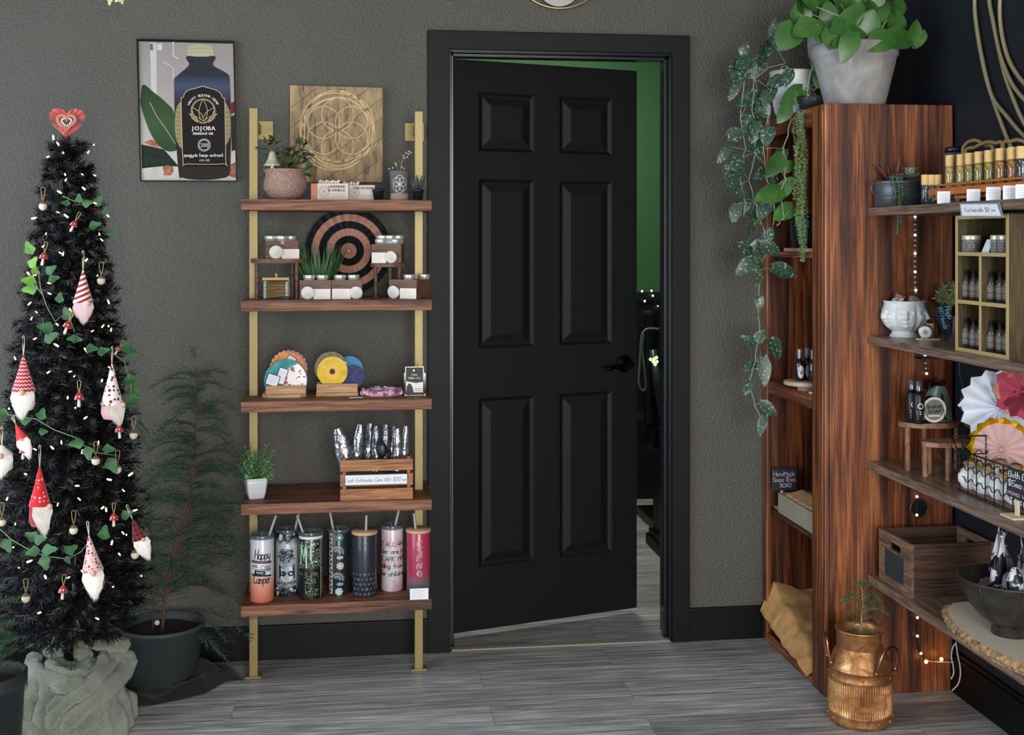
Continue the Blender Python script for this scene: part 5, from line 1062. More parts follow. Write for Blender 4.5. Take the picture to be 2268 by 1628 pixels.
def d_camp(b, f, H, r):
    hand(b, f, 'Happy', .030, .138, .052, 0, .004, .25, 1.0, 5); hand(b, f, 'Camper', .030, .062, .056, 0, .002, .25, .9, 5)
    def rect(u0, v0, u1, v1, mi, l=1, sk=.06): 
        n = max(1, int((u1-u0)/.004)); 
        for i in range(n): a, c_ = u0+(u1-u0)*i/n, u0+(u1-u0)*(i+1)/n; b.poly([f(a, v0-a*sk, l), f(c_, v0-c_*sk, l), f(c_, v1-c_*sk, l), f(a, v1-a*sk, l)], mi)
    rect(-.034, .090, .034, .126, 2, 1); rect(-.034, .124, .034, .133, 9, 1.5); rect(-.030, .112, -.012, .12, 6, 2); rect(.016, .100, .028, .119, 7, 2); rect(-.022, .088, .012, .103, 0, 2); rect(-.016, .093, .006, .099, 7, 3); rect(-.034, .084, .034, .089, 0, 2)
    ribbons(b, [[(-.034, .133), (.034, .129)], [(-.034, .108), (.034, .104)], [(-.034, .1135), (-.01, .113)], [(.014, .119), (.014, .09)], [(.03, .12), (.03, .09)]], .0014, lambda u, v: f(u, v, 3), 0); ribbons(b, [circ(.005, .112, .006, 14), circ(-.026, .088, .006, 14)], .0012, lambda u, v: f(u, v, 3), 0)
def gradm(name, stops, H, nz=.15, ns=90, rough=.3): return zgrad(name, stops, 0, H, rough, .25, 2, nz, None, ns)
tumbler('white tumbler fading to coral glitter reading Happy Camper, leftmost of the seven', 552.5, 605, 1191, 1340, gradm('coral_glitter_fade', [(0, 'c96a58'), (.2, 'd88772'), (.36, 'e0a58e'), (.45, 'cfcac8'), (1, 'c5cbd0')], .2), False, (594, 1182, 609, 1143), d_camp, I)
def d_dog(b, f, H, r):
    rr_ = random.Random(12)
    for i in range(70):
        z = rr_.choice((rr_.uniform(H*.86, H*.99), rr_.uniform(.003, H*.13))); u = rr_.uniform(-.05, .05); disc2(b, u, z, rr_.uniform(.003, .007), lambda a, q: f(a, q, 1+(i % 5)), rr_.choice((1, 0, 1, 4, 2)), 7)
    for i in range(60):
        a = rr_.uniform(0, 2*pi); q = rr_.random()**.5; u, z = .024*q*cos(a), .128+.019*q*sin(a); e = rr_.uniform(0, 2*pi); ribbons(b, [[(u, z), (u+.008*cos(e), z+.007*sin(e)), (u+.012*cos(e+.8), z+.01*sin(e+.8))]], .0028, lambda a, q: f(a, q, 2+(i % 4)*.5), rr_.choice((0, 1, 0, 7)))
    b.poly([f(u, v, 1) for u, v in ((-.026, .05), (-.026, .1), (-.015, .115), (.015, .115), (.027, .1), (.027, .05), (.018, .07), (.02, .095), (0, .1), (-.02, .092), (-.018, .07))], 1)
    disc2(b, .001, .072, .021, lambda a, q: f(a, q, 2), 2, 18, .027); b.poly([f(u, v, 3) for u, v in ((-.02, .09), (-.005, .108), (.02, .103), (.024, .088), (.008, .096), (-.004, .092), (-.01, .084))], 7)
    for s_ in (-1, 1): disc2(b, s_*.0125+.001, .072, .0105, lambda a, q: f(a, q, 4), 1, 16, .009); disc2(b, s_*.0125-.002, .075, .003, lambda a, q: f(a, q, 5), 7, 8)
    ribbons(b, [[(-.004, .076), (.006, .076)]], .0015, lambda a, q: f(a, q, 4), 0); letters(b, '#DOGMOM', .0125, lambda a, q: f(a, q, 3), 0, .038, 0, bold=.0004)
tumbler('navy floral tumbler with a messy bun face in sunglasses reading #DOGMOM', 609, 661, 1178, 1324, gradm('navy_white_floral', [(0, '1c2433'), (.1, '28344a'), (.2, 'a9aeb5'), (.82, 'b5babf'), (.92, '222c40'), (1, '1a2230')], .2, .25, 60), False, (652, 1172, 661, 1134), d_dog, I)
def leopm(name, base, spot, gl, s=120):
    m, nt, b = nodes(name); v = coords(nt); vo = N(nt, 'ShaderNodeTexVoronoi'); vo.feature = 'DISTANCE_TO_EDGE'; vo.inputs['Scale'].default_value = s; nt.links.new(v, vo.inputs['Vector']); f = noisef(nt, v, 900, 2, .6)
    g = ramp(nt, f, [(.35, lin(base)), (.52, lin(gl)), (.6, lin('3b4a44'))]); h = ramp(nt, vo.outputs['Distance'], [(.1, 1), (.2, 0)]); nt.links.new(mixc(nt, h, g, lin(spot)), b.inputs['Base Color']); b.inputs['Roughness'].default_value = .3; b.inputs['Metallic'].default_value = .2; return m
def d_mama(b, f, H, r):
    def rect(u0, v0, u1, v1, mi, l=1): 
        n = max(1, int((u1-u0)/.003)); [b.poly([f(u0+(u1-u0)*i/n, v0, l), f(u0+(u1-u0)*(i+1)/n, v0, l), f(u0+(u1-u0)*(i+1)/n, v1, l), f(u0+(u1-u0)*i/n, v1, l)], mi) for i in range(n)]
    rect(-.05, .192, .05, .2, 2, 1)
    for mi, w, l in ((0, .0085, 2), (3, .0055, 3)): ribbons(b, [[(-.034, .112), (-.032, .178), (-.022, .128), (-.014, .182), (-.013, .104)], [(.012, .178), (.001, .17), (.001, .128)], [(.003, .118), (.02, .121)]], w, lambda u, v: f(u, v, l), mi)
    rect(-.05, .088, .034, .099, 0, 2); rect(-.05, .008, -.018, .078, 0, 2); rect(-.05, .003, .05, .014, 0, 2); rect(.026, .014, .034, .094, 0, 2)
    for u0, v0, u1, v1 in ((.004, .066, .024, .076), (.004, .036, .026, .046), (-.012, .078, -.004, .088), (.016, .046, .026, .066), (-.026, .08, -.018, .1)): rect(u0, v0, u1, v1, 0, 2)
    rect(.0345, .004, .036, .195, 2, 4)
tumbler('glittery leopard tumbler with mint M letters over black block shapes, third from the left', 661, 714.5, 1184, 1333, leopm('mint_glitter_leopard', 'b9ab7e', '14161a', '7fa08c'), False, (671, 1184, 657.5, 1141), d_mama, I)
def d_rain(b, f, H, r):
    n = 20
    for i in range(n): a, c_ = -.033+.014*i/n, -.033+.014*(i+1)/n; b.poly([f(a, .004, 1), f(c_, .004, 1), f(c_, .198, 1), f(a, .198, 1)], 8)
    for i in range(14): disc2(b, -.028+.003*(i % 2), .012+i*.0135, .0042, lambda u, v: f(u, v, 2), 5, 9, .0052); disc2(b, -.0335, .018+i*.0135, .003, lambda u, v: f(u, v, 2), 5, 7)
    for zc in (.052, .137):
        for i, mi in enumerate((7, 8, 4, 10, 9)): ribbons(b, [circ(-.003, zc, .005+i*.0042, 20, a0=-.3, a1=2.7)], .0024, lambda u, v: f(u, v, 2+i*.2), mi)
        for dx, s_ in ((0, .006), (.007, .005), (-.005, .0045)): disc2(b, .004+dx, zc-.016, s_, lambda u, v: f(u, v, 4), 7 if zc < .1 else 8, 12)
    for (u0, z0) in ((.004, .185), (.006, .094), (.002, .012)):
        for q in range(7): a = q*.9; disc2(b, u0+.0085*cos(a), z0+.0085*sin(a), .0045, lambda u, v: f(u, v, 3+q*.1), 4 if z0 > .15 else (8 if z0 > .05 else 3), 9)
        disc2(b, u0, z0, .004, lambda u, v: f(u, v, 5), 2, 9)
tumbler('dark tumbler printed with leopard spots, rainbows and daisies, fourth from the left', 724.5, 774.5, 1177, 1322, M('deep_teal_wrap', '1d2a2d', .3, coat=.2), False, (738, 1174, 731, 1134), d_rain, I)
def d_lv(b, f, H, r):
    rr_ = random.Random(3)
    for j in range(12):
        for i in range(-3, 4):
            u = i*.014+(.007 if j % 2 else 0); z = .012+j*.0155; mi = 7 if z < .08 else 11; kk = (i+j) % 3; g = lambda a, q: f(u+a, z+q, 2)
            if abs(u) > .05: continue
            if kk == 0:
                for q in range(4): a = q*pi/2; b.poly([g(0, 0), g(.0042*cos(a-.35)*.6, .0042*sin(a-.35)*.6), g(.0045*cos(a), .0045*sin(a)), g(.0042*cos(a+.35)*.6, .0042*sin(a+.35)*.6)], mi)
            elif kk == 1: ribbons(b, [circ(0, 0, .0042, 14)], .0007, g, mi); [disc2(b, .002*cos(q*pi/2), .002*sin(q*pi/2), .001, g, mi, 6) for q in range(4)]
            else: ribbons(b, [[(-.003, .003), (-.003, -.0015), (0, -.0015)], [(-.001, .003), (.001, -.003), (.003, .003)]], .0007, g, mi)
tumbler('dark charcoal glass tumbler with faint monogram flowers and a pale wood lid', 780.5, 835, 1182, 1328, M('charcoal_frosted', '252d35', .35, var=.12, vs=20, coat=.2), True, (811, 1178, 812, 1142), d_lv, I+[M('print_faint', '333d46', .4)])
def d_all(b, f, H, r):
    for tx, v, h in (('NOT ALL WHO', .148, .014), ('wander are lost', .124, .015), ('SOME ARE MOMS', .101, .014), ('hiding from', .077, .015), ('their children', .052, .015)): hand(b, f, tx, h, v, 0, 0, -.006 if 'A' in tx else -.004, .12, .95, 3.4)
def m_pinksmear():
    m, nt, b = nodes('white_pink_smear'); f = noisef(nt, coords(nt), 22, 3); nt.links.new(ramp(nt, f, [(.45, lin('cbc5c9')), (.62, lin('c493a6'))]), b.inputs['Base Color']); b.inputs['Roughness'].default_value = .25; return m
tumbler('white tumbler with pink smears and black brush lettering about moms and children', 844.5, 893.5, 1169, 1315, m_pinksmear(), False, (876, 1166, 884, 1131), d_all, I)
def d_nurse(b, f, H, r):
    st, W = strokes('nurse', .030, .0, sp=1.0); s_ = .118/W
    for i in range(3): ribbons(b, [[(-(y-.009), -x*s_+.168) for x, y in s] for s in st], .0034-.0008*i, lambda u, v: f(u-.0005+i*.0009, v, 2+i*.1), 6 if i else 10)
c, r, H = tumbler('frosted red glass tumbler fading to grey with pale vertical lettering and a wood lid, rightmost', 901.5, 954.5, 1178, 1319, gradm('red_frosted_fade', [(0, '6e686d'), (.2, '77606a'), (.3, 'a1374f'), (1, 'a8334c')], .2, .02), True, (922, 1168, 918, 1137), d_nurse, I)
q = PZ(928.5, 1328, SZ[4]); k = mp(928, q.y); t = thing('price_card', 'white price card propped at the foot of the red tumbler', 'card', (q.x, q.y, SZ[4])); w, h = 41*k, 24*k
t.rotation_euler = (radians(-8), 0, 0); b = MB(); b.box((-w/2, -.0006, 0), (w/2, .0006, h), 0, .0004); b.build('card_stock', M('bright_card', 'dfe1e6', .7), t, True); b = MB()
for i in range(6): ribbons(b, [[(-w*.42, h*(.84-i*.14)), (w*(.36-.1*(i % 3)), h*(.84-i*.14))]], .0006, lambda u, v: V((u, -.001, v)))
b.build('print', m_ink2, t, True)
# ================================================================ bookcase against the right wall
def oakmat(name, g1, g2, g3):
    m, nt, b = nodes(name); f = noisef(nt, coords(nt, g1), 3.2, 4, .55, 1.6); g = noisef(nt, coords(nt, g2), 5, 5, .7, .2); h = noisef(nt, coords(nt, g3), 3, 2, .5, .6)
    c = ramp(nt, f, [(.32, lin('5a2810')), (.5, lin('934f28')), (.68, lin('b5713e'))]); c = mixc(nt, 1, c, ramp(nt, g, [(.36, lin('6d625c')), (.56, lin('ffffff'))]), 'MULTIPLY'); c = mixc(nt, 1, c, ramp(nt, h, [(.34, lin('6b5750')), (.58, lin('ffffff'))]), 'MULTIPLY')
    nt.links.new(c, b.inputs['Base Color']); b.inputs['Roughness'].default_value = .42; b.inputs['Coat Weight'].default_value = .12; b.inputs['Coat Roughness'].default_value = .3; bump(nt, b, g, .25, .0015); return m
m_oak = oakmat('cherry_oak', (9, 9, .55), (60, 60, .8), (7, 7, .3))
m_oakh = oakmat('cherry_oak_rail', (9, .55, 9), (60, .8, 60), (7, .3, 7))
BX0, BX1, BY0, BY1, BH = 1.463, 1.879, -.58, -.004, 1.842
bk = thing('bookcase', 'tall cherry stained oak bookcase turned sideways with its open front facing the door', 'bookcase', ((BX0+BX1)/2, -.29, 0))
b = MB(); b.box((BX0+.012, BY0, .0), (BX1, BY0+.02, BH), 0, .002); b.build('side_panel', m_oak, bk); b = MB(); b.box((BX0+.012, BY1-.02, 0), (BX1, BY1, BH), 0, .002); b.build('side_panel', m_oak, bk)
b = MB(); b.box((BX1-.012, BY0+.0205, .05), (BX1-.004, BY1-.0205, BH-.02)); b.build('back_panel', m_oak, bk)
ys = PX(1803, 500, BX0).y
b = MB(); b.box((BX0-.006, BY0-.003, 0), (BX0+.0118, ys+.004, BH), 0, .005); b.box((BX0-.008, BY0+.012, .02), (BX0-.005, ys-.014, BH-.02), 0, .002); b.build('front_stile', m_oak, bk)
b = MB(); b.box((BX0-.006, BY1-.045, 0), (BX0+.0118, BY1+.001, BH), 0, .005); b.build('front_stile', m_oak, bk)
ztr = PX(1804, 281, BX0).z
b = MB(); b.box((BX0-.004, ys+.0045, ztr), (BX0+.0115, BY1-.0455, BH-.001), 0, .003); b.build('top_rail', m_oakh, bk)
zb_ = PX(1801, 1493, BX0).z; b = MB(); b.box((BX0-.004, ys+.0045, 0), (BX0+.0115, BY1-.0455, zb_), 0, .003); b.build('base_rail', m_oakh, bk)
zs1 = PX(1799, 559, BX0).z; zs2 = PX(1799, 876, BX0).z; zs3 = PX(1801, 1190, BX0).z
b = MB(); b.box((BX0+.013, BY0+.021, BH-.022), (BX1-.013, BY1-.021, BH-.001)); b.build('top_board', m_oakh, bk)
for z, th in ((zs1, .02), (zs2, .045), (zs3, .018), (zb_, .02)): b = MB(); b.box((BX0+(.004 if th > .04 else .013), BY0+.021, z-th), (BX1-.013, BY1-.021, z), 0, .002); b.build('shelf_board', m_oakh, bk)
# ---- inside
c = V((BX0+.17, -.25, zs1)); q = P(1785, 530, -.27); c = V((q.x+.02, -.2, zs1)); t = thing('cabinet_pot', 'blue black glazed pot on the upper bookcase shelf behind trailing leaves', 'pot', c); kk = mp(1780, -.2)
c = V((hx(1782, -.2), -.2, zs1+.012)); t.location = c; b = MB(); b.lathe([(.035, 0), (.046, .03), (.05, .09), (.052, .115), (.049, .115), (.046, .09), (.0001, .09)], c, 36); b.build('pot', M('blue_black_glaze', '1a2230', .3, var=.5, vs=50, coat=.4), t)
b = MB(); rg = random.Random(3)
for i in range(12): a = i*.6; b.leaf(c+V((0, 0, .1)), (cos(a)*.7, sin(a)*.5, .7), (0, 0, 1), .13*rg.uniform(.6, 1), .006, 'lance', 0, .3, .1, 6)
b.build('leaves', M('rusty_strap_leaf', '5c4a30', .5, var=.4, vs=30), t)
b = MB(); pts = [V((BX0+.02+.27*u, y, zs1)) for u, y in ((0, -.30), (.05, -.45), (.5, -.47), (1, -.4), (1, -.12), (.4, -.09), (.03, -.13))]; b.prism(pts, (0, 0, .0115)); tag(b.build('wood_slice', M('pale_wood_slice', 'c09c80', .7, var=.15, vs=40), thing=pts[0]), 'pale irregular wood slice lying on the upper bookcase shelf under the dark pot', 'board')
q = PZ(1783, 840, zs2+.02); c = V((hx(1790, -.33), -.33, zs2)); t = thing('round_tray', 'round pale wooden pedestal tray on the middle bookcase shelf', 'tray', c)
b = MB(); b.lathe([(.035, 0), (.035, .014), (.078, .018), (.080, .022), (.080, .030), (.076, .032), (.0001, .031)], c, 44); b.build('tray', M('pale_maple', 'b79a84', .5, var=.1, vs=30), t)
sb = thing('spray_bottle', 'dark glass spray bottle with an oval white label, left one on the round tray', 'bottle', c+V((-.03, .0, .032)), 'spray bottles on the round tray')
b = MB(); b.lathe([(.0135, 0), (.0155, .002), (.0155, .056), (.012, .066), (.006, .07), (.0001, .07)], seg=24); b.build('bottle_body', M('dark_amber_glass', '1b1620', .12, coat=.6), sb, True)
b = MB(); b.cyl((0, 0, .07), (0, 0, .085), .007); b.lathe([(.0085, .075), (.0085, .103), (.0075, .106), (.0001, .106)], seg=16, mi=1, cap=False); b.build('spray_cap', [m_blkp, clearm('clear_cap', 'd5d9dd', .12, .06, .15)], sb, True)
b = MB(); f = cylf(V((0, 0, 0)), .0157); [b.poly([f(.0115*x_, .03-.021*sqrt(1-x_*x_), 1), f(.0115*x2_, .03-.021*sqrt(max(0, 1-x2_*x2_)), 1), f(.0115*x2_, .03+.021*sqrt(max(0, 1-x2_*x2_)), 1), f(.0115*x_, .03+.021*sqrt(1-x_*x_), 1)], 0) for x_, x2_ in ((-.999+i*.111, min(.999, -.999+(i+1)*.111)) for i in range(18))]
for q_ in ((-.003, .033, .006), (.003, .03, .0055), (.0, .025, .004)): disc2(b, q_[0], q_[1], q_[2], lambda u, v: f(u, v, 2), 1, 9)
ribbons(b, [circ(0, .03, .0095, 22, .0185)], .0006, lambda u, v: f(u, v, 2), 2); b.build('label', [M('label_white', 'dcdbe2', .5), M('violet_ink', '766b92', .5), m_dark_ink], sb, True)
dup(sb, c+V((.004, .02, .032)), label='dark glass spray bottle standing behind the other two on the round tray'); dup(sb, c+V((.004, -.032, .032)), label='dark glass spray bottle with a turned label beside the front stile', rot=(0, 0, .5))
q = PZ(1790, 856, zs2); b = MB(); b.box((-.035, -.028, 0), (.035, .028, .006)); o = b.build('folded_cards', M('pale_green_card', 'bfc6c0', .7), None, True); o.location = (BX0+.05, -.43, zs2+.0005); o.rotation_euler = (0, 0, .4); tag(o, 'small stack of pale folded cards at the edge of the middle bookcase shelf', 'cards')
q = PZ(1733, 1128, zs3); q = V((BX0+.055, PX(1737, 1000, BX0+.055).y, zs3)); kk = mp(1737, q.y); t = thing('chalk_sign', 'small chalkboard sign reading Handmade Soaps $5ea XOXO on a pale foot', 'sign', q)
zt_, zb2 = PX(1737, 1037, q.x).z, PX(1737, 1086, q.x).z; w = 58*kk
b = MB(); b.box((q.x-w/2, q.y, zb2), (q.x+w/2, q.y+.003, zt_), 0, .0006); b.build('board', M('chalkboard', '2a2d30', .8, var=.2, vs=60), t)
b = MB(); b.box((q.x-.028, q.y-.01, zs3), (q.x+.01, q.y+.035, zs3+.004)); b.cyl((q.x-.006, q.y+.008, zs3), (q.x-.006, q.y+.008, zb2+.01), .006); b.build('foot', M('pale_wood', 'c9b59c', .7), t)
b = MB(); fn = lambda u, v: V((q.x+u, q.y-.0006, (zt_+zb2)/2+v))
hand(b, lambda u, v, l=1: fn(u, v), 'HandMade', .016, .012, w*.86, 0, 0, .05, .8, 3.6); hand(b, lambda u, v, l=1: fn(u, v), 'Soaps $5ea', .016, -.008, w*.9, 0, 0, .05, .8, 3.6); hand(b, lambda u, v, l=1: fn(u, v), 'XOXO', .013, -.028, w*.62, 1, .006, 0, 1, 3.6)
b.build('chalk_writing', [M('lilac_chalk', 'c9aac4', .9), M('white_chalk', 'd6d6d6', .9)], t)
ya, yb = PX(1727, 1100, BX0+.02).y, ys-.01; t = thing('soap_tray', 'pale grey green wooden tray of wrapped soaps on the lower bookcase shelf', 'tray', (BX0+.07, (ya+yb)/2, zs3)); m_sage = M('grey_green_wood', '98927e', .75, var=.1, vs=30); zt_ = PX(1727, 1091, BX0+.02).z
b = MB(); b.box((BX0+.014, yb, zs3), (BX0+.022, ya, zt_), 0, .001); b.box((BX0+.12, yb, zs3), (BX0+.128, ya, zt_), 0, .001); b.box((BX0+.022, ya-.008, zs3), (BX0+.12, ya, zt_)); b.box((BX0+.022, yb, zs3), (BX0+.12, yb+.008, zt_)); b.box((BX0+.022, yb+.008, zs3), (BX0+.12, ya-.008, zs3+.006)); b.build('tray', m_sage, t)
for i in range(4):
    y = ya-.05-i*.06; t = thing('soap_bar', 'wrapped tan soap bar in the grey green tray, %s from the back wall' % ['first', 'second', 'third', 'fourth'][i], 'soap', (BX0+.07, y, zs3+.007), 'soap bars in the grey green tray'); t.rotation_euler = (.2, -.2, .2)
    b = MB(); b.box((-.038, -.024, 0), (.038, .024, .072), 0, .01); b.build('soap_body', M('swirl_soap', 'c39a72', .5, var=.25, vs=50), t, True); b = MB(); b.box((-.0388, -.0248, .012), (.0388, .0248, .045), 0, .008); b.build('paper_band', M('blue_white_paper', 'b9bec6', .5), t, True)
# burlap in the bottom bay
def burl(name='burlap_weave'):
    m, nt, b = nodes(name); v = coords(nt); w1 = N(nt, 'ShaderNodeTexWave'); w1.inputs['Scale'].default_value = 190; w1.inputs['Distortion'].default_value = 1; nt.links.new(v, w1.inputs[0]); f = noisef(nt, v, 25, 4); nt.links.new(ramp(nt, f, [(.3, lin('b5844f')), (.7, lin('d6a56c'))]), b.inputs['Base Color']); b.inputs['Roughness'].default_value = .95; bump(nt, b, w1.outputs['Fac'], .4, .002); return m
zf = zb_; y0_, y1_ = ys+.012, BY1-.02
def bfn(u, v):
    y = y1_+(y0_-y1_)*v+.0; x = BX0-.022+.30*u
    z = zf+.014+.16*max(0, 1-v*1.02)**.9*(.42+.58*min(1, u/.16))*(1-.4*u)+.012*noise.noise(V((u*5, v*6, 2)))+.022*(noise.noise(V((u*2.5+v*3, v*3, 5))))*(1-v*.4)
    if u < .12: z -= (1-u/.12)*.022*(1-.5*max(0, 1-v*2)); x -= .006*noise.noise(V((v*12, 1, 1)))
    return V((x, min(y, -.03), max(z, zf-.03)))
b = MB(); b.grid(bfn, 44, 60); o = b.build('burlap_cloth', burl(), thing=(BX0+.1, -.3, zf), solid=.003); tag(o, 'tan burlap cloth draped in the bottom bay of the bookcase', 'cloth')
# ================================================================ pots on the bookcase
def veins(name, c1, c2, c3, s, speck=False):
    m, nt, b = nodes(name); v = coords(nt); f = noisef(nt, v, s, 4, .6); nt.links.new(ramp(nt, f, ([(.35, lin(c1)), (.58, lin(c2)), (.64, lin(c3))] if speck else [(.3, lin(c1)), (.55, lin(c2)), (.8, lin(c3))])), b.inputs['Base Color']); b.inputs['Roughness'].default_value = .38; b.inputs['Subsurface Weight'].default_value = .05; return m
m_poth = veins('pothos_green', '234a20', '3a672a', '5c8238', 9); m_satin = veins('satin_silver', '24392d', '33503f', '93ab9a', 120, True); m_pale = M('pale_vine', '8d9a74', .6)
c = V((hx(1893, -.44), -.44, BH)); t = thing('potted_pothos', 'big weathered grey pot of broad leaved pothos on top of the bookcase', 'potted plant', c)
def concrete(): 
    m, nt, b = nodes('weathered_grey_pot'); v = coords(nt); f = noisef(nt, v, 14, 5, .6, .6); g = noisef(nt, v, 5, 2, .5, 2.5); e = ramp(nt, g, [(.495, 0), (.5, .3), (.505, 0)]); nt.links.new(mixc(nt, e, ramp(nt, f, [(.3, lin('7c7a78')), (.7, lin('a3a19e'))]), lin('b0aeab')), b.inputs['Base Color']); b.inputs['Roughness'].default_value = .85; bump(nt, b, f, .3, .002); return m
m_conc = concrete()
b = MB(); b.lathe([(.088, 0), (.095, .01), (.124, .13), (.131, .165), (.136, .167), (.139, .2), (.135, .204), (.128, .2), (.122, .165), (.0001, .165)], c, 56); b.build('pot', m_conc, t)
b = MB(); b.lathe([(.0001, 0), (.124, 0)], c+V((0, 0, .178)), 24, cap=False); b.build('soil', m_soil, t)
b = MB(); bs = MB(); rg = random.Random(21); root = c+V((0, 0, .18))
for px, py, ang, L, W, dy in [(1745, 80, 235, 62, 50, -.06), (1787, 62, 200, 58, 44, -.09), (1775, 25, 80, 50, 38, 0), (1835, 30, 100, 46, 34, 0), (1890, 35, 60, 60, 40, -.08), (1925, 50, 75, 52, 40, -.1), (1880, 15, 100, 44, 36, .02), (1960, 25, 70, 46, 40, 0), (1990, 12, 95, 40, 36, -.02), (1985, 50, 90, 50, 40, -.02), (1950, 90, 200, 62, 44, -.14), (1880, 100, 245, 64, 36, -.17), (1985, 85, 185, 66, 48, -.1), (2025, 75, 80, 54, 30, -.08), (2035, 85, 250, 40, 26, -.08), (2005, 85, 20, 50, 34, -.06), (1820, 70, 250, 46, 40, -.08), (1860, 60, 200, 40, 36, -.1), (1905, 70, 160, 42, 36, -.1), (1800, 40, 160, 50, 40, .02), (1830, 0, 90, 44, 36, .04), (1910, 0, 80, 46, 38, .03), (1865, -15, 90, 50, 40, 0), (1940, -10, 60, 44, 38, 0), (1780, 5, 110, 46, 38, 0), (1840, 85, 270, 44, 34, -.1), (1795, 0, 140, 44, 34, -.06), (1860, 95, 190, 30, 26, -.14), (1930, 20, 120, 40, 36, -.05), (1970, 60, 30, 44, 40, 0)]:
    y2 = c.y+dy; p = P(px, py, y2); kk = mp(px, y2); a = radians(ang); d = V((cos(a), -.25, sin(a))).normalized(); st = p-d*L*kk*.5
    o = root+V((rg.uniform(-.06, .06), rg.uniform(-.06, .05), 0)); bs.tube([o, o.lerp(st, .55)+V((0, 0, .03)), st], [.0028, .0024, .0018], 5)
    b.leaf(st, d, (rg.uniform(-.4, .4), -1, .55), L*kk*1.1, W*kk*1.32, 'heart', 0, rg.uniform(.05, .3), rg.uniform(.1, .25), 8)
bs.build('stems', m_pale, t); b.build('leaves', m_poth, t)
c2 = V((hx(1862, -.165), -.165, BH)); t = thing('grey_pot', 'second weathered grey ribbed pot behind the big pothos pot', 'pot', c2)
b = MB(); b.lathe([(.08, 0), (.103, .2), (.109, .215), (.112, .245), (.113, .285), (.107, .285), (.1, .24), (.0001, .24)], c2, 48); b.build('pot', m_conc, t); b = MB(); b.lathe([(.0001, 0), (.102, 0)], c2+V((0, 0, .255)), 24, cap=False); b.build('soil', m_soil, t)
b = MB(); 
for i in range(14): a = i*.45; L = .09; b.leaf(c2+V((.05*cos(a), .04*sin(a), .26)), (cos(a)*.5, sin(a)*.35, 1), (0, -1, .3), L, .06, 'heart', 0, .2, .2, 7)
b.build('leaves', m_poth, t)
# white pot with silver satin vine
c3 = V((hx(1754, -.215), -.215, BH)); t = thing('potted_satin_vine', 'white ribbed pot whose silver speckled satin vine trails far down beside the bookcase', 'potted plant', c3)
b = MB(); kk = mp(1754, -.215); prof = [(.052, 0), (.056, .006), (.066, .07), (.070, .074), (.074, .14), (.074, .148), (.069, .148), (.064, .12), (.0001, .12)]; b.lathe(prof, c3, 56)
for i in range(40): a = 2*pi*i/40; b.tube([c3+V((.056*cos(a), .056*sin(a), .008)), c3+V((.0665*cos(a), .0665*sin(a), .068))], .0016, 4)
b.build('pot', M('white_glazed_pot', 'd5d7d9', .4), t); b = MB(); b.lathe([(.0001, 0), (.067, 0)], c3+V((0, 0, .13)), 24, cap=False); b.build('soil', m_soil, t)
b = MB(); bs = MB(); rg = random.Random(5); Yv = -.24
def vine(pts, leaves, Y0=-.3, r=.0016):
    q = [P(x, y, Y0) for x, y in pts]; sm = []
    for i in range(len(q)-1):
        for s_ in range(4): sm.append(q[i].lerp(q[i+1], s_/4)+V((rg.uniform(-.002, .002), rg.uniform(-.006, .006), 0)))
    bs.tube(sm+[q[-1]], r, 5)
    for x, y, ang, L, W in leaves:
        y2 = Y0+rg.uniform(-.035, .02); p = P(x, y, y2); kk = mp(x, y2); a = radians(ang); d = V((cos(a), -.2, sin(a))).normalized(); st = p-d*L*kk*.5
        near = min(q, key=lambda g: (g-st).length); bs.tube([near, near.lerp(st, .5)+V((0, 0, .004)), st], .0011, 4); b.leaf(st, d, (rg.uniform(-.6, .6), -1, rg.uniform(.1, .6)), L*kk*1.15, W*kk*1.2, 'heart', 0, rg.uniform(.05, .25), rg.uniform(.1, .3), 7)
vine([(1740, 140), (1700, 150), (1672, 175), (1665, 230), (1675, 290), (1672, 340), (1660, 400), (1672, 450), (1690, 500), (1700, 545), (1683, 600), (1682, 650), (1680, 700), (1683, 740), (1672, 800), (1660, 850), (1672, 900), (1688, 930)],
     [(1632, 155, 250, 46, 34), (1650, 140, 200, 40, 30), (1628, 195, 245, 48, 22), (1668, 150, 270, 40, 30), (1690, 125, 90, 40, 26), (1712, 70, 85, 46, 20), (1700, 105, 60, 34, 26), (1648, 108, 80, 26, 20), (1662, 215, 210, 42, 28), (1680, 250, 265, 48, 30), (1690, 240, 300, 42, 30), (1672, 290, 255, 44, 30), (1700, 215, 240, 36, 26), (1676, 328, 290, 46, 26), (1630, 297, 20, 36, 30), (1605, 340, 230, 42, 20), (1628, 360, 210, 44, 30), (1625, 385, 195, 38, 26), (1690, 385, 200, 38, 28), (1712, 395, 300, 44, 26), (1693, 460, 240, 46, 34), (1650, 455, 250, 32, 24), (1624, 410, 185, 30, 18), (1628, 470, 255, 38, 26), (1692, 462, 210, 44, 36), (1664, 505, 250, 36, 18), (1653, 548, 150, 34, 26), (1690, 545, 10, 46, 30), (1705, 550, -20, 44, 30), (1655, 588, 215, 48, 30), (1736, 600, -15, 52, 32), (1680, 622, 230, 24, 14), (1682, 668, 60, 24, 20), (1684, 745, 60, 28, 22), (1660, 755, 150, 36, 18), (1715, 770, -60, 42, 34), (1692, 820, 270, 56, 28), (1662, 812, 200, 34, 18), (1655, 860, 235, 28, 16), (1700, 905, -35, 40, 26), (1688, 940, 250, 40, 18), (1677, 585, 260, 30, 20), (1702, 520, 70, 30, 24), (1670, 480, 280, 30, 22), (1640, 430, 300, 26, 18)])
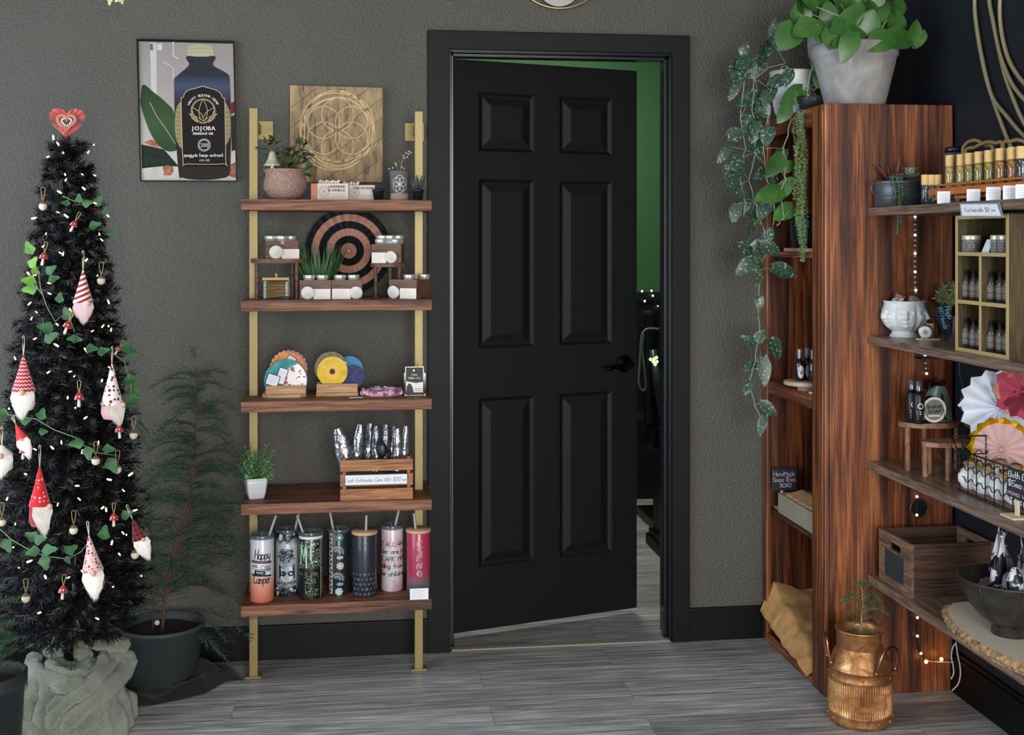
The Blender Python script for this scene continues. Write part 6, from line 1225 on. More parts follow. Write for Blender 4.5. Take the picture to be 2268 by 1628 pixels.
vine([(1735, 145), (1712, 180), (1700, 260), (1690, 330), (1700, 400), (1715, 440), (1712, 500)], [(1720, 180, 200, 40, 26), (1708, 200, 260, 40, 24), (1745, 170, 250, 36, 24), (1700, 300, 250, 38, 28), (1718, 430, 240, 40, 30), (1728, 345, 230, 40, 24)], -.33)
vine([(1700, 150), (1650, 170), (1640, 260), (1650, 330), (1635, 380), (1650, 440), (1648, 480)], [(1645, 165, 230, 36, 26), (1648, 230, 200, 34, 22), (1655, 270, 260, 34, 24)], -.29)
bs.build('vines', m_pale, t); b.build('leaves', m_satin, t)
# heartleaf trailing strand and string of pearls in front
t = thing('trailing_philodendron', 'bright green heart leaved vine hanging from the bookcase top over its open front', 'plant', P(1775, 235, -.3)); b = MB(); bs = MB(); rg = random.Random(9)
vine([(1835, 150), (1815, 110), (1795, 160), (1785, 230), (1752, 270), (1735, 330), (1740, 400), (1725, 430), (1738, 480), (1720, 500)], [(1758, 212, 215, 56, 36), (1738, 250, 235, 42, 28), (1718, 365, 230, 56, 34), (1745, 368, 20, 36, 24), (1707, 430, 195, 62, 40), (1740, 415, 60, 44, 30), (1738, 470, 210, 50, 34), (1815, 175, 250, 34, 26), (1800, 60, 0, 10, 8)], -.36, .002)
bs.build('vines', m_pale, t); b.build('leaves', m_poth, t)
t = thing('string_of_pearls', 'long strands of pearl shaped leaves hanging over the bookcase front', 'plant', P(1775, 240, -.42)); b = MB(); bs = MB(); rg = random.Random(2); Yp = -.40
for j, (x, top, bot) in enumerate([(1764, 262, 500), (1770, 250, 560), (1776, 245, 580), (1782, 250, 540), (1760, 270, 440), (1773, 250, 580), (1768, 250, 520), (1779, 250, 570)]):
    n = int((bot-top)/5.2); pts = []
    for i in range(n+1):
        yv = top+(bot-top)*i/n; p = P(x+3*sin(i*.25+j)+2*(i/n), yv, Yp+.012*sin(j*2.1)); pts.append(p)
        for s_ in (-1, 1): b.leaf(p, (s_*rg.uniform(.5, 1), rg.uniform(-1, .4), rg.uniform(-.6, .5)), (0, -1, .4), .0085*rg.uniform(.8, 1.15), .0058, 'oval', 0, 0, .25, 3)
    bs.tube(pts, .0007, 3)
for i in range(60): p = P(rg.uniform(1755, 1835), rg.uniform(190, 245), rg.uniform(-.42, -.3)); b.leaf(p, (rg.uniform(-1, 1), -.6, rg.uniform(-.6, .6)), (0, -1, .4), .012, .008, 'oval', 0, 0, .25, 3)
bs.build('strands', m_pale, t); b.build('leaves', M('pearl_leaf_green', '5f7a4c', .45, var=.3, vs=60), t)
c = V((hx(1797, -.375), -.375, BH)); t = thing('small_dark_pot', 'small dark pot on the bookcase edge from which the pearl strands hang', 'pot', c); b = MB(); b.lathe([(.035, 0), (.042, .035), (.044, .045), (.04, .045), (.0001, .036)], c, 28); b.build('pot', m_bpot, t)
# ================================================================ copper milk can
c = V((hx(1905, -.765), -.765, 0)); t = thing('milk_can', 'hammered copper milk can with ribbed waist standing before the bookcase', 'can', c)
def coppermat():
    m, nt, b = nodes('aged_copper'); v = coords(nt); f = noisef(nt, v, 22, 5, .65, .8); g = noisef(nt, v, 70, 3)
    nt.links.new(ramp(nt, f, [(.3, lin('7d4f30')), (.5, lin('b07d50')), (.72, lin('d6a878'))]), b.inputs['Base Color']); nt.links.new(ramp(nt, f, [(.3, .58), (.7, .36)]), b.inputs['Roughness']); b.inputs['Metallic'].default_value = .8; bump(nt, b, g, .35, .003); return m
m_cop = coppermat()
R0 = .0925
def canprof(z): return R0
b = MB(); nseg = 608; pr = [(.0001, .001), (R0-.006, .001), (R0, .006), (R0, .012), (R0-.002, .014), (R0-.001, .026), (R0+.001, .03)]
def canr(a, z): return R0+(.0019*cos(a*76) if .036 < z < .130 else 0)
rows_ = [.001, .006, .012, .024, .030, .034, .038, .06, .09, .125, .130, .134, .138, .150, .156, .160]
offs = [-.004, 0, .0015, -.001, .001, .002, 0, 0, 0, 0, 0, .002, .001, -.001, .0015, .003]
b.grid(lambda u, v: (lambda i: (lambda r, z: c+V((r*cos(2*pi*u), r*sin(2*pi*u), z)))(canr(2*pi*u, rows_[i])+offs[i], rows_[i]))(int(round(v*15))), nseg, 15, wrap=True)
b.lathe([(.0001, .002), (R0-.003, .002)], c, 40, cap=False)
b.lathe([(R0+.002, .160), (R0-.001, .165), (.088, .174), (.077, .200), (.068, .216), (.0665, .220), (.0675, .222), (.068, .262), (.0715, .268), (.073, .272), (.071, .274), (.066, .265), (.064, .245), (.0001, .24)], c, 64)
for z in (.020, .144):
    for i in range(12): a = 2*pi*i/12+.2; b.sph(c+V(((R0+.0005)*cos(a), (R0+.0005)*sin(a), z)), .0035, 8)
b.build('can_body', m_cop, t)
def hnd(pts): bb = MB(); bb.tube(smooth(pts), .0045, 10); bb.sph(pts[0], .0075, 8); bb.sph(pts[-1], .0075, 8); bb.build('handle', M('copper_bar', '9a6a50', .3, .95), t)
aL = radians(168); dL = V((cos(aL), sin(aL), 0)); sL = V((-sin(aL), cos(aL), 0))
hnd([c+dL*.078-sL*.03*s+dL*ex+V((0, 0, z)) for s, z, ex in ((-1, .178, .012), (-1, .21, .02), (-.8, .242, .022), (0, .255, .022), (.8, .242, .022), (1, .21, .02), (1, .178, .012))][::1])
aR = radians(-62); dR = V((cos(aR), sin(aR), 0)); sR = V((-sin(aR), cos(aR), 0))
hnd([c+dR*.076-sR*.042*s+dR*ex+V((0, 0, z)) for s, z, ex in ((-1, .17, .016), (-1, .20, .026), (-.8, .226, .03), (-.3, .242, .032), (.3, .242, .032), (.8, .226, .03), (1, .20, .026), (1, .17, .016))])
t = thing('feathery_seedling', 'small feathery green seedling growing from the copper milk can', 'plant', c+V((0, 0, .24))); b = MB(); bs = MB(); rg = random.Random(14)
b.lathe([(.0001, 0), (.056, 0)], c+V((0, 0, .2425)), 20, cap=False); b.build('soil', m_soil, t); b = MB()
tr = [c+V((0, 0, .24)), P(1908, 1370, c.y), P(1912, 1335, c.y), P(1909, 1302, c.y)]; bs.tube(tr, [.0025, .002, .0015, .0008], 5)
for f_, ang, L in ((.25, 160, .05), (.3, 20, .07), (.45, 30, .085), (.5, 165, .07), (.6, 15, .05), (.65, 150, .085), (.75, 30, .06), (.8, 170, .075), (.9, 60, .05), (.95, 120, .055), (1, 95, .035), (.85, 10, .06), (.12, 200, .045), (.15, -10, .05), (.05, 175, .06), (.05, 10, .06), (.7, 140, .06), (.55, 45, .05)):
    a = radians(ang); o = along(tr, min(.999, f_)); frond(b, o, V((cos(a), rg.uniform(-.4, .3), sin(a)+.2)), L, rg, .007, 0, .9, .0009, 1.2, .001)
bs.build('stem', m_pale, t); b.build('foliage', [M('seedling_green', '5d7d4d', .7, var=.25, vs=30), m_pale], t)
# ================================================================ mirror ring, wall art and hanging sprig
mc = P(1236, -92, 0); kk = mp(1236, 0); t = thing('crescent_mirror', 'round mirror in a thin gold ring above the door, cut by the top edge', 'mirror', (mc.x, 0, mc.z)); b = MB(); b.tube([V((mc.x+112*kk*cos(a), -.014, mc.z+112*kk*sin(a))) for a in (2*pi*i/80 for i in range(80))], .0045, 8, closed=True); b.build('gold_ring', M('pale_gold', 'a39271', .35, .8), t)
m2 = P(1236, -33, 0); b = MB(); T = Matrix.Rotation(pi/2, 4, 'X'); b.lathe([(.0001, .002), (49*kk, .002), (49*kk, .012), (.0001, .012)], m2, 64, T=T, smooth=False); b.build('mirror_glass', M('mirror_silver', 'eeeee8', .02, 1), t); b = MB(); b.tube([V((m2.x+49.5*kk*cos(a), -.012, m2.z+49.5*kk*sin(a))) for a in (2*pi*i/60 for i in range(60))], .0015, 6, closed=True); b.build('mirror_rim', m_black_ink, t)
wz = zx(2080, 0, 4.787); XW = WX-.012; t = thing('ring_wall_art', 'overlapping thin pale gold hoops hung on the dark right wall', 'wall art', PX(2200, 60, WX))
for cur in ([(368, -350), (370, -200), (375, 0), (385, 200), (430, 500), (500, 830), (570, 1050), (640, 1250), (740, 1510), (860, 1720), (1050, 1950), (1300, 2150)], [(400, -300), (378, 0), (390, 205), (434, 505), (504, 832), (575, 1050), (700, 1210), (900, 1440), (1150, 1640), (1500, 1800)], [(520, -250), (530, 0), (570, 220), (640, 560), (700, 800), (800, 1080), (900, 1300), (1050, 1520), (1300, 1750)], [(560, -250), (534, 0), (575, 220), (645, 560), (760, 860), (900, 1050), (1100, 1230), (1500, 1420)], [(680, -300), (645, 0), (650, 250), (690, 480), (760, 680), (900, 880), (1100, 1050), (1400, 1180)]):
    q = [PX(*wz(x, y), XW) for x, y in cur]; sm = []
    for i in range(len(q)-1):
        p0, p1, p2, p3 = q[max(0, i-1)], q[i], q[i+1], q[min(len(q)-1, i+2)]
        for s_ in range(8): u = s_/8; sm.append(.5*((2*p1)+(p2-p0)*u+(2*p0-5*p1+4*p2-p3)*u*u+(3*p1-p0-3*p2+p3)*u**3))
    b = MB(); b.tube(sm+[q[-1]], .0062, 8); b.build('hoop', M('champagne_metal', '8f8668', .45, .35), t)
hp = P(250, -40, -.25); t = thing('hanging_sprig', 'tips of a pale variegated sprig hanging into the top left of the photo', 'plant', hp); b = MB()
for x, y, a, L in ((243, 3, 260, 20), (247, -6, 200, 18), (268, 2, 300, 18), (262, 0, 200, 20), (272, -2, 40, 18), (255, -12, 270, 22), (240, -10, 230, 18)): kk = mp(x, -.25); d = V((cos(radians(a)), 0, sin(radians(a)))); b.leaf(P(x, y, -.25)-d*L*kk*.5, d, (0, -1, .3), L*kk, L*kk*.55, 'ivy', 0, .1, .2, 5)
b.build('leaves', M('cream_green_leaf', 'c3cf8c', .5, var=.25, vs=80), t); b = MB(); b.tube([P(255, -5, -.25), P(252, -60, -.25), P(248, -160, -.25)], .0015, 5); b.build('stem', m_vine, t)
# ================================================================ floating shelves on the right wall
RZ = [1.518, 1.12, .73, .376]; RX0, RX1, RY0, RY1 = 1.597, WX-.001, -2.0, BY0-.003
m_grey = wood('greige_laminate', '4d3d33', '6f5a4c', '8f7868', (20, 1.0, 20), 9, .33, .12, .3)
for i, (z, w_) in enumerate(zip(RZ, ('top, holding oil rollers', 'second, holding the face planter', 'third, holding the wire basket', 'lowest, holding the empty crate'))):
    t = thing('floating_shelf', 'brown laminate wall shelf, '+w_, 'shelf', (RX1, -1.2, z), 'laminate shelves on the dark right wall')
    b = MB(); b.box((RX0, RY0, z-.025), (RX1, RY1, z), 0, .001); b.build('shelf_board', m_grey, t)
    if i: 
        for yb in (-.80, -1.6): b = MB(); b.box((RX1-.235, yb-.012, z-.052), (RX1, yb+.012, z-.046)); b.box((RX1-.006, yb-.012, z-.16), (RX1, yb+.012, z-.026)); b.box((RX1-.235, yb-.012, z-.05), (RX1-.225, yb+.012, z-.0255)); b.build('bracket', m_blkp, t)
def at_(px, py, z): return PZ(px, py, z)
def onx(px, x):            # depth at which a pixel column crosses the plane X = x
    return PX(px, HZ, x).y
# ---- tub planter
c = V((1.672, onx(1988, 1.672), RZ[0])); t = thing('tub_planter', 'round dark steel tub of mixed succulents at the left end of the top wall shelf', 'potted plant', c)
m_steel = M('dark_galvanised', '5c6268', .42, .55, var=.15, vs=14)
b = MB(); b.lathe([(.066, 0), (.069, .002), (.0695, .026), (.071, .028), (.0695, .030), (.0705, .068), (.073, .072), (.074, .077), (.073, .081), (.069, .08), (.067, .065), (.0001, .065)], c, 56); b.build('tub', m_steel, t)
b = MB(); b.tube([c+V((-.0755, 0, .082+.0)), c+V((-.083, .0, .075)), c+V((-.084, 0, .055)), c+V((-.078, 0, .04))], .0022, 6); b.build('handle', m_steel, t); b = MB(); b.tube([c+V((.0755, 0, .082)), c+V((.083, 0, .075)), c+V((.084, 0, .055)), c+V((.078, 0, .04))], .0022, 6); b.build('handle', m_steel, t)
MB().lathe([(.0001, .069), (.066, .069)], c, 24, cap=False).build('soil', m_soil, t)
def rosl(b, o, R_, n, mi=0, up=.5, w=.35):
    for i in range(n):
        f = i/n; a = i*2.4; b.leaf(o+V((0, 0, R_*.25*f)), (cos(a), sin(a), up*.4+1.6*f*f), (0, 0, 1), R_*(1-.72*f), R_*w*(1-.4*f), 'lance', mi, -.15, .25, 4)
b = MB(); rosl(b, c+V((.035, -.02, .085)), .052, 30); rosl(b, c+V((.032, -.022, .10)), .036, 20, up=1.6); b.build('rosette_succulent', veins('sage_succulent', '6f8b62', '9db08a', 'c3c8a6', 30), t)
b = MB(); rg = random.Random(3)
for i in range(26): a = i*.7; b.leaf(c+V((-.005+.012*cos(a), .02, .075)), (cos(a)*.75, sin(a)*.35, 1), (0, -1, .2), .085*rg.uniform(.6, 1.05), .010, 'lance', 0, .15, .2, 5)
b.build('red_aloe', veins('bronze_aloe', '4a2a26', '6e4038', '8a6a55', 25), t)
b = MB(); bs = MB()
for j, (sx_, ln) in enumerate(((-.012, 20), (-.02, 14), (-.005, 15), (-.028, 12), (.003, 11), (-.016, 24))):
    p = c+V((sx_-.012, -.045, .085)); q = []
    for i in range(ln):
        p = p+V((rg.uniform(-.002, .0015), -.0035 if i < 7 else 0, .003 if i < 3 else -.0085)); q.append(p)
        for s_ in range(4): a = s_*1.57+i; b.leaf(p, (cos(a), sin(a)*.7, .5*cos(a+1)), (0, 0, 1), .0125, .0095, 'oval', 0, 0, .35, 3)
    bs.tube(q, .0015, 4)
bs.build('trailing_stem', m_pale, t); b.build('trailing_sedum', veins('grey_green_sedum', '4c6a58', '68856e', '8aa184', 40), t)
# ---- oil rollers
def oilmat(name, c1, c2, c3): m = veins(name, c1, c2, c3, 90); m.node_tree.nodes['Principled BSDF'].inputs['Roughness'].default_value = .08; m.node_tree.nodes['Principled BSDF'].inputs['Coat Weight'].default_value = .7; return m
m_capb = M('bamboo_cap', 'd8b277', .5, var=.06, vs=60)
oils = [oilmat('golden_oil', '6b3a22', 'b3a052', 'd8cf8c'), oilmat('herb_oil', '3c3a1c', '8f8038', 'd9cb8a'), oilmat('amber_oil', '5a2a1a', '9a6a34', 'd5c6a2'), oilmat('dark_oil', '15181c', '3a3f42', 'c6cacb')]
def roller(label, px, X, z0, h, r, mi, caph, grp):
    y = onx(px, X); t = thing('oil_roller', label, 'bottle', (X, y, z0), grp)
    b = MB(); b.lathe([(r*.8, 0), (r, .002), (r, h-caph-.004), (r*.85, h-caph), (.0001, h-caph)], seg=20); b.build('glass_vial', oils[mi], t, True)
    b = MB(); b.lathe([(r*1.04, h-caph-.001), (r*1.06, h-caph), (r*1.06, h-.001), (r*1.02, h), (.0001, h)], seg=22); b.build('wooden_cap', m_capb, t, True)
    b = MB(); f = cylf(V((0, 0, 0)), r+.0003); ribbons(b, [[(r*.32*sin(q_*2.3+px), .008+(h-caph-.016)*q_/22) for q_ in range(23)], [(r*.62, .008), (r*.62, h-caph-.010)]], r*.12, lambda u, v: f(u+r*.15, v)); b.build('white_lettering', m_white_ink, t, True)
    t.rotation_euler = (0, 0, radians(-20)); return t
ordn = ['first', 'second', 'third', 'fourth', 'fifth', 'sixth', 'seventh', 'eighth', 'ninth']
for i, (px, top, mi) in enumerate([(2104.5, 344, 0), (2129.5, 342, 0), (2148, 339, 1), (2169, 336, 1), (2191.5, 333, 1), (2216.5, 329, 2), (2233, 330, 3), (2243, 326, 2), (2263, 324, 3)]):
    X = 1.665 if i != 6 else 1.70; y = onx(px, X); zt = 1.42+(HZ-top)*mp(px, y); z0 = RZ[0]+.022; roller('bamboo capped oil roller in the orange rack, %s from the left' % ordn[i], px, X, z0, zt-z0, .0125, mi, .030, 'oil rollers in the orange rack')
for i, px in enumerate((2049, 2063.5, 2078)):
    X = 1.64+.012*i; y = onx(px, X); zt = 1.42+(HZ-387)*mp(px, y); roller('short pale capped roller between the steel tub and the rack, %s from the tub' % ordn[i], px, X, RZ[0], zt-RZ[0], .0105, 3, .029, 'short rollers beside the steel tub')
m_rack = M('orange_wood', 'b86a35', .45, var=.12, vs=20); y0, y1 = onx(2057, 1.625), -1.75
t = thing('roller_rack', 'long orange wooden rack holding the oil rollers on the top wall shelf', 'rack', (1.66, y0, RZ[0]))
b = MB(); b.box((1.622, y1, RZ[0]+.024), (1.634, y0, RZ[0]+.044), 0, .004); b.build('front_bar', m_rack, t); b = MB(); b.box((1.633, y1, RZ[0]+.0505), (1.638, y0-.03, RZ[0]+.056), 0, .001); b.box((1.69, y1, RZ[0]+.0505), (1.695, y0-.03, RZ[0]+.056), 0, .001); b.build('upper_rail', m_rack, t)
b = MB(); b.box((1.635, y1, RZ[0]+.012), (1.70, y0-.01, RZ[0]+.0205)); b.build('rack_base', m_rack, t)
for y in (y0-.025, y0-.12, y0-.3): b = MB(); b.sph((1.650, y, RZ[0]+.0105), (.009, .009, .0105), 12); b.build('ball_foot', m_wlid, t)
for i, (px, py0, py1, w) in enumerate([(2090, 425, 452, 26), (2156, 421, 449, 27), (2200, 418, 448, 29), (2237, 415, 446, 28), (2264, 412, 444, 26)]):
    X = 1.607; y = onx(px, X); kk = mp(px, y); t = thing('price_card', 'small white price card on the top wall shelf edge, %s from the left' % ordn[i], 'card', (X, y, RZ[0]), 'white cards before the orange rack'); t.rotation_euler = (radians(-4), 0, radians(-35)); W = w*kk/2*1.05; H = (py1-py0)*kk
    b = MB(); b.box((-W, -.0005, 0), (W, .0005, H)); b.build('card_stock', MATS['bright_card'], t, True); b = MB()
    for j in range(4): ribbons(b, [[(-W*.7, H*(.75-j*.16)), (W*(.6-.1*(j % 2)), H*(.75-j*.16))]], .0006, lambda u, v: V((u, -.0009, v)))
    b.build('print', MATS['faint_ink'], t, True)
XS = 1.590; t = thing('shelf_sign', 'clear clip-on sign with a handwritten custom roller price under the top wall shelf edge', 'sign', PX(2172, 480, XS)); q = [PX(x, y, XS) for x, y in ((2128, 481), (2222, 481), (2213.5, 448), (2124.5, 449.5))]
b = MB(); b.prism(q, (.0015, 0, 0)); b.box((XS+.001, q[3].y-.06, RZ[0]+.0003), (XS+.03, q[3].y-.01, RZ[0]+.0012)); b.build('acrylic_holder', clearm('milky_acrylic', 'dfe4ea', .1, .08, .3), t)
qi = [PX(x, y, XS-.0006) for x, y in ((2131, 478), (2217, 478), (2208, 452), (2127, 452.5))]; b = MB(); b.poly(qi); b.build('paper', M('sign_white_paper', 'e6e7ea', .7), t)
def quadfn(q, off): 
    n = (q[1]-q[0]).cross(q[3]-q[0]).normalized(); n = n if n.dot(CAM-q[0]) > 0 else -n
    return lambda u, v: (q[0]*(1-u)+q[1]*u)*(1-v)+(q[3]*(1-u)+q[2]*u)*v+n*off
b = MB(); st, W = strokes('Customizable $12 ea', .45, .3, sp=.9); g = quadfn(qi, .0005); ribbons(b, [[(x*.8/W+.1, y*.8+.35) for x, y in s] for s in st], .013, lambda u, v: g(u, v)); b.build('handwriting', M('soft_grey_ink', '8d8f93', .7), t)
X = 1.80; y = onx(2112, X); kk = mp(2112, y); c = V((X, y, RZ[0])); t = thing('clip_jar', 'glass jar with a dark metal clip lid behind the first oil rollers', 'jar', c); r = 19*kk; zt = 1.42+(HZ-326)*kk-RZ[0]
b = MB(); b.lathe([(r*.9, 0), (r, .004), (r, zt-.018), (.0001, zt-.018)], c, 32); b.build('glass_body', clearm('clear_jar_glass', 'c5cfcd', .12, .05, .1), t); b = MB(); b.lathe([(r*1.06, zt-.016), (r*1.06, zt-.003), (r*.9, zt), (.0001, zt)], c, 32); b.sph(c+V((-.3*r, -r*1.08, zt-.009)), .003, 8); b.build('metal_lid', M('gunmetal', '3e4348', .3, .9), t)
m_lea = M('olive_leather', '8b7348', .55, var=.15, vs=20)
for i, (pts, w_) in enumerate(((((2132, 341), (2137, 322), (2150, 312), (2165, 312), (2182, 322), (2200, 334)), 'nearest the clip jar'), (((2136, 342), (2160, 326), (2185, 315), (2205, 317), (2222, 326)), 'crossing behind the first'), (((2220, 326), (2240, 313), (2256, 310), (2275, 318), (2290, 335)), 'curving out of frame at the right'))):
    Xl = 1.76-.02*i; q = [PX(x, y, Xl) for x, y in pts]; q = [V((Xl, q[0].y+.01, RZ[0]+.006))]+q+[V((Xl, q[-1].y-.02, RZ[0]+.006))]; sm = []
    for a_ in range(len(q)-1):
        p0, p1, p2, p3 = q[max(0, a_-1)], q[a_], q[a_+1], q[min(len(q)-1, a_+2)]
        for s_ in range(6): u = s_/6; sm.append(.5*((2*p1)+(p2-p0)*u+(2*p0-5*p1+4*p2-p3)*u*u+(3*p1-p0-3*p2+p3)*u**3))
    b = MB(); b.tube(sm, .0052, 8); tag(b.build('leather_strap', m_lea, thing=q[0]), 'arched olive leather strap behind the oil rollers, '+w_, 'strap', 'leather straps behind the rollers')
# ---- second shelf
c0 = PZ(2008, 747, RZ[1]); kk = mp(2008, c0.y); c = V((c0.x+.01, c0.y+.036, RZ[1])); t = thing('face_planter', 'white bowl planter ringed with sculpted faces on the second wall shelf', 'planter', c); Rf = 58*kk; Hf = 80*kk
pr = [(0, .56), (.03, .56), (.08, .5), (.14, .46), (.22, .62), (.32, .76), (.42, .83), (.52, .86), (.62, .87), (.72, .84), (.82, .79), (.92, .76), (.97, .79), (1, .80)]
def bz(v):
    for (a, ra), (d, rd) in zip(pr, pr[1:]):
        if v <= d: return ra+(rd-ra)*(v-a)/(d-a)
    return pr[-1][1]
def bump1(x, m, s): return exp(-((x-m)/s)**2)
def facef(u, v):
    a = 2*pi*u; d = ((a*6/(2*pi)+.35) % 1-.5)*2*pi/6; x = d/(pi/6)        # x in -1..1 across one face
    ridge = bump1(v, .60, .13)*bump1(x, 0, .16)*.13*(1 if v < .6 else .9)+bump1(v, .525, .035)*bump1(x, 0, .20)*.09
    brow = bump1(v, .76, .04)*bump1(abs(x), .3, .3)*.035; eye = -bump1(v, .68, .045)*bump1(abs(x), .38, .17)*.07; eyeb = bump1(v, .675, .02)*bump1(abs(x), .38, .13)*.035
    cheek = bump1(v, .55, .1)*bump1(abs(x), .45, .22)*.04; lipu = bump1(v, .43, .018)*bump1(x, 0, .26)*.06; lipl = bump1(v, .385, .02)*bump1(x, 0, .22)*.06; chin = bump1(v, .28, .05)*bump1(x, 0, .3)*.07; side = -max(0, abs(x)-.72)*.32*bump1(v, .52, .3); fore = bump1(v, .86, .08)*bump1(x, 0, .5)*.03
    r = Rf*(bz(v)+ridge+brow+eye+eyeb+cheek+lipu+lipl+chin+side+fore); return c+V((r*cos(a), r*sin(a), Hf*v))
m_porc = M('matte_white_ceramic', 'd4d8da', .35, coat=.2)
b = MB(); b.grid(facef, 288, 84, wrap=True); b.lathe([(Rf*.80, Hf), (Rf*.76, Hf*1.005), (Rf*.73, Hf*.98), (Rf*.72, Hf*.8), (.0001, Hf*.78)], c, 48, cap=False); b.lathe([(.0001, 0.0005), (Rf*.56, .0005)], c, 40, cap=False); b.build('faces_bowl', m_porc, t)
def tin(label, loc, r, h, eul, body, grp=None, top=None):
    t = thing('round_tin', label, 'tin', loc, grp); t.rotation_euler = eul; b = MB(); b.lathe([(r*.95, 0), (r, .002), (r, h*.55), (r*.97, h*.56), (r*1.02, h*.58), (r*1.02, h-.001), (r*.97, h), (.0001, h)], seg=36)
    b.build('tin_body', body, t, True); b = MB(); b.lathe([(r*.88, h+.0002), (r*.85, h+.0006), (.0001, h+.0006)], seg=36); disc2(b, 0, 0, r*.35, lambda u, v: V((u, v, h+.001)), 1, 20); b.build('lid_label', [top or m_porc, m_ink2], t, True); return t
m_cu = M('rose_copper', 'a86f5c', .3, .85)
tin('copper rimmed tin leaning in the top of the face planter', c+V((-.018, .0, Hf*.92)), .021, .014, (.35, -.45, 0), m_cu, 'copper tins by the face planter'); tin('open topped copper tin tipped toward the viewer in the face planter', c+V((.022, -.012, Hf*.93)), .022, .014, (.75, .2, 0), m_cu, 'copper tins by the face planter', M('pale_gold_label', 'b89f80', .4)); tin('third copper tin lying deeper in the face planter', c+V((-.012, .012, Hf*1.04)), .02, .013, (.2, .3, 0), m_cu, 'copper tins by the face planter')
q = PZ(2062, 754, RZ[1]); t = thing('card_easel', 'pale wooden easel foot propping a copper tin beside the face planter', 'easel', (q.x+.01, q.y+.02, RZ[1])); kk = mp(2062, q.y); m_pw = M('pale_easel_wood', 'd6c7a4', .7, var=.06, vs=40)
b = MB(); b.box((q.x-.032, q.y-.004, RZ[1]), (q.x+.028, q.y+.034, RZ[1]+.005), 0, .001); b.sph((q.x-.028, q.y, RZ[1]+.009), .0035, 8); b.build('base', m_pw, t); b = MB(); b.prism([V((q.x-.004, q.y+.028, RZ[1]+.005)), V((q.x+.02, q.y+.028, RZ[1]+.005)), V((q.x+.026, q.y+.034, RZ[1]+.048)), V((q.x+.004, q.y+.034, RZ[1]+.048))], (0, .003, 0)); b.build('back_rest', m_pw, t)
tin('large copper tin with white lid standing on edge on the pale easel', V((q.x-.006, q.y+.022, RZ[1]+.0262)), .0205, .019, (radians(97), 0, radians(-28)), m_cu, 'copper tins by the face planter')
YC = q.y+.03; qs = [P(x, y, Y_) for x, y, Y_ in ((2095, 757, YC-.02), (2109, 741, YC-.02), (2111, 702, YC+.0), (2094, 667, YC+.01), (2069, 693, YC+.01))]
t = thing('chalk_sign', 'tilted chalkboard reading Magic $20 Moods in blue beside the cubby box', 'sign', qs[0]); b = MB(); b.prism(qs, (.002, .004, 0)); b.build('board', MATS['chalkboard'], t)
e1 = (P(2111, 735, YC-.02)-P(2092, 672, YC+.01)).normalized(); b = MB(); o = P(2089, 678, YC-.004)+V((-.002, -.006, 0)); e2 = V((.85, 0, .5)).normalized(); e2 = (e2-e1*e2.dot(e1)).normalized(); e1 = e1
for txt, h, du, dv, mi in (('Magic', .016, .002, .002, 0), ('$20', .010, .000, -.016, 1), ('Moods', .014, .027, -.019, 0)):
    st, W = strokes(txt, h, .1, sp=.8); ribbons(b, st, h*.16, lambda u, v: o+e1*(u*.9+du)+e2*(v+dv)-V((0, .0015, 0)), mi)
b.build('chalk_writing', [M('sky_chalk', '7db8d6', .9), M('aqua_chalk', '6cc6cf', .9)], t)
c = V((1.85, onx(2100, 1.85), RZ[1])); t = thing('leafy_plant', 'small pointed leaf plant in a grey pot half hidden behind the cubby box', 'potted plant', c); b = MB(); b.lathe([(.02, 0), (.026, .06), (.0001, .055)], c, 24); b.build('pot', M('grey_pot', '8a8c8c', .7), t); b = MB(); rg = random.Random(8); bs = MB(); 
for px, py in ((2088, 638), (2080, 652), (2076, 660), (2092, 650), (2103, 640), (2108, 632), (2112, 642), (2098, 660), (2108, 655), (2090, 668), (2104, 670), (2114, 665), (2086, 645)):
    p = P(px, py, c.y+rg.uniform(-.03, .01)); bs.tube([c+V((0, 0, .055)), p], .0012, 4)
    for i in range(8): a = i*.8; b.leaf(p, (cos(a), rg.uniform(-.6, .2), sin(a)), (0, -1, 0), .02, .006, 'lance', 0, .1, .2, 4)
bs.build('stem', m_pale, t); b.build('leaves', veins('dusty_green', '5a6a3f', '7d8a5a', 'a1a77c', 40), t)
# ---- cubby box
m_oliv = wood('olive_stained_pine', '2f2817', '4a3d24', '5f5132', (25, 25, 1.5), 9, .6, .1, .25); m_edge = M('pale_ply_edge', 'b39c69', .6, var=.08, vs=40)
cx, ya, yb, z0, z1, dd = 1.622, -1.355, -1.088, RZ[1], 1.4835, .135; t = thing('cubby_box', 'wooden cubby box with pale front edges holding jars and bottles on the second wall shelf', 'box', (cx, (ya+yb)/2, z0)); th = .010
hz = [z0+.0, 1.248, 1.376]
def wbox(name, lo, hi, edge=True):
    b = MB(); b.box((lo[0]+.0025, lo[1], lo[2]), hi); 
    b.box(lo, (lo[0]+.0024, hi[1], hi[2]), 1); b.build(name, [m_oliv, m_edge], t)
wbox('side_board', (cx, ya, z0), (cx+dd, ya+th, z1)); wbox('side_board', (cx, yb-th, z0), (cx+dd, yb, z1)); wbox('top_board', (cx, ya+th, z1-th), (cx+dd, yb-th, z1)); 
for z in hz: wbox('shelf_board', (cx, ya+th, z), (cx+dd, yb-th, z+th))
ym = (ya+yb)/2+.004; wbox('divider', (cx, ym-.004, z0+th), (cx+dd, ym+.004, hz[1])); wbox('divider', (cx, ym-.004, hz[1]+th), (cx+dd, ym+.004, hz[2]))
b = MB(); b.box((cx+dd, ya, z0), (cx+dd+.004, yb, z1)); b.build('back_board', m_oliv, t)
bp = thing('small_bottle', '', 'bottle', (0, 0, 0), 'dark label bottles in the cubby box'); hb = .082
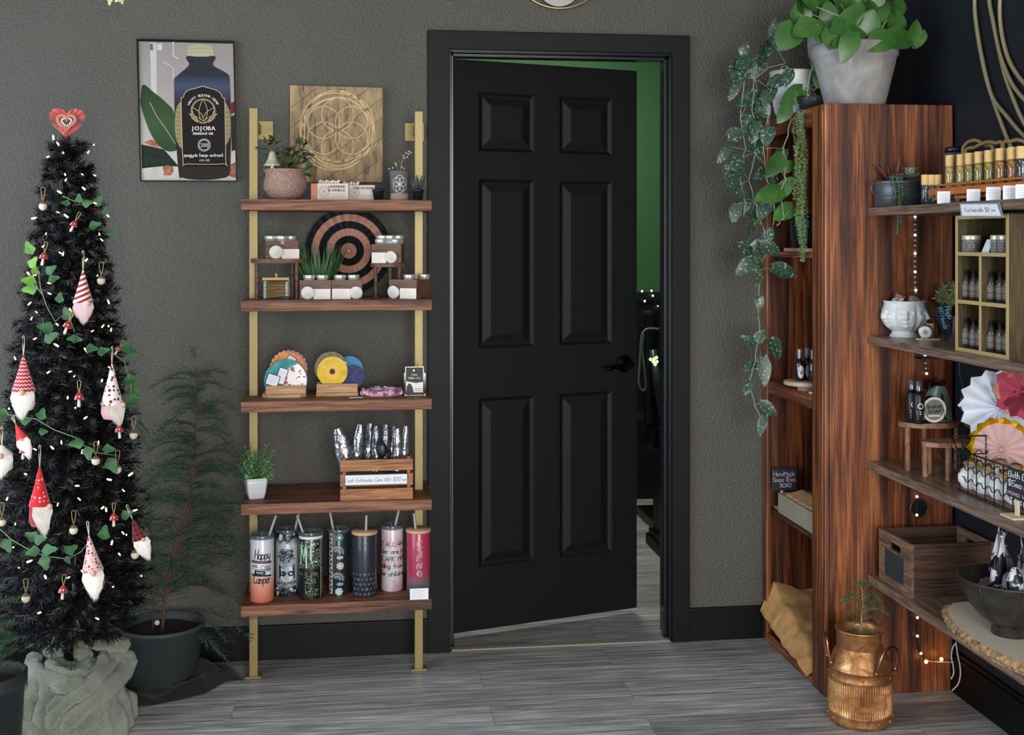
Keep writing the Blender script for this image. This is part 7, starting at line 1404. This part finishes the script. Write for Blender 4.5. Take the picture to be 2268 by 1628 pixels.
b = MB(); b.lathe([(.0105, 0), (.0125, .002), (.0125, .048), (.0105, .056), (.006, .061), (.0058, .064), (.0001, .064)], seg=22); b.build('bottle_body', M('smoke_brown_glass', '39342f', .25, coat=.4), bp, True)
b = MB(); b.lathe([(.0085, .063), (.009, .065), (.0085, .068), (.0070, .0685), (.0070, .077), (.0062, .0785), (.0001, .0785)], seg=18); b.build('cap', M('black_chrome', '2a2c2f', .15, .6), bp, True)
b = MB(); f = cylf(V((0, 0, 0)), .0127); n = 16
for i in range(n): a, d_ = -.028+.056*i/n, -.028+.056*(i+1)/n; b.poly([f(a, .008, 1), f(d_, .008, 1), f(d_, .044, 1), f(a, .044, 1)], 0)
for i in range(-3, 4): ribbons(b, [circ(i*.0075, .032, .0026, 8, .0055)], .0008, lambda u, v: f(u, v, 2), 1); ribbons(b, [[(i*.0075-.003, .015), (i*.0075+.003, .015)], [(i*.0075-.0025, .019), (i*.0075+.0025, .019)]], .0008, lambda u, v: f(u, v, 2), 1)
b.build('printed_label', [M('taupe_label', '5b524a', .5), M('pale_label_ink', 'b8ada2', .5)], bp, True); bp.rotation_euler = (0, 0, -.6)
first = True
for row, zz_ in (('middle', hz[1]+th), ('bottom', z0+th)):
    for cell, cols_ in (('left', (2141, 2158, 2172)), ('right', (2197, 2217, 2232))):
        for i, px in enumerate(cols_):
            X = cx+.028+(.006 if i == 2 else 0); o = bp if first else dup(bp); first = False; o.location = (X, onx(px, X), zz_); o.rotation_euler = (0, 0, -.6+.2*i); o['label'] = 'small dark bottle in the cubby box, %s row, %s cell, %s from left' % (row, cell, ordn[i])
jp = None
for i, (px, sx_) in enumerate(((2152, 1.15), (2208, 1.05), (2224, 1.0))):
    X = cx+.03; b = MB(); t = thing('salve_jar', 'grey jar with pale lid in the cubby box top row, %s from the left' % ordn[i], 'jar', (X, onx(px, X), hz[2]+th), 'salve jars in the cubby box'); r = .0215*sx_ if i == 0 else .016
    b.lathe([(r*.93, 0), (r, .002), (r, .03), (r*.95, .032), (.0001, .032)], seg=28); b.build('jar_body', M('pewter_jar', '84898b', .25, .3), t, True); b = MB(); b.lathe([(r*1.03, .0325), (r*1.05, .034), (r*1.02, .038), (r*1.05, .041), (r*1.03, .045), (.0001, .0455)], seg=28); b.build('lid', M('pale_gold_lid', 'c8c3ab', .35, .4), t, True)
    b = MB(); f = cylf(V((0, 0, 0)), r+.0002); [b.poly([f(r*(-.7+.1*q_), .006, 1), f(r*(-.6+.1*q_), .006, 1), f(r*(-.6+.1*q_), .027, 1), f(r*(-.7+.1*q_), .027, 1)], 0) for q_ in range(14)]; ribbons(b, [circ(0, .0165, .006, 12)], .0008, lambda u, v: f(u, v, 2), 1); b.build('label', [MATS['taupe_label'], MATS['pale_label_ink']], t, True); t.rotation_euler = (0, 0, -.5)
X = cx+.012; t = thing('price_card', 'white card leaning between the jars in the top row of the cubby box', 'card', (X, onx(2182, X), hz[2]+th)); b = MB(); q = [PX(x, y, X+dx) for x, y, dx in ((2173, 560, 0), (2189, 560, 0), (2198, 531, .012), (2186, 530, .012))]; b.prism(q, (.001, 0, 0)); b.build('card_stock', MATS['bright_card'], t)
yg = -1.475; c = V((1.72, yg, RZ[1])); t = thing('grassy_plant', 'bright green grassy plant in a grey pot at the right edge beside the cubby box', 'potted plant', c); b = MB(); b.lathe([(.032, 0), (.042, .075), (.044, .075), (.044, .08), (.04, .08), (.0001, .07)], c, 28); b.build('pot', m_steel, t); b = MB(); rg = random.Random(12)
for i in range(520):
    a = rg.uniform(0, 2*pi); e = rg.uniform(-.2, 1.4); o = c+V((.03*cos(a)*rg.random(), .03*sin(a)*rg.random(), .08+rg.random()*.045)); d = V((cos(a), sin(a), e)).normalized(); o = o+d*rg.uniform(0, .035); b.leaf(o, d, (0, 0, 1), .036*rg.uniform(.5, 1.1), .0032, 'lance', 0 if rg.random() < .75 else 1, .3, .1, 3)
b.build('grass', [M('fresh_green', '6f9a4e', .5, var=.35, vs=60), M('pale_green_tip', 'b2c28c', .5)], t)
# ---- third shelf
m_walr = wood('walnut_riser', '5a3a28', '855a42', 'a67a5e', (3, 3, 3), 9, .6, .15, .3)
def riser2(label, px0, px1, X, ztop, legs, dep):
    ya_, yb_ = onx(px0, X), onx(px1, X); cy = (ya_+yb_)/2; w = abs(ya_-yb_)/2; t = thing('display_riser', label, 'stand', (X, cy, RZ[2]), 'walnut risers on the third wall shelf'); b = MB()
    return t
def oval(t, cx_, cy_, rx, ry, z, th_): b = MB(); b.prism([V((cx_+rx*cos(2*pi*i/44), cy_+ry*sin(2*pi*i/44), z-th_)) for i in range(44)], (0, 0, th_)); b.build('top', m_walr, t)
def legs_(t, L_, z0_, z1_, r=.0085):
    for x, y in L_: MB().cyl((x, y, z0_), (x, y, z1_), r, seg=14).build('leg', m_walr, t)
A_ = PZ(2011, 1043, RZ[2]); B_ = PZ(2062, 1050, RZ[2]); zA = 1.42-(955-HZ)*mp(2064, A_.y); zA = .872
t = thing('display_riser', 'taller walnut riser carrying the gift set on the third wall shelf', 'stand', (A_.x+.09, A_.y+.05, RZ[2]), 'walnut risers on the third wall shelf'); oc = V(((P(1993, 0, A_.y+.03).x+P(2137, 0, A_.y+.03).x)/2, A_.y+.035, 0)); oval(t, oc.x, oc.y, (P(2137, 0, oc.y).x-P(1993, 0, oc.y).x)/2, .062, zA, .014); legs_(t, ((A_.x+.005, A_.y+.012), (oc.x+.0, oc.y+.045), (oc.x+.075, oc.y-.01)), RZ[2], zA-.0135)
B_ = PZ(2060, 1051, RZ[2]); C_ = PZ(2101, 1065, RZ[2]); zB = .838; t = thing('display_riser', 'lower walnut riser tucked under the right side of the taller one', 'stand', (C_.x, C_.y+.04, RZ[2]), 'walnut risers on the third wall shelf'); yo = C_.y+.035; oval(t, (P(2043, 0, yo).x+P(2166, 0, yo).x)/2, yo, (P(2166, 0, yo).x-P(2043, 0, yo).x)/2, .045, zB, .013); legs_(t, ((B_.x+.004, B_.y+.012), (C_.x+.004, C_.y+.01), (C_.x-.035, yo+.035)), RZ[2], zB-.0125)
# gift set
zt_ = zA; Yg = oc.y-.03
for i, (px, dy, w_) in enumerate(((2020, .02, 'behind'), (2035, -.012, 'in front'))):
    y = Yg+dy; c = V((hx(px, y), y, zt_)); t = thing('pump_bottle', 'small black spray bottle with white label in the gift set, '+w_, 'bottle', c, 'bottles of the gift set'); b = MB(); kk = mp(px, y); r = 12.5*kk; H = (942-848)*kk
    b.lathe([(r*.93, 0), (r, .002), (r, H*.66), (r*.7, H*.74), (.0001, H*.75)], seg=22); b.build('bottle_body', m_blk, t, True); b = MB(); b.cyl((0, 0, H*.74), (0, 0, H*.86), r*.45); b.lathe([(r*.58, H*.78), (r*.58, H*.99), (r*.5, H), (.0001, H)], seg=16, mi=1, cap=False); b.build('spray_cap', [m_blkp, clearm('smoke_cap', '8a9098', .12, .08, .1)], t, True)
    b = MB(); f = cylf(V((0, 0, 0)), r+.0002); ribbons(b, [circ(-.002, H*.42, r*.45, 14), [(-r*.7, H*.28), (r*.5, H*.28)], [(-r*.7, H*.23), (r*.5, H*.23)], [(-r*.6, H*.17), (r*.4, H*.17)], [(-r*.6, H*.12), (r*.4, H*.12)]], .0022, lambda u, v: f(u, v, 1)); b.build('label_print', m_white_ink, t, True)
y = Yg+.035; c = V((hx(2076, y), y, zt_)); t = thing('gift_bag', 'sheer grey green organza gift bag gathered with fluffy black trim on the taller riser', 'bag', c); kk = mp(2076, y); b = MB()
b.grid(lambda u, v: c+V((34*kk*cos(2*pi*u)*(1-.55*v**2.5)*(1+.06*noise.noise(V((cos(2*pi*u)*2, sin(2*pi*u)*2, v*4)))), .026*sin(2*pi*u)*(1-.3*v), 78*kk*v)), 40, 20, wrap=True); b.build('sheer_bag', M('grey_green_organza', '5d716a', .35, sheen=.6, var=.3, vs=30), t)
b = MB(); rg = random.Random(6); o = c+V((-12*kk, -.008, 82*kk))
for i in range(420): d = V((rg.gauss(0, 1), rg.gauss(0, .6), rg.gauss(0, .6))).normalized(); s0 = o+V((rg.uniform(-22, 26)*kk, 0, rg.uniform(-8, 10)*kk)); b.leaf(s0, d, (0, 0, 1), .014, .003, 'lance', 0, .2, .1, 3)
b.build('fluffy_trim', m_puf, t); b = MB(); b.tube([c+V((0, -.03, 62*kk)), c+V((1*kk, -.036, 35*kk)), c+V((-1*kk, -.042, 18*kk)), c+V((6*kk, -.042, 2*kk+.004))], .0022, 5, flat=.5); b.tube([c+V((0, -.03, 62*kk)), c+V((4*kk, -.036, 38*kk)), c+V((0*kk, -.044, 12*kk)), c+V((-2*kk, -.044, 30*kk))], .0020, 5); b.build('ribbon', m_puf, t)
y = Yg-.008; r = 29*mp(2069, y); c = V((hx(2069, y), y, zt_+r)); t = thing('soap_tin', 'round tin of SHAVE SOAP standing on edge before the gift bag', 'tin', c); T = Matrix.Rotation(pi/2, 4, 'X'); b = MB(); b.lathe([(r, -.024), (r, 0), (r*.98, .001), (.0001, .001)], c, 48, T=T); b.build('tin_body', m_blk, t); b = MB(); b.lathe([(r*.98, .0012), (r*.97, .002), (r*.80, .002), (r*.79, .0012)], c, 48, T=T, cap=False); b.build('white_band', m_white_ink, t)
b = MB(); disc2(b, 0, 0, r*.79, lambda u, v: c+V((u, -.0013, v)), 0, 36); g = lambda u, v: c+V((u, -.0022, v)); letters(b, 'SHAVE', r*.42, g, 0, r*.08, 1, bold=.0005); letters(b, 'SOAP', r*.42, g, 0, -r*.27, 1, bold=.0005); ribbons(b, [circ(0, r*.53, r*.14, 14, r*.1)], .001, g, 1); b.poly([g(u*r, v*r) for u, v in ((-.5, -.4), (.5, -.4), (.5, -.52), (-.5, -.52))], 2); b.build('label', [M('grey_label', '7f8580', .4), M('charcoal_type', '24282a', .5), m_white_ink], t)
# wire basket
q = PZ(2117, 1080, RZ[2]); x0 = q.x-.012; ya_ = q.y; yb_ = ya_-.36; z0 = RZ[2]+.006; z1 = PX(2118, 970, x0).z; x1 = WX-.03; m_wire = M('black_wire', '1b1b1d', .4, .5)
t = thing('wire_basket', 'black zigzag wire basket of white bath bombs on the third wall shelf', 'basket', ((x0+x1)/2, (ya_+yb_)/2, RZ[2])); b = MB(); zl = z1-.03
b.tube([(x0, ya_, z1), (x0, ya_-.03, zl), (x0, yb_, zl), (x1, yb_, z1), (x1, ya_, z1), (x0, ya_, z1)], .0022, 6)
b.tube([(x0, ya_, z0), (x0, yb_, z0), (x1, yb_, z0), (x1, ya_, z0)], .0018, 6, closed=True)
b.tube([(x1-.03, ya_, z1-.0), (x1-.03, ya_, z1-.05), (x0+.03, ya_, z1-.05), (x0+.03, ya_, z1)], .0018, 6)
for i in range(9): y = ya_-.36*i/8; b.cyl((x0, y, z0-.004), (x0, y, zl if i else z1), .0016, seg=6); b.cyl((x1, y, z0), (x1, y, z1), .0016, seg=6)
for i in range(1, 6): x = x0+(x1-x0)*i/6; b.cyl((x, ya_, z0), (x, ya_, z1 if i % 2 else z1-.05), .0016, seg=6); b.cyl((x, yb_, z0), (x, yb_, zl), .0016, seg=6)
for zc_ in (.03, .062, .09): 
    b.tube([(x0, ya_-.36*i/32, z0+zc_+(.007 if i % 4 in (1, 2) else -.004)) for i in range(33)], .0014, 5); b.tube([(x0+(x1-x0)*i/24, ya_, z0+zc_+(.007 if i % 4 in (1, 2) else -.004)) for i in range(25)], .0014, 5)
b.build('wire_frame', m_wire, t); b = MB(); b.box((x0+.002, yb_+.002, RZ[2]+.002), (x1-.002, ya_-.002, RZ[2]+.008)); b.build('wooden_base', M('pinkish_wood', '8d675a', .7), t)
bb = thing('bath_bomb', '', 'bath bomb', (0, 0, 0), 'wrapped white bath bombs in the wire basket'); b = MB()
b.grid(lambda u, v: V((.036*sin(pi*v)**.6*cos(2*pi*u)*(1+.05*sin(6*pi*u)), .036*sin(pi*v)**.6*sin(2*pi*u), .03-.03*cos(pi*v)*1.0)), 30, 14, wrap=True); b.build('wrapped_ball', M('white_powder', 'dfe0df', .7, var=.05, vs=25, bmp=.3, bs=60), bb, True)
b = MB(); b.lathe([(.012, .056), (.006, .062), (.013, .070), (.017, .077), (.007, .068), (.0001, .064)], seg=14, cap=False); b.build('twisted_top', M('kraft_twist', 'b89b74', .8), bb, True); k_ = 0
for i in range(5):
    for j in range(2 if i < 4 else 1):
        o = bb if k_ == 0 else dup(bb); k_ += 1; o.location = (x0+.042+j*.075, ya_-.042-i*.068, RZ[2]+.009); o.rotation_euler = (.25, -.3+.2*j, .4*i); o['label'] = 'wrapped white bath bomb in the %s row of the wire basket, %s from the left' % (('front', 'back')[j], ordn[i])
# paper fans in the corner
def patmat(name, base, blobs, s=28, th=.6):
    m, nt, b = nodes(name); v = coords(nt); col = lin(base)
    vo = N(nt, 'ShaderNodeTexVoronoi'); vo.inputs['Scale'].default_value = s; nt.links.new(v, vo.inputs['Vector']); sp = N(nt, 'ShaderNodeSeparateColor'); nt.links.new(vo.outputs['Color'], sp.inputs[0])
    stops = [(0, lin(base)), (th, lin(base))]; n = len(blobs); f = noisef(nt, v, s*.9, 2, .5, 1.2)
    for i, c_ in enumerate(blobs): stops.append((th+.02+(1-th)*i/n, lin(c_)))
    r = ramp(nt, sp.outputs[0], stops); r.node.color_ramp.interpolation = 'CONSTANT'; nt.links.new(mixc(nt, ramp(nt, f, [(.45, 0), (.55, 1)]), lin(base), r), b.inputs['Base Color']); b.inputs['Roughness'].default_value = .6; return m
def fan(label, px, py, X, rpx, n, mats, ring, tilt=(0, 0), grp='paper fans on the third wall shelf', amp=.010, wav=.06):
    c = PX(px, py, X); kk = (c-CAM).dot(FWD)/F; t = thing('paper_fan', label, 'decoration', c, grp); nrm = (V((-.62, -.78, 0))+V((0, 0, tilt[0]))).normalized(); ax = V((0, 0, 1)).cross(nrm).normalized(); ay = nrm.cross(ax)
    rosette(t, c, [(r_*rpx*kk, m_) for r_, m_ in ring], n, amp, ax, ay, nrm, mats, 'pleats', wav); MB().sph(c+nrm*.001, .0045, 10).build('centre_button', mats[0], t); return c, kk, ax, ay, nrm, t
m_fl1 = patmat('white_floral_paper', 'dcdfe6', ['46556b', 'dcdfe6', '5b5f50', 'a9576b', 'c58f86'], 24, .58); m_fl2 = patmat('dark_floral_paper', '4b4640', ['8e3344', 'b97765', '2a2d28', 'c9b7b0', '5a6350'], 26, .3)
fan('dark floral pleated paper fan at the back by the wall', 2225, 915, 1.845, 92, 12, [m_fl2], [(1, 0)])
fan('crimson and peach floral paper fan behind the white one at the right', 2266, 868, 1.84, 62, 11, [patmat('crimson_floral', 'b3485a', ['c98a78', '7c2438', 'd0a598'], 22, .4)], [(1, 0)])
fan('white pleated paper fan with floral edge above the wire basket', 2213, 903, 1.815, 82, 15, [M('white_paper', 'd9dde6', .6), m_fl1], [(.62, 0), (1, 1)])
c_, kk, ax, ay, nrm, tf = fan('pale pink pleated paper fan with gold foil edge behind the wire basket', 2218, 996, 1.79, 70, 15, [M('pale_pink_paper', 'd6b2b0', .6), M('gold_foil', 'c4a012', .3, .7)], [(.84, 0), (1.0, 1)], wav=.05)
for i, (px, py) in enumerate(((2105, 1010), (2132, 1065))): pass
# chalk sign and stand
XC = x0-.014; t = thing('chalk_sign', 'chalkboard reading Bath Bombs $5ea on a pale wooden stand before the wire basket', 'sign', PX(2254, 1165, XC)); q4 = [PX(2229, 1096, XC), PX(2300, 1128, XC), PX(2303, 1052, XC), PX(2231, 1035, XC)]
b = MB(); b.prism(q4, (.004, 0, 0)); b.build('board', MATS['chalkboard'], t); b = MB(); g = quadfn(q4, .0008)
for j, (txt, mi) in enumerate((('Bath Bombs', 0), ('$5ea Made', 0), ('xoxo w/ or', 1))): st, W = strokes(txt, .2, .05, sp=.8); ribbons(b, [[(x*.92/W+.05, y*1.0+.70-j*.30) for x, y in s] for s in st], .025, lambda u, v: g(u, v), mi)
b.build('chalk_writing', [MATS['white_chalk'], M('pink_chalk', 'c99ab0', .9)], t); b = MB(); p = PZ(2256, 1160, RZ[2]); py_ = PX(2255, 1100, XC).y
b.box((XC-.004, py_-.009, RZ[2]+.004), (XC-.0005, py_+.009, PX(2255, 1108, XC).z), 0, .001); b.box((XC-.030, py_-.030, RZ[2]), (XC+.022, py_+.032, RZ[2]+.005), 0, .001); b.build('stand', m_pw, t)
# ---- lowest shelf: crate, slab, bowl
m_crw = wood('dark_walnut_crate', '2e1f17', '4c3426', '6b4d3a', (1.2, 22, 22), 8, .65, .2, .35); m_crs = wood('dark_walnut_crate_side', '4a372b', '6b4f3f', '8d6e5b', (22, 1.2, 22), 8, .65, .2, .35)
x0, x1, y1_, y0_, z0 = 1.613, 1.872, -.628, -.842, RZ[3]; z1 = z0+.156; t = thing('wooden_crate', 'empty dark walnut crate with handle holes and a black panel, lowest wall shelf', 'crate', ((x0+x1)/2, (y0_+y1_)/2, z0)); th = .010
def rr(cy, cz, w, h, n=6):
    o = []
    r = h/2
    for s_, a0 in ((1, -90), (-1, 90)):
        for i in range(n+1): a = radians(a0+180*i/n); o.append((cy+s_*(w/2-r)+r*cos(a), cz+r*sin(a)))
    return o
def holed(x, name, panel):
    bm = bmesh.new(); outer = [(y0_, z0), (y1_, z0), (y1_, z1), (y0_, z1)]; hole = rr((y0_+y1_)/2, z1-.034, .085, .022)
    es = []
    for loop in (outer, hole):
        vs = [bm.verts.new((x, y, z)) for y, z in loop]; es += [bm.edges.new((vs[i], vs[(i+1) % len(vs)])) for i in range(len(vs))]
    bmesh.ops.triangle_fill(bm, edges=es, use_beauty=True); ge = bmesh.ops.extrude_face_region(bm, geom=bm.faces[:]); bmesh.ops.translate(bm, verts=[g_ for g_ in ge['geom'] if isinstance(g_, bmesh.types.BMVert)], vec=(th, 0, 0)); bmesh.ops.recalc_face_normals(bm, faces=bm.faces)
    bm.verts.index_update(); b = MB(); b.add([v.co.copy() for v in bm.verts], [[v.index for v in f.verts] for f in bm.faces]); bm.free(); b.build(name, m_crs, t)
holed(x0, 'end_board', True); holed(x1-th, 'end_board', False)
b = MB(); b.box((x0+th, y0_, z0), (x1-th, y0_+th, z1)); b.build('side_board', m_crw, t); b = MB(); b.box((x0+th, y1_-th, z0), (x1-th, y1_, z1)); b.build('side_board', m_crw, t); b = MB(); b.box((x0+th, y0_+th, z0), (x1-th, y1_-th, z0+.008)); b.build('bottom_board', m_crw, t)
ym = (y0_+y1_)/2; b = MB(); b.box((x0-.0012, ym-.062, z0+.026), (x0-.0002, ym+.062, z0+.104)); b.build('black_panel', MATS['chalkboard'], t)
m_bark = M('rough_bark', '9c7d58', .95, var=.75, vs=70, bmp=1, bs=60); m_slab = M('pale_sawn_wood', 'cfc5b0', .75, var=.05, vs=14)
sc_ = V((1.70, -1.29, RZ[3])); t = thing('live_edge_slab', 'oval pale wood slab with rough bark edge under the dark bowl on the lowest shelf', 'board', sc_)
def slabr(a, ex=0): w = 1+.03*noise.noise(V((cos(a)*3, sin(a)*3, 0)))+ex; return V(((.135)*w*cos(a), .315*w*sin(a), 0))
b = MB(); n = 160; pts = [sc_+slabr(2*pi*i/n, -.035)+V((0, 0, .030)) for i in range(n)]; b.poly(pts, 0); b.build('sawn_top', m_slab, t)
b = MB(); b.grid(lambda u, v: (lambda w: sc_+slabr(2*pi*u, -.035+.075*sin(pi*min(1, v*1.15))*(1+.8*noise.noise(V((cos(2*pi*u)*40, sin(2*pi*u)*40, v*5)))))+V((0, 0, .0005+.0295*(1-v))))(0), 220, 8, wrap=True); b.poly([sc_+slabr(2*pi*i/n, -.04)+V((0, 0, .0005)) for i in range(n)][::-1]); b.build('bark_edge', m_bark, t)
c0 = V((1.682, -1.262, RZ[3]+.0305)); t = thing('dark_bowl', 'large dark turned wood bowl on a foot standing on the live edge slab', 'bowl', c0); Rb = .128
m_bowl = M('dark_brushed_bowl', '34312d', .42, .25, var=.4, vs=30, bmp=.4, bs=40)
b = MB(); b.lathe([(.046, 0), (.047, .004), (.046, .024), (.052, .029), (.075, .045), (.098, .072), (.115, .104), (Rb-.003, .138), (Rb, .143), (Rb-.003, .146), (Rb-.007, .143), (.108, .106), (.09, .075), (.06, .048), (.0001, .038)], c0, 72)
for a in (.9, 3.6, 4.35): b.tube([c0+V((r_*cos(a), r_*sin(a), z)) for r_, z in ((.047, .024), (.0755, .0455), (.0985, .0725), (.1155, .1045), (Rb, .14))], .0018, 5)
b.build('bowl', m_bowl, t)
m_cow = veins('marbled_soap', '16181f', '2a2d38', 'd3d3d9', 16); m_cow.node_tree.nodes['Color Ramp'].color_ramp.elements[0].position = .44; m_cow.node_tree.nodes['Color Ramp'].color_ramp.elements[1].position = .47; m_cow.node_tree.nodes['Color Ramp'].color_ramp.elements[2].position = .49
m_swirl = resin('grey_swirl_soap', '3a3638', '8a7f7d', 'b9b0ae', 28)
def rock(pts, name, label, mat, c, grp):
    bm = bmesh.new()
    for p in pts: bm.verts.new(p)
    bmesh.ops.convex_hull(bm, input=bm.verts[:]); bmesh.ops.bevel(bm, geom=bm.edges[:], offset=.004, segments=2, affect='EDGES'); b = MB(); bm.verts.index_update(); b.add([v.co.copy() for v in bm.verts], [[v.index for v in f.verts] for f in bm.faces], 0, True); bm.free()
    o = b.build(name, mat, thing=c); tag(o, label, 'soap', grp)
def sk(cx_, py0, py1, w, dep, X, lab, mat, seed, top=.35, lean=0):
    rg = random.Random(seed); p0 = PX(cx_, py1, X); p1 = PX(cx_+lean, py0, X); kk = (p0-CAM).dot(FWD)/F; pts = []
    for f_, s_ in ((0, .8), (.3, 1), (.55, .85), (.8, .6), (1, top)):
        cc = p0.lerp(p1, f_)
        for i in range(7): a = i*.9+rg.random()*.4; pts.append(cc+V((cos(a)*w*kk*.5*s_*rg.uniform(.85, 1.1), sin(a)*dep*.5*s_, rg.uniform(-.004, .004))))
    rock(pts, 'crystal_soap', lab, mat, p0, 'marbled soaps in the dark bowl')
XB = 1.675
sk(2210, 1182, 1318, 38, .04, XB-.015, 'tall black and white crystal shaped soap standing in the dark bowl', m_cow, 3, .3, 6); sk(2232, 1205, 1310, 52, .05, XB+.02, 'grey swirled pointed soap behind the tall black and white one', m_swirl, 5, .2, -12); sk(2250, 1258, 1318, 44, .05, XB-.02, 'stubby black and white soap at the right of the dark bowl', m_cow, 7, .5); sk(2265, 1230, 1315, 36, .05, XB+.01, 'grey swirled soap rising at the right edge of the dark bowl', m_swirl, 9, .3); sk(2180, 1280, 1312, 44, .06, XB-.005, 'low grey and tan swirled soap lying at the left in the dark bowl', m_swirl, 11, .8); sk(2240, 1270, 1305, 46, .05, XB-.012, 'round swirled soap at the front of the dark bowl', m_swirl, 13, .8)
# ---- bead light strings and cables on the bookcase side
YS = BY0-.012; t = thing('bead_lights', 'string of small white bead lights hanging down the side of the bookcase past the shelves', 'lights', P(2027, 480, YS)); b = MB(); m_wl = M('bead_bulb', 'f3ead8', .3, emit='fff0d2', es=.9); rg = random.Random(1)
segs = [[(2027, 480), (2027, 560), (2027, 620), (2030, 665)], [(2049, 787), (2050, 810), (2053, 832)], [(2075, 985), (2080, 998), (2090, 1015)], [(2031, 1100), (2031, 1130), (2030, 1166)], [(2032, 1368), (2031, 1400), (2035, 1440), (2049, 1461)]]  # third run is a reflection of the lights, modelled as beads and cord
big = MB(); cab = MB()
for sg in segs:
    q = [P(x, y, YS) for x, y in sg]; cab = MB(); cab.tube(q, .0015, 4)
    L = sum((b_-a_).length for a_, b_ in zip(q, q[1:])); d_ = 0; i = 0
    while d_ < L:
        r_ = d_; 
        for a_, b_ in zip(q, q[1:]):
            l_ = (b_-a_).length
            if r_ <= l_: p = a_.lerp(b_, r_/l_); break
            r_ -= l_
        bbm = MB(); lit = i % 7 == 0
        if lit: bbm.sph(p, .0048, 10)
        else: bbm.cyl(p-V((0, 0, .0022)), p+V((0, 0, .0022)), .0036 if i % 2 else .0028, seg=8)
        bbm.build('bulb' if lit else 'bead', m_wl if lit else (M('white_bead', 'bdb7ab', .4) if i % 2 else m_blkp), t) if (lit or sg[0][1] < 900 and len(t.children) < 78) else cab.cyl(p-V((0, 0, .002)), p+V((0, 0, .002)), .0033, seg=6)
        d_ += .0082; i += 1
    cab.build('cord', m_blkp, t)
t = thing('warm_lights', 'short white cable with two glowing warm bulbs near the floor beside the milk can', 'lights', P(2055, 1465, YS-.01)); b = MB(); b.tube([P(x, y, YS-.008) for x, y in ((2049, 1460), (2060, 1465), (2080, 1466), (2108, 1467), (2122, 1462), (2138, 1455), (2150, 1447))], .0035, 6, flat=.5); b.build('flat_cable', M('white_cable', 'bdbab4', .5), t)
for px, py in ((2051, 1466), (2085, 1460)): MB().sph(P(px, py, YS-.016), .0055, 10).build('bulb', M('warm_glow_bulb', 'ffcf7a', emit='ffb64d', es=14), t)
for pts, w_ in (([(2117, 1422), (2121, 1450), (2126, 1475), (2127, 1495), (2122, 1515), (2108, 1530)], 'outer'), ([(2117, 1424), (2110, 1435), (2107, 1455), (2111, 1475), (2112, 1492), (2106, 1504)], 'inner')):
    q = [P(x, y, -.74) for x, y in pts]; tag(MB().tube(smooth(q), .0022, 6).build('white_cord', MATS['white_cable'], thing=q[0]), 'thin white cord, %s loop hanging behind the lowest wall shelf' % w_, 'cord')
q = [P(x, y, -.75) for x, y in ((2124, 802), (2126, 830), (2132, 852), (2129, 880), (2133, 915), (2138, 945))]; tag(MB().tube(smooth(q), .0012, 5).build('thin_wire', M('grey_wire', '55585c', .5), thing=q[0]), 'thin grey wire hanging against the dark wall above the risers', 'wire')
hq = P(2036, 1126, BY0-.002); b = MB(); T = Matrix.Rotation(pi/2, 4, 'X'); b.lathe([(.0275, -.001), (.031, -.001), (.031, .003), (.0275, .003), (.0275, -.001)], hq, 40, T=T, cap=False); b.lathe([(.0001, .0005), (.0275, .0005)], hq, 40, T=T, mi=1, cap=False); o = b.build('cable_hole', [M('hole_rim', '6b3a22', .4), M('hole_dark', '0c0908', .8)], bk)
# ================================================================ pieces of a part hang under that part
SUB = {'soil': 'pot', 'printed_wrap': 'body', 'straw': ('clear_lid', 'wooden_lid'), 'printed_label': ('bottle_body', 'carton'), 'lid_print': 'lid', 'handwriting': ('sign_face', 'paper'), 'chalk_writing': 'board', 'white_lettering': 'glass_vial', 'print': ('card_stock', 'paper'), 'label_print': 'bottle_body', 'label': ('bottle_body', 'jar_body', 'tin_body'), 'etched_flower': 'pot', 'inlay': 'resin_disc', 'crystals': 'resin_disc', 'lid_label': 'tin_body', 'nose': 'beard', 'paper_band': 'soap_body', 'zip': 'body', 'door_handle': 'door_leaf', 'latch_plate': 'door_leaf', 'plank_seam': 'plank_board', 'carved_rings': 'plank_board', 'knob': 'bamboo_lid', 'ribbon': 'sheer_bag', 'fluffy_trim': 'sheer_bag'}
stem_ = lambda o: o.name.split('.')[0]
for root in [o for o in bpy.data.objects if o.parent is None and o.type == 'EMPTY']:
    kids = list(root.children)
    for ch in kids:
        want = SUB.get(stem_(ch)); want = (want,) if isinstance(want, str) else want
        if not want: continue
        host = next((k for k in kids if stem_(k) in want and k is not ch and V(k.location).length < 1e-9 and k.parent is root), None)
        if host: ch.parent = host
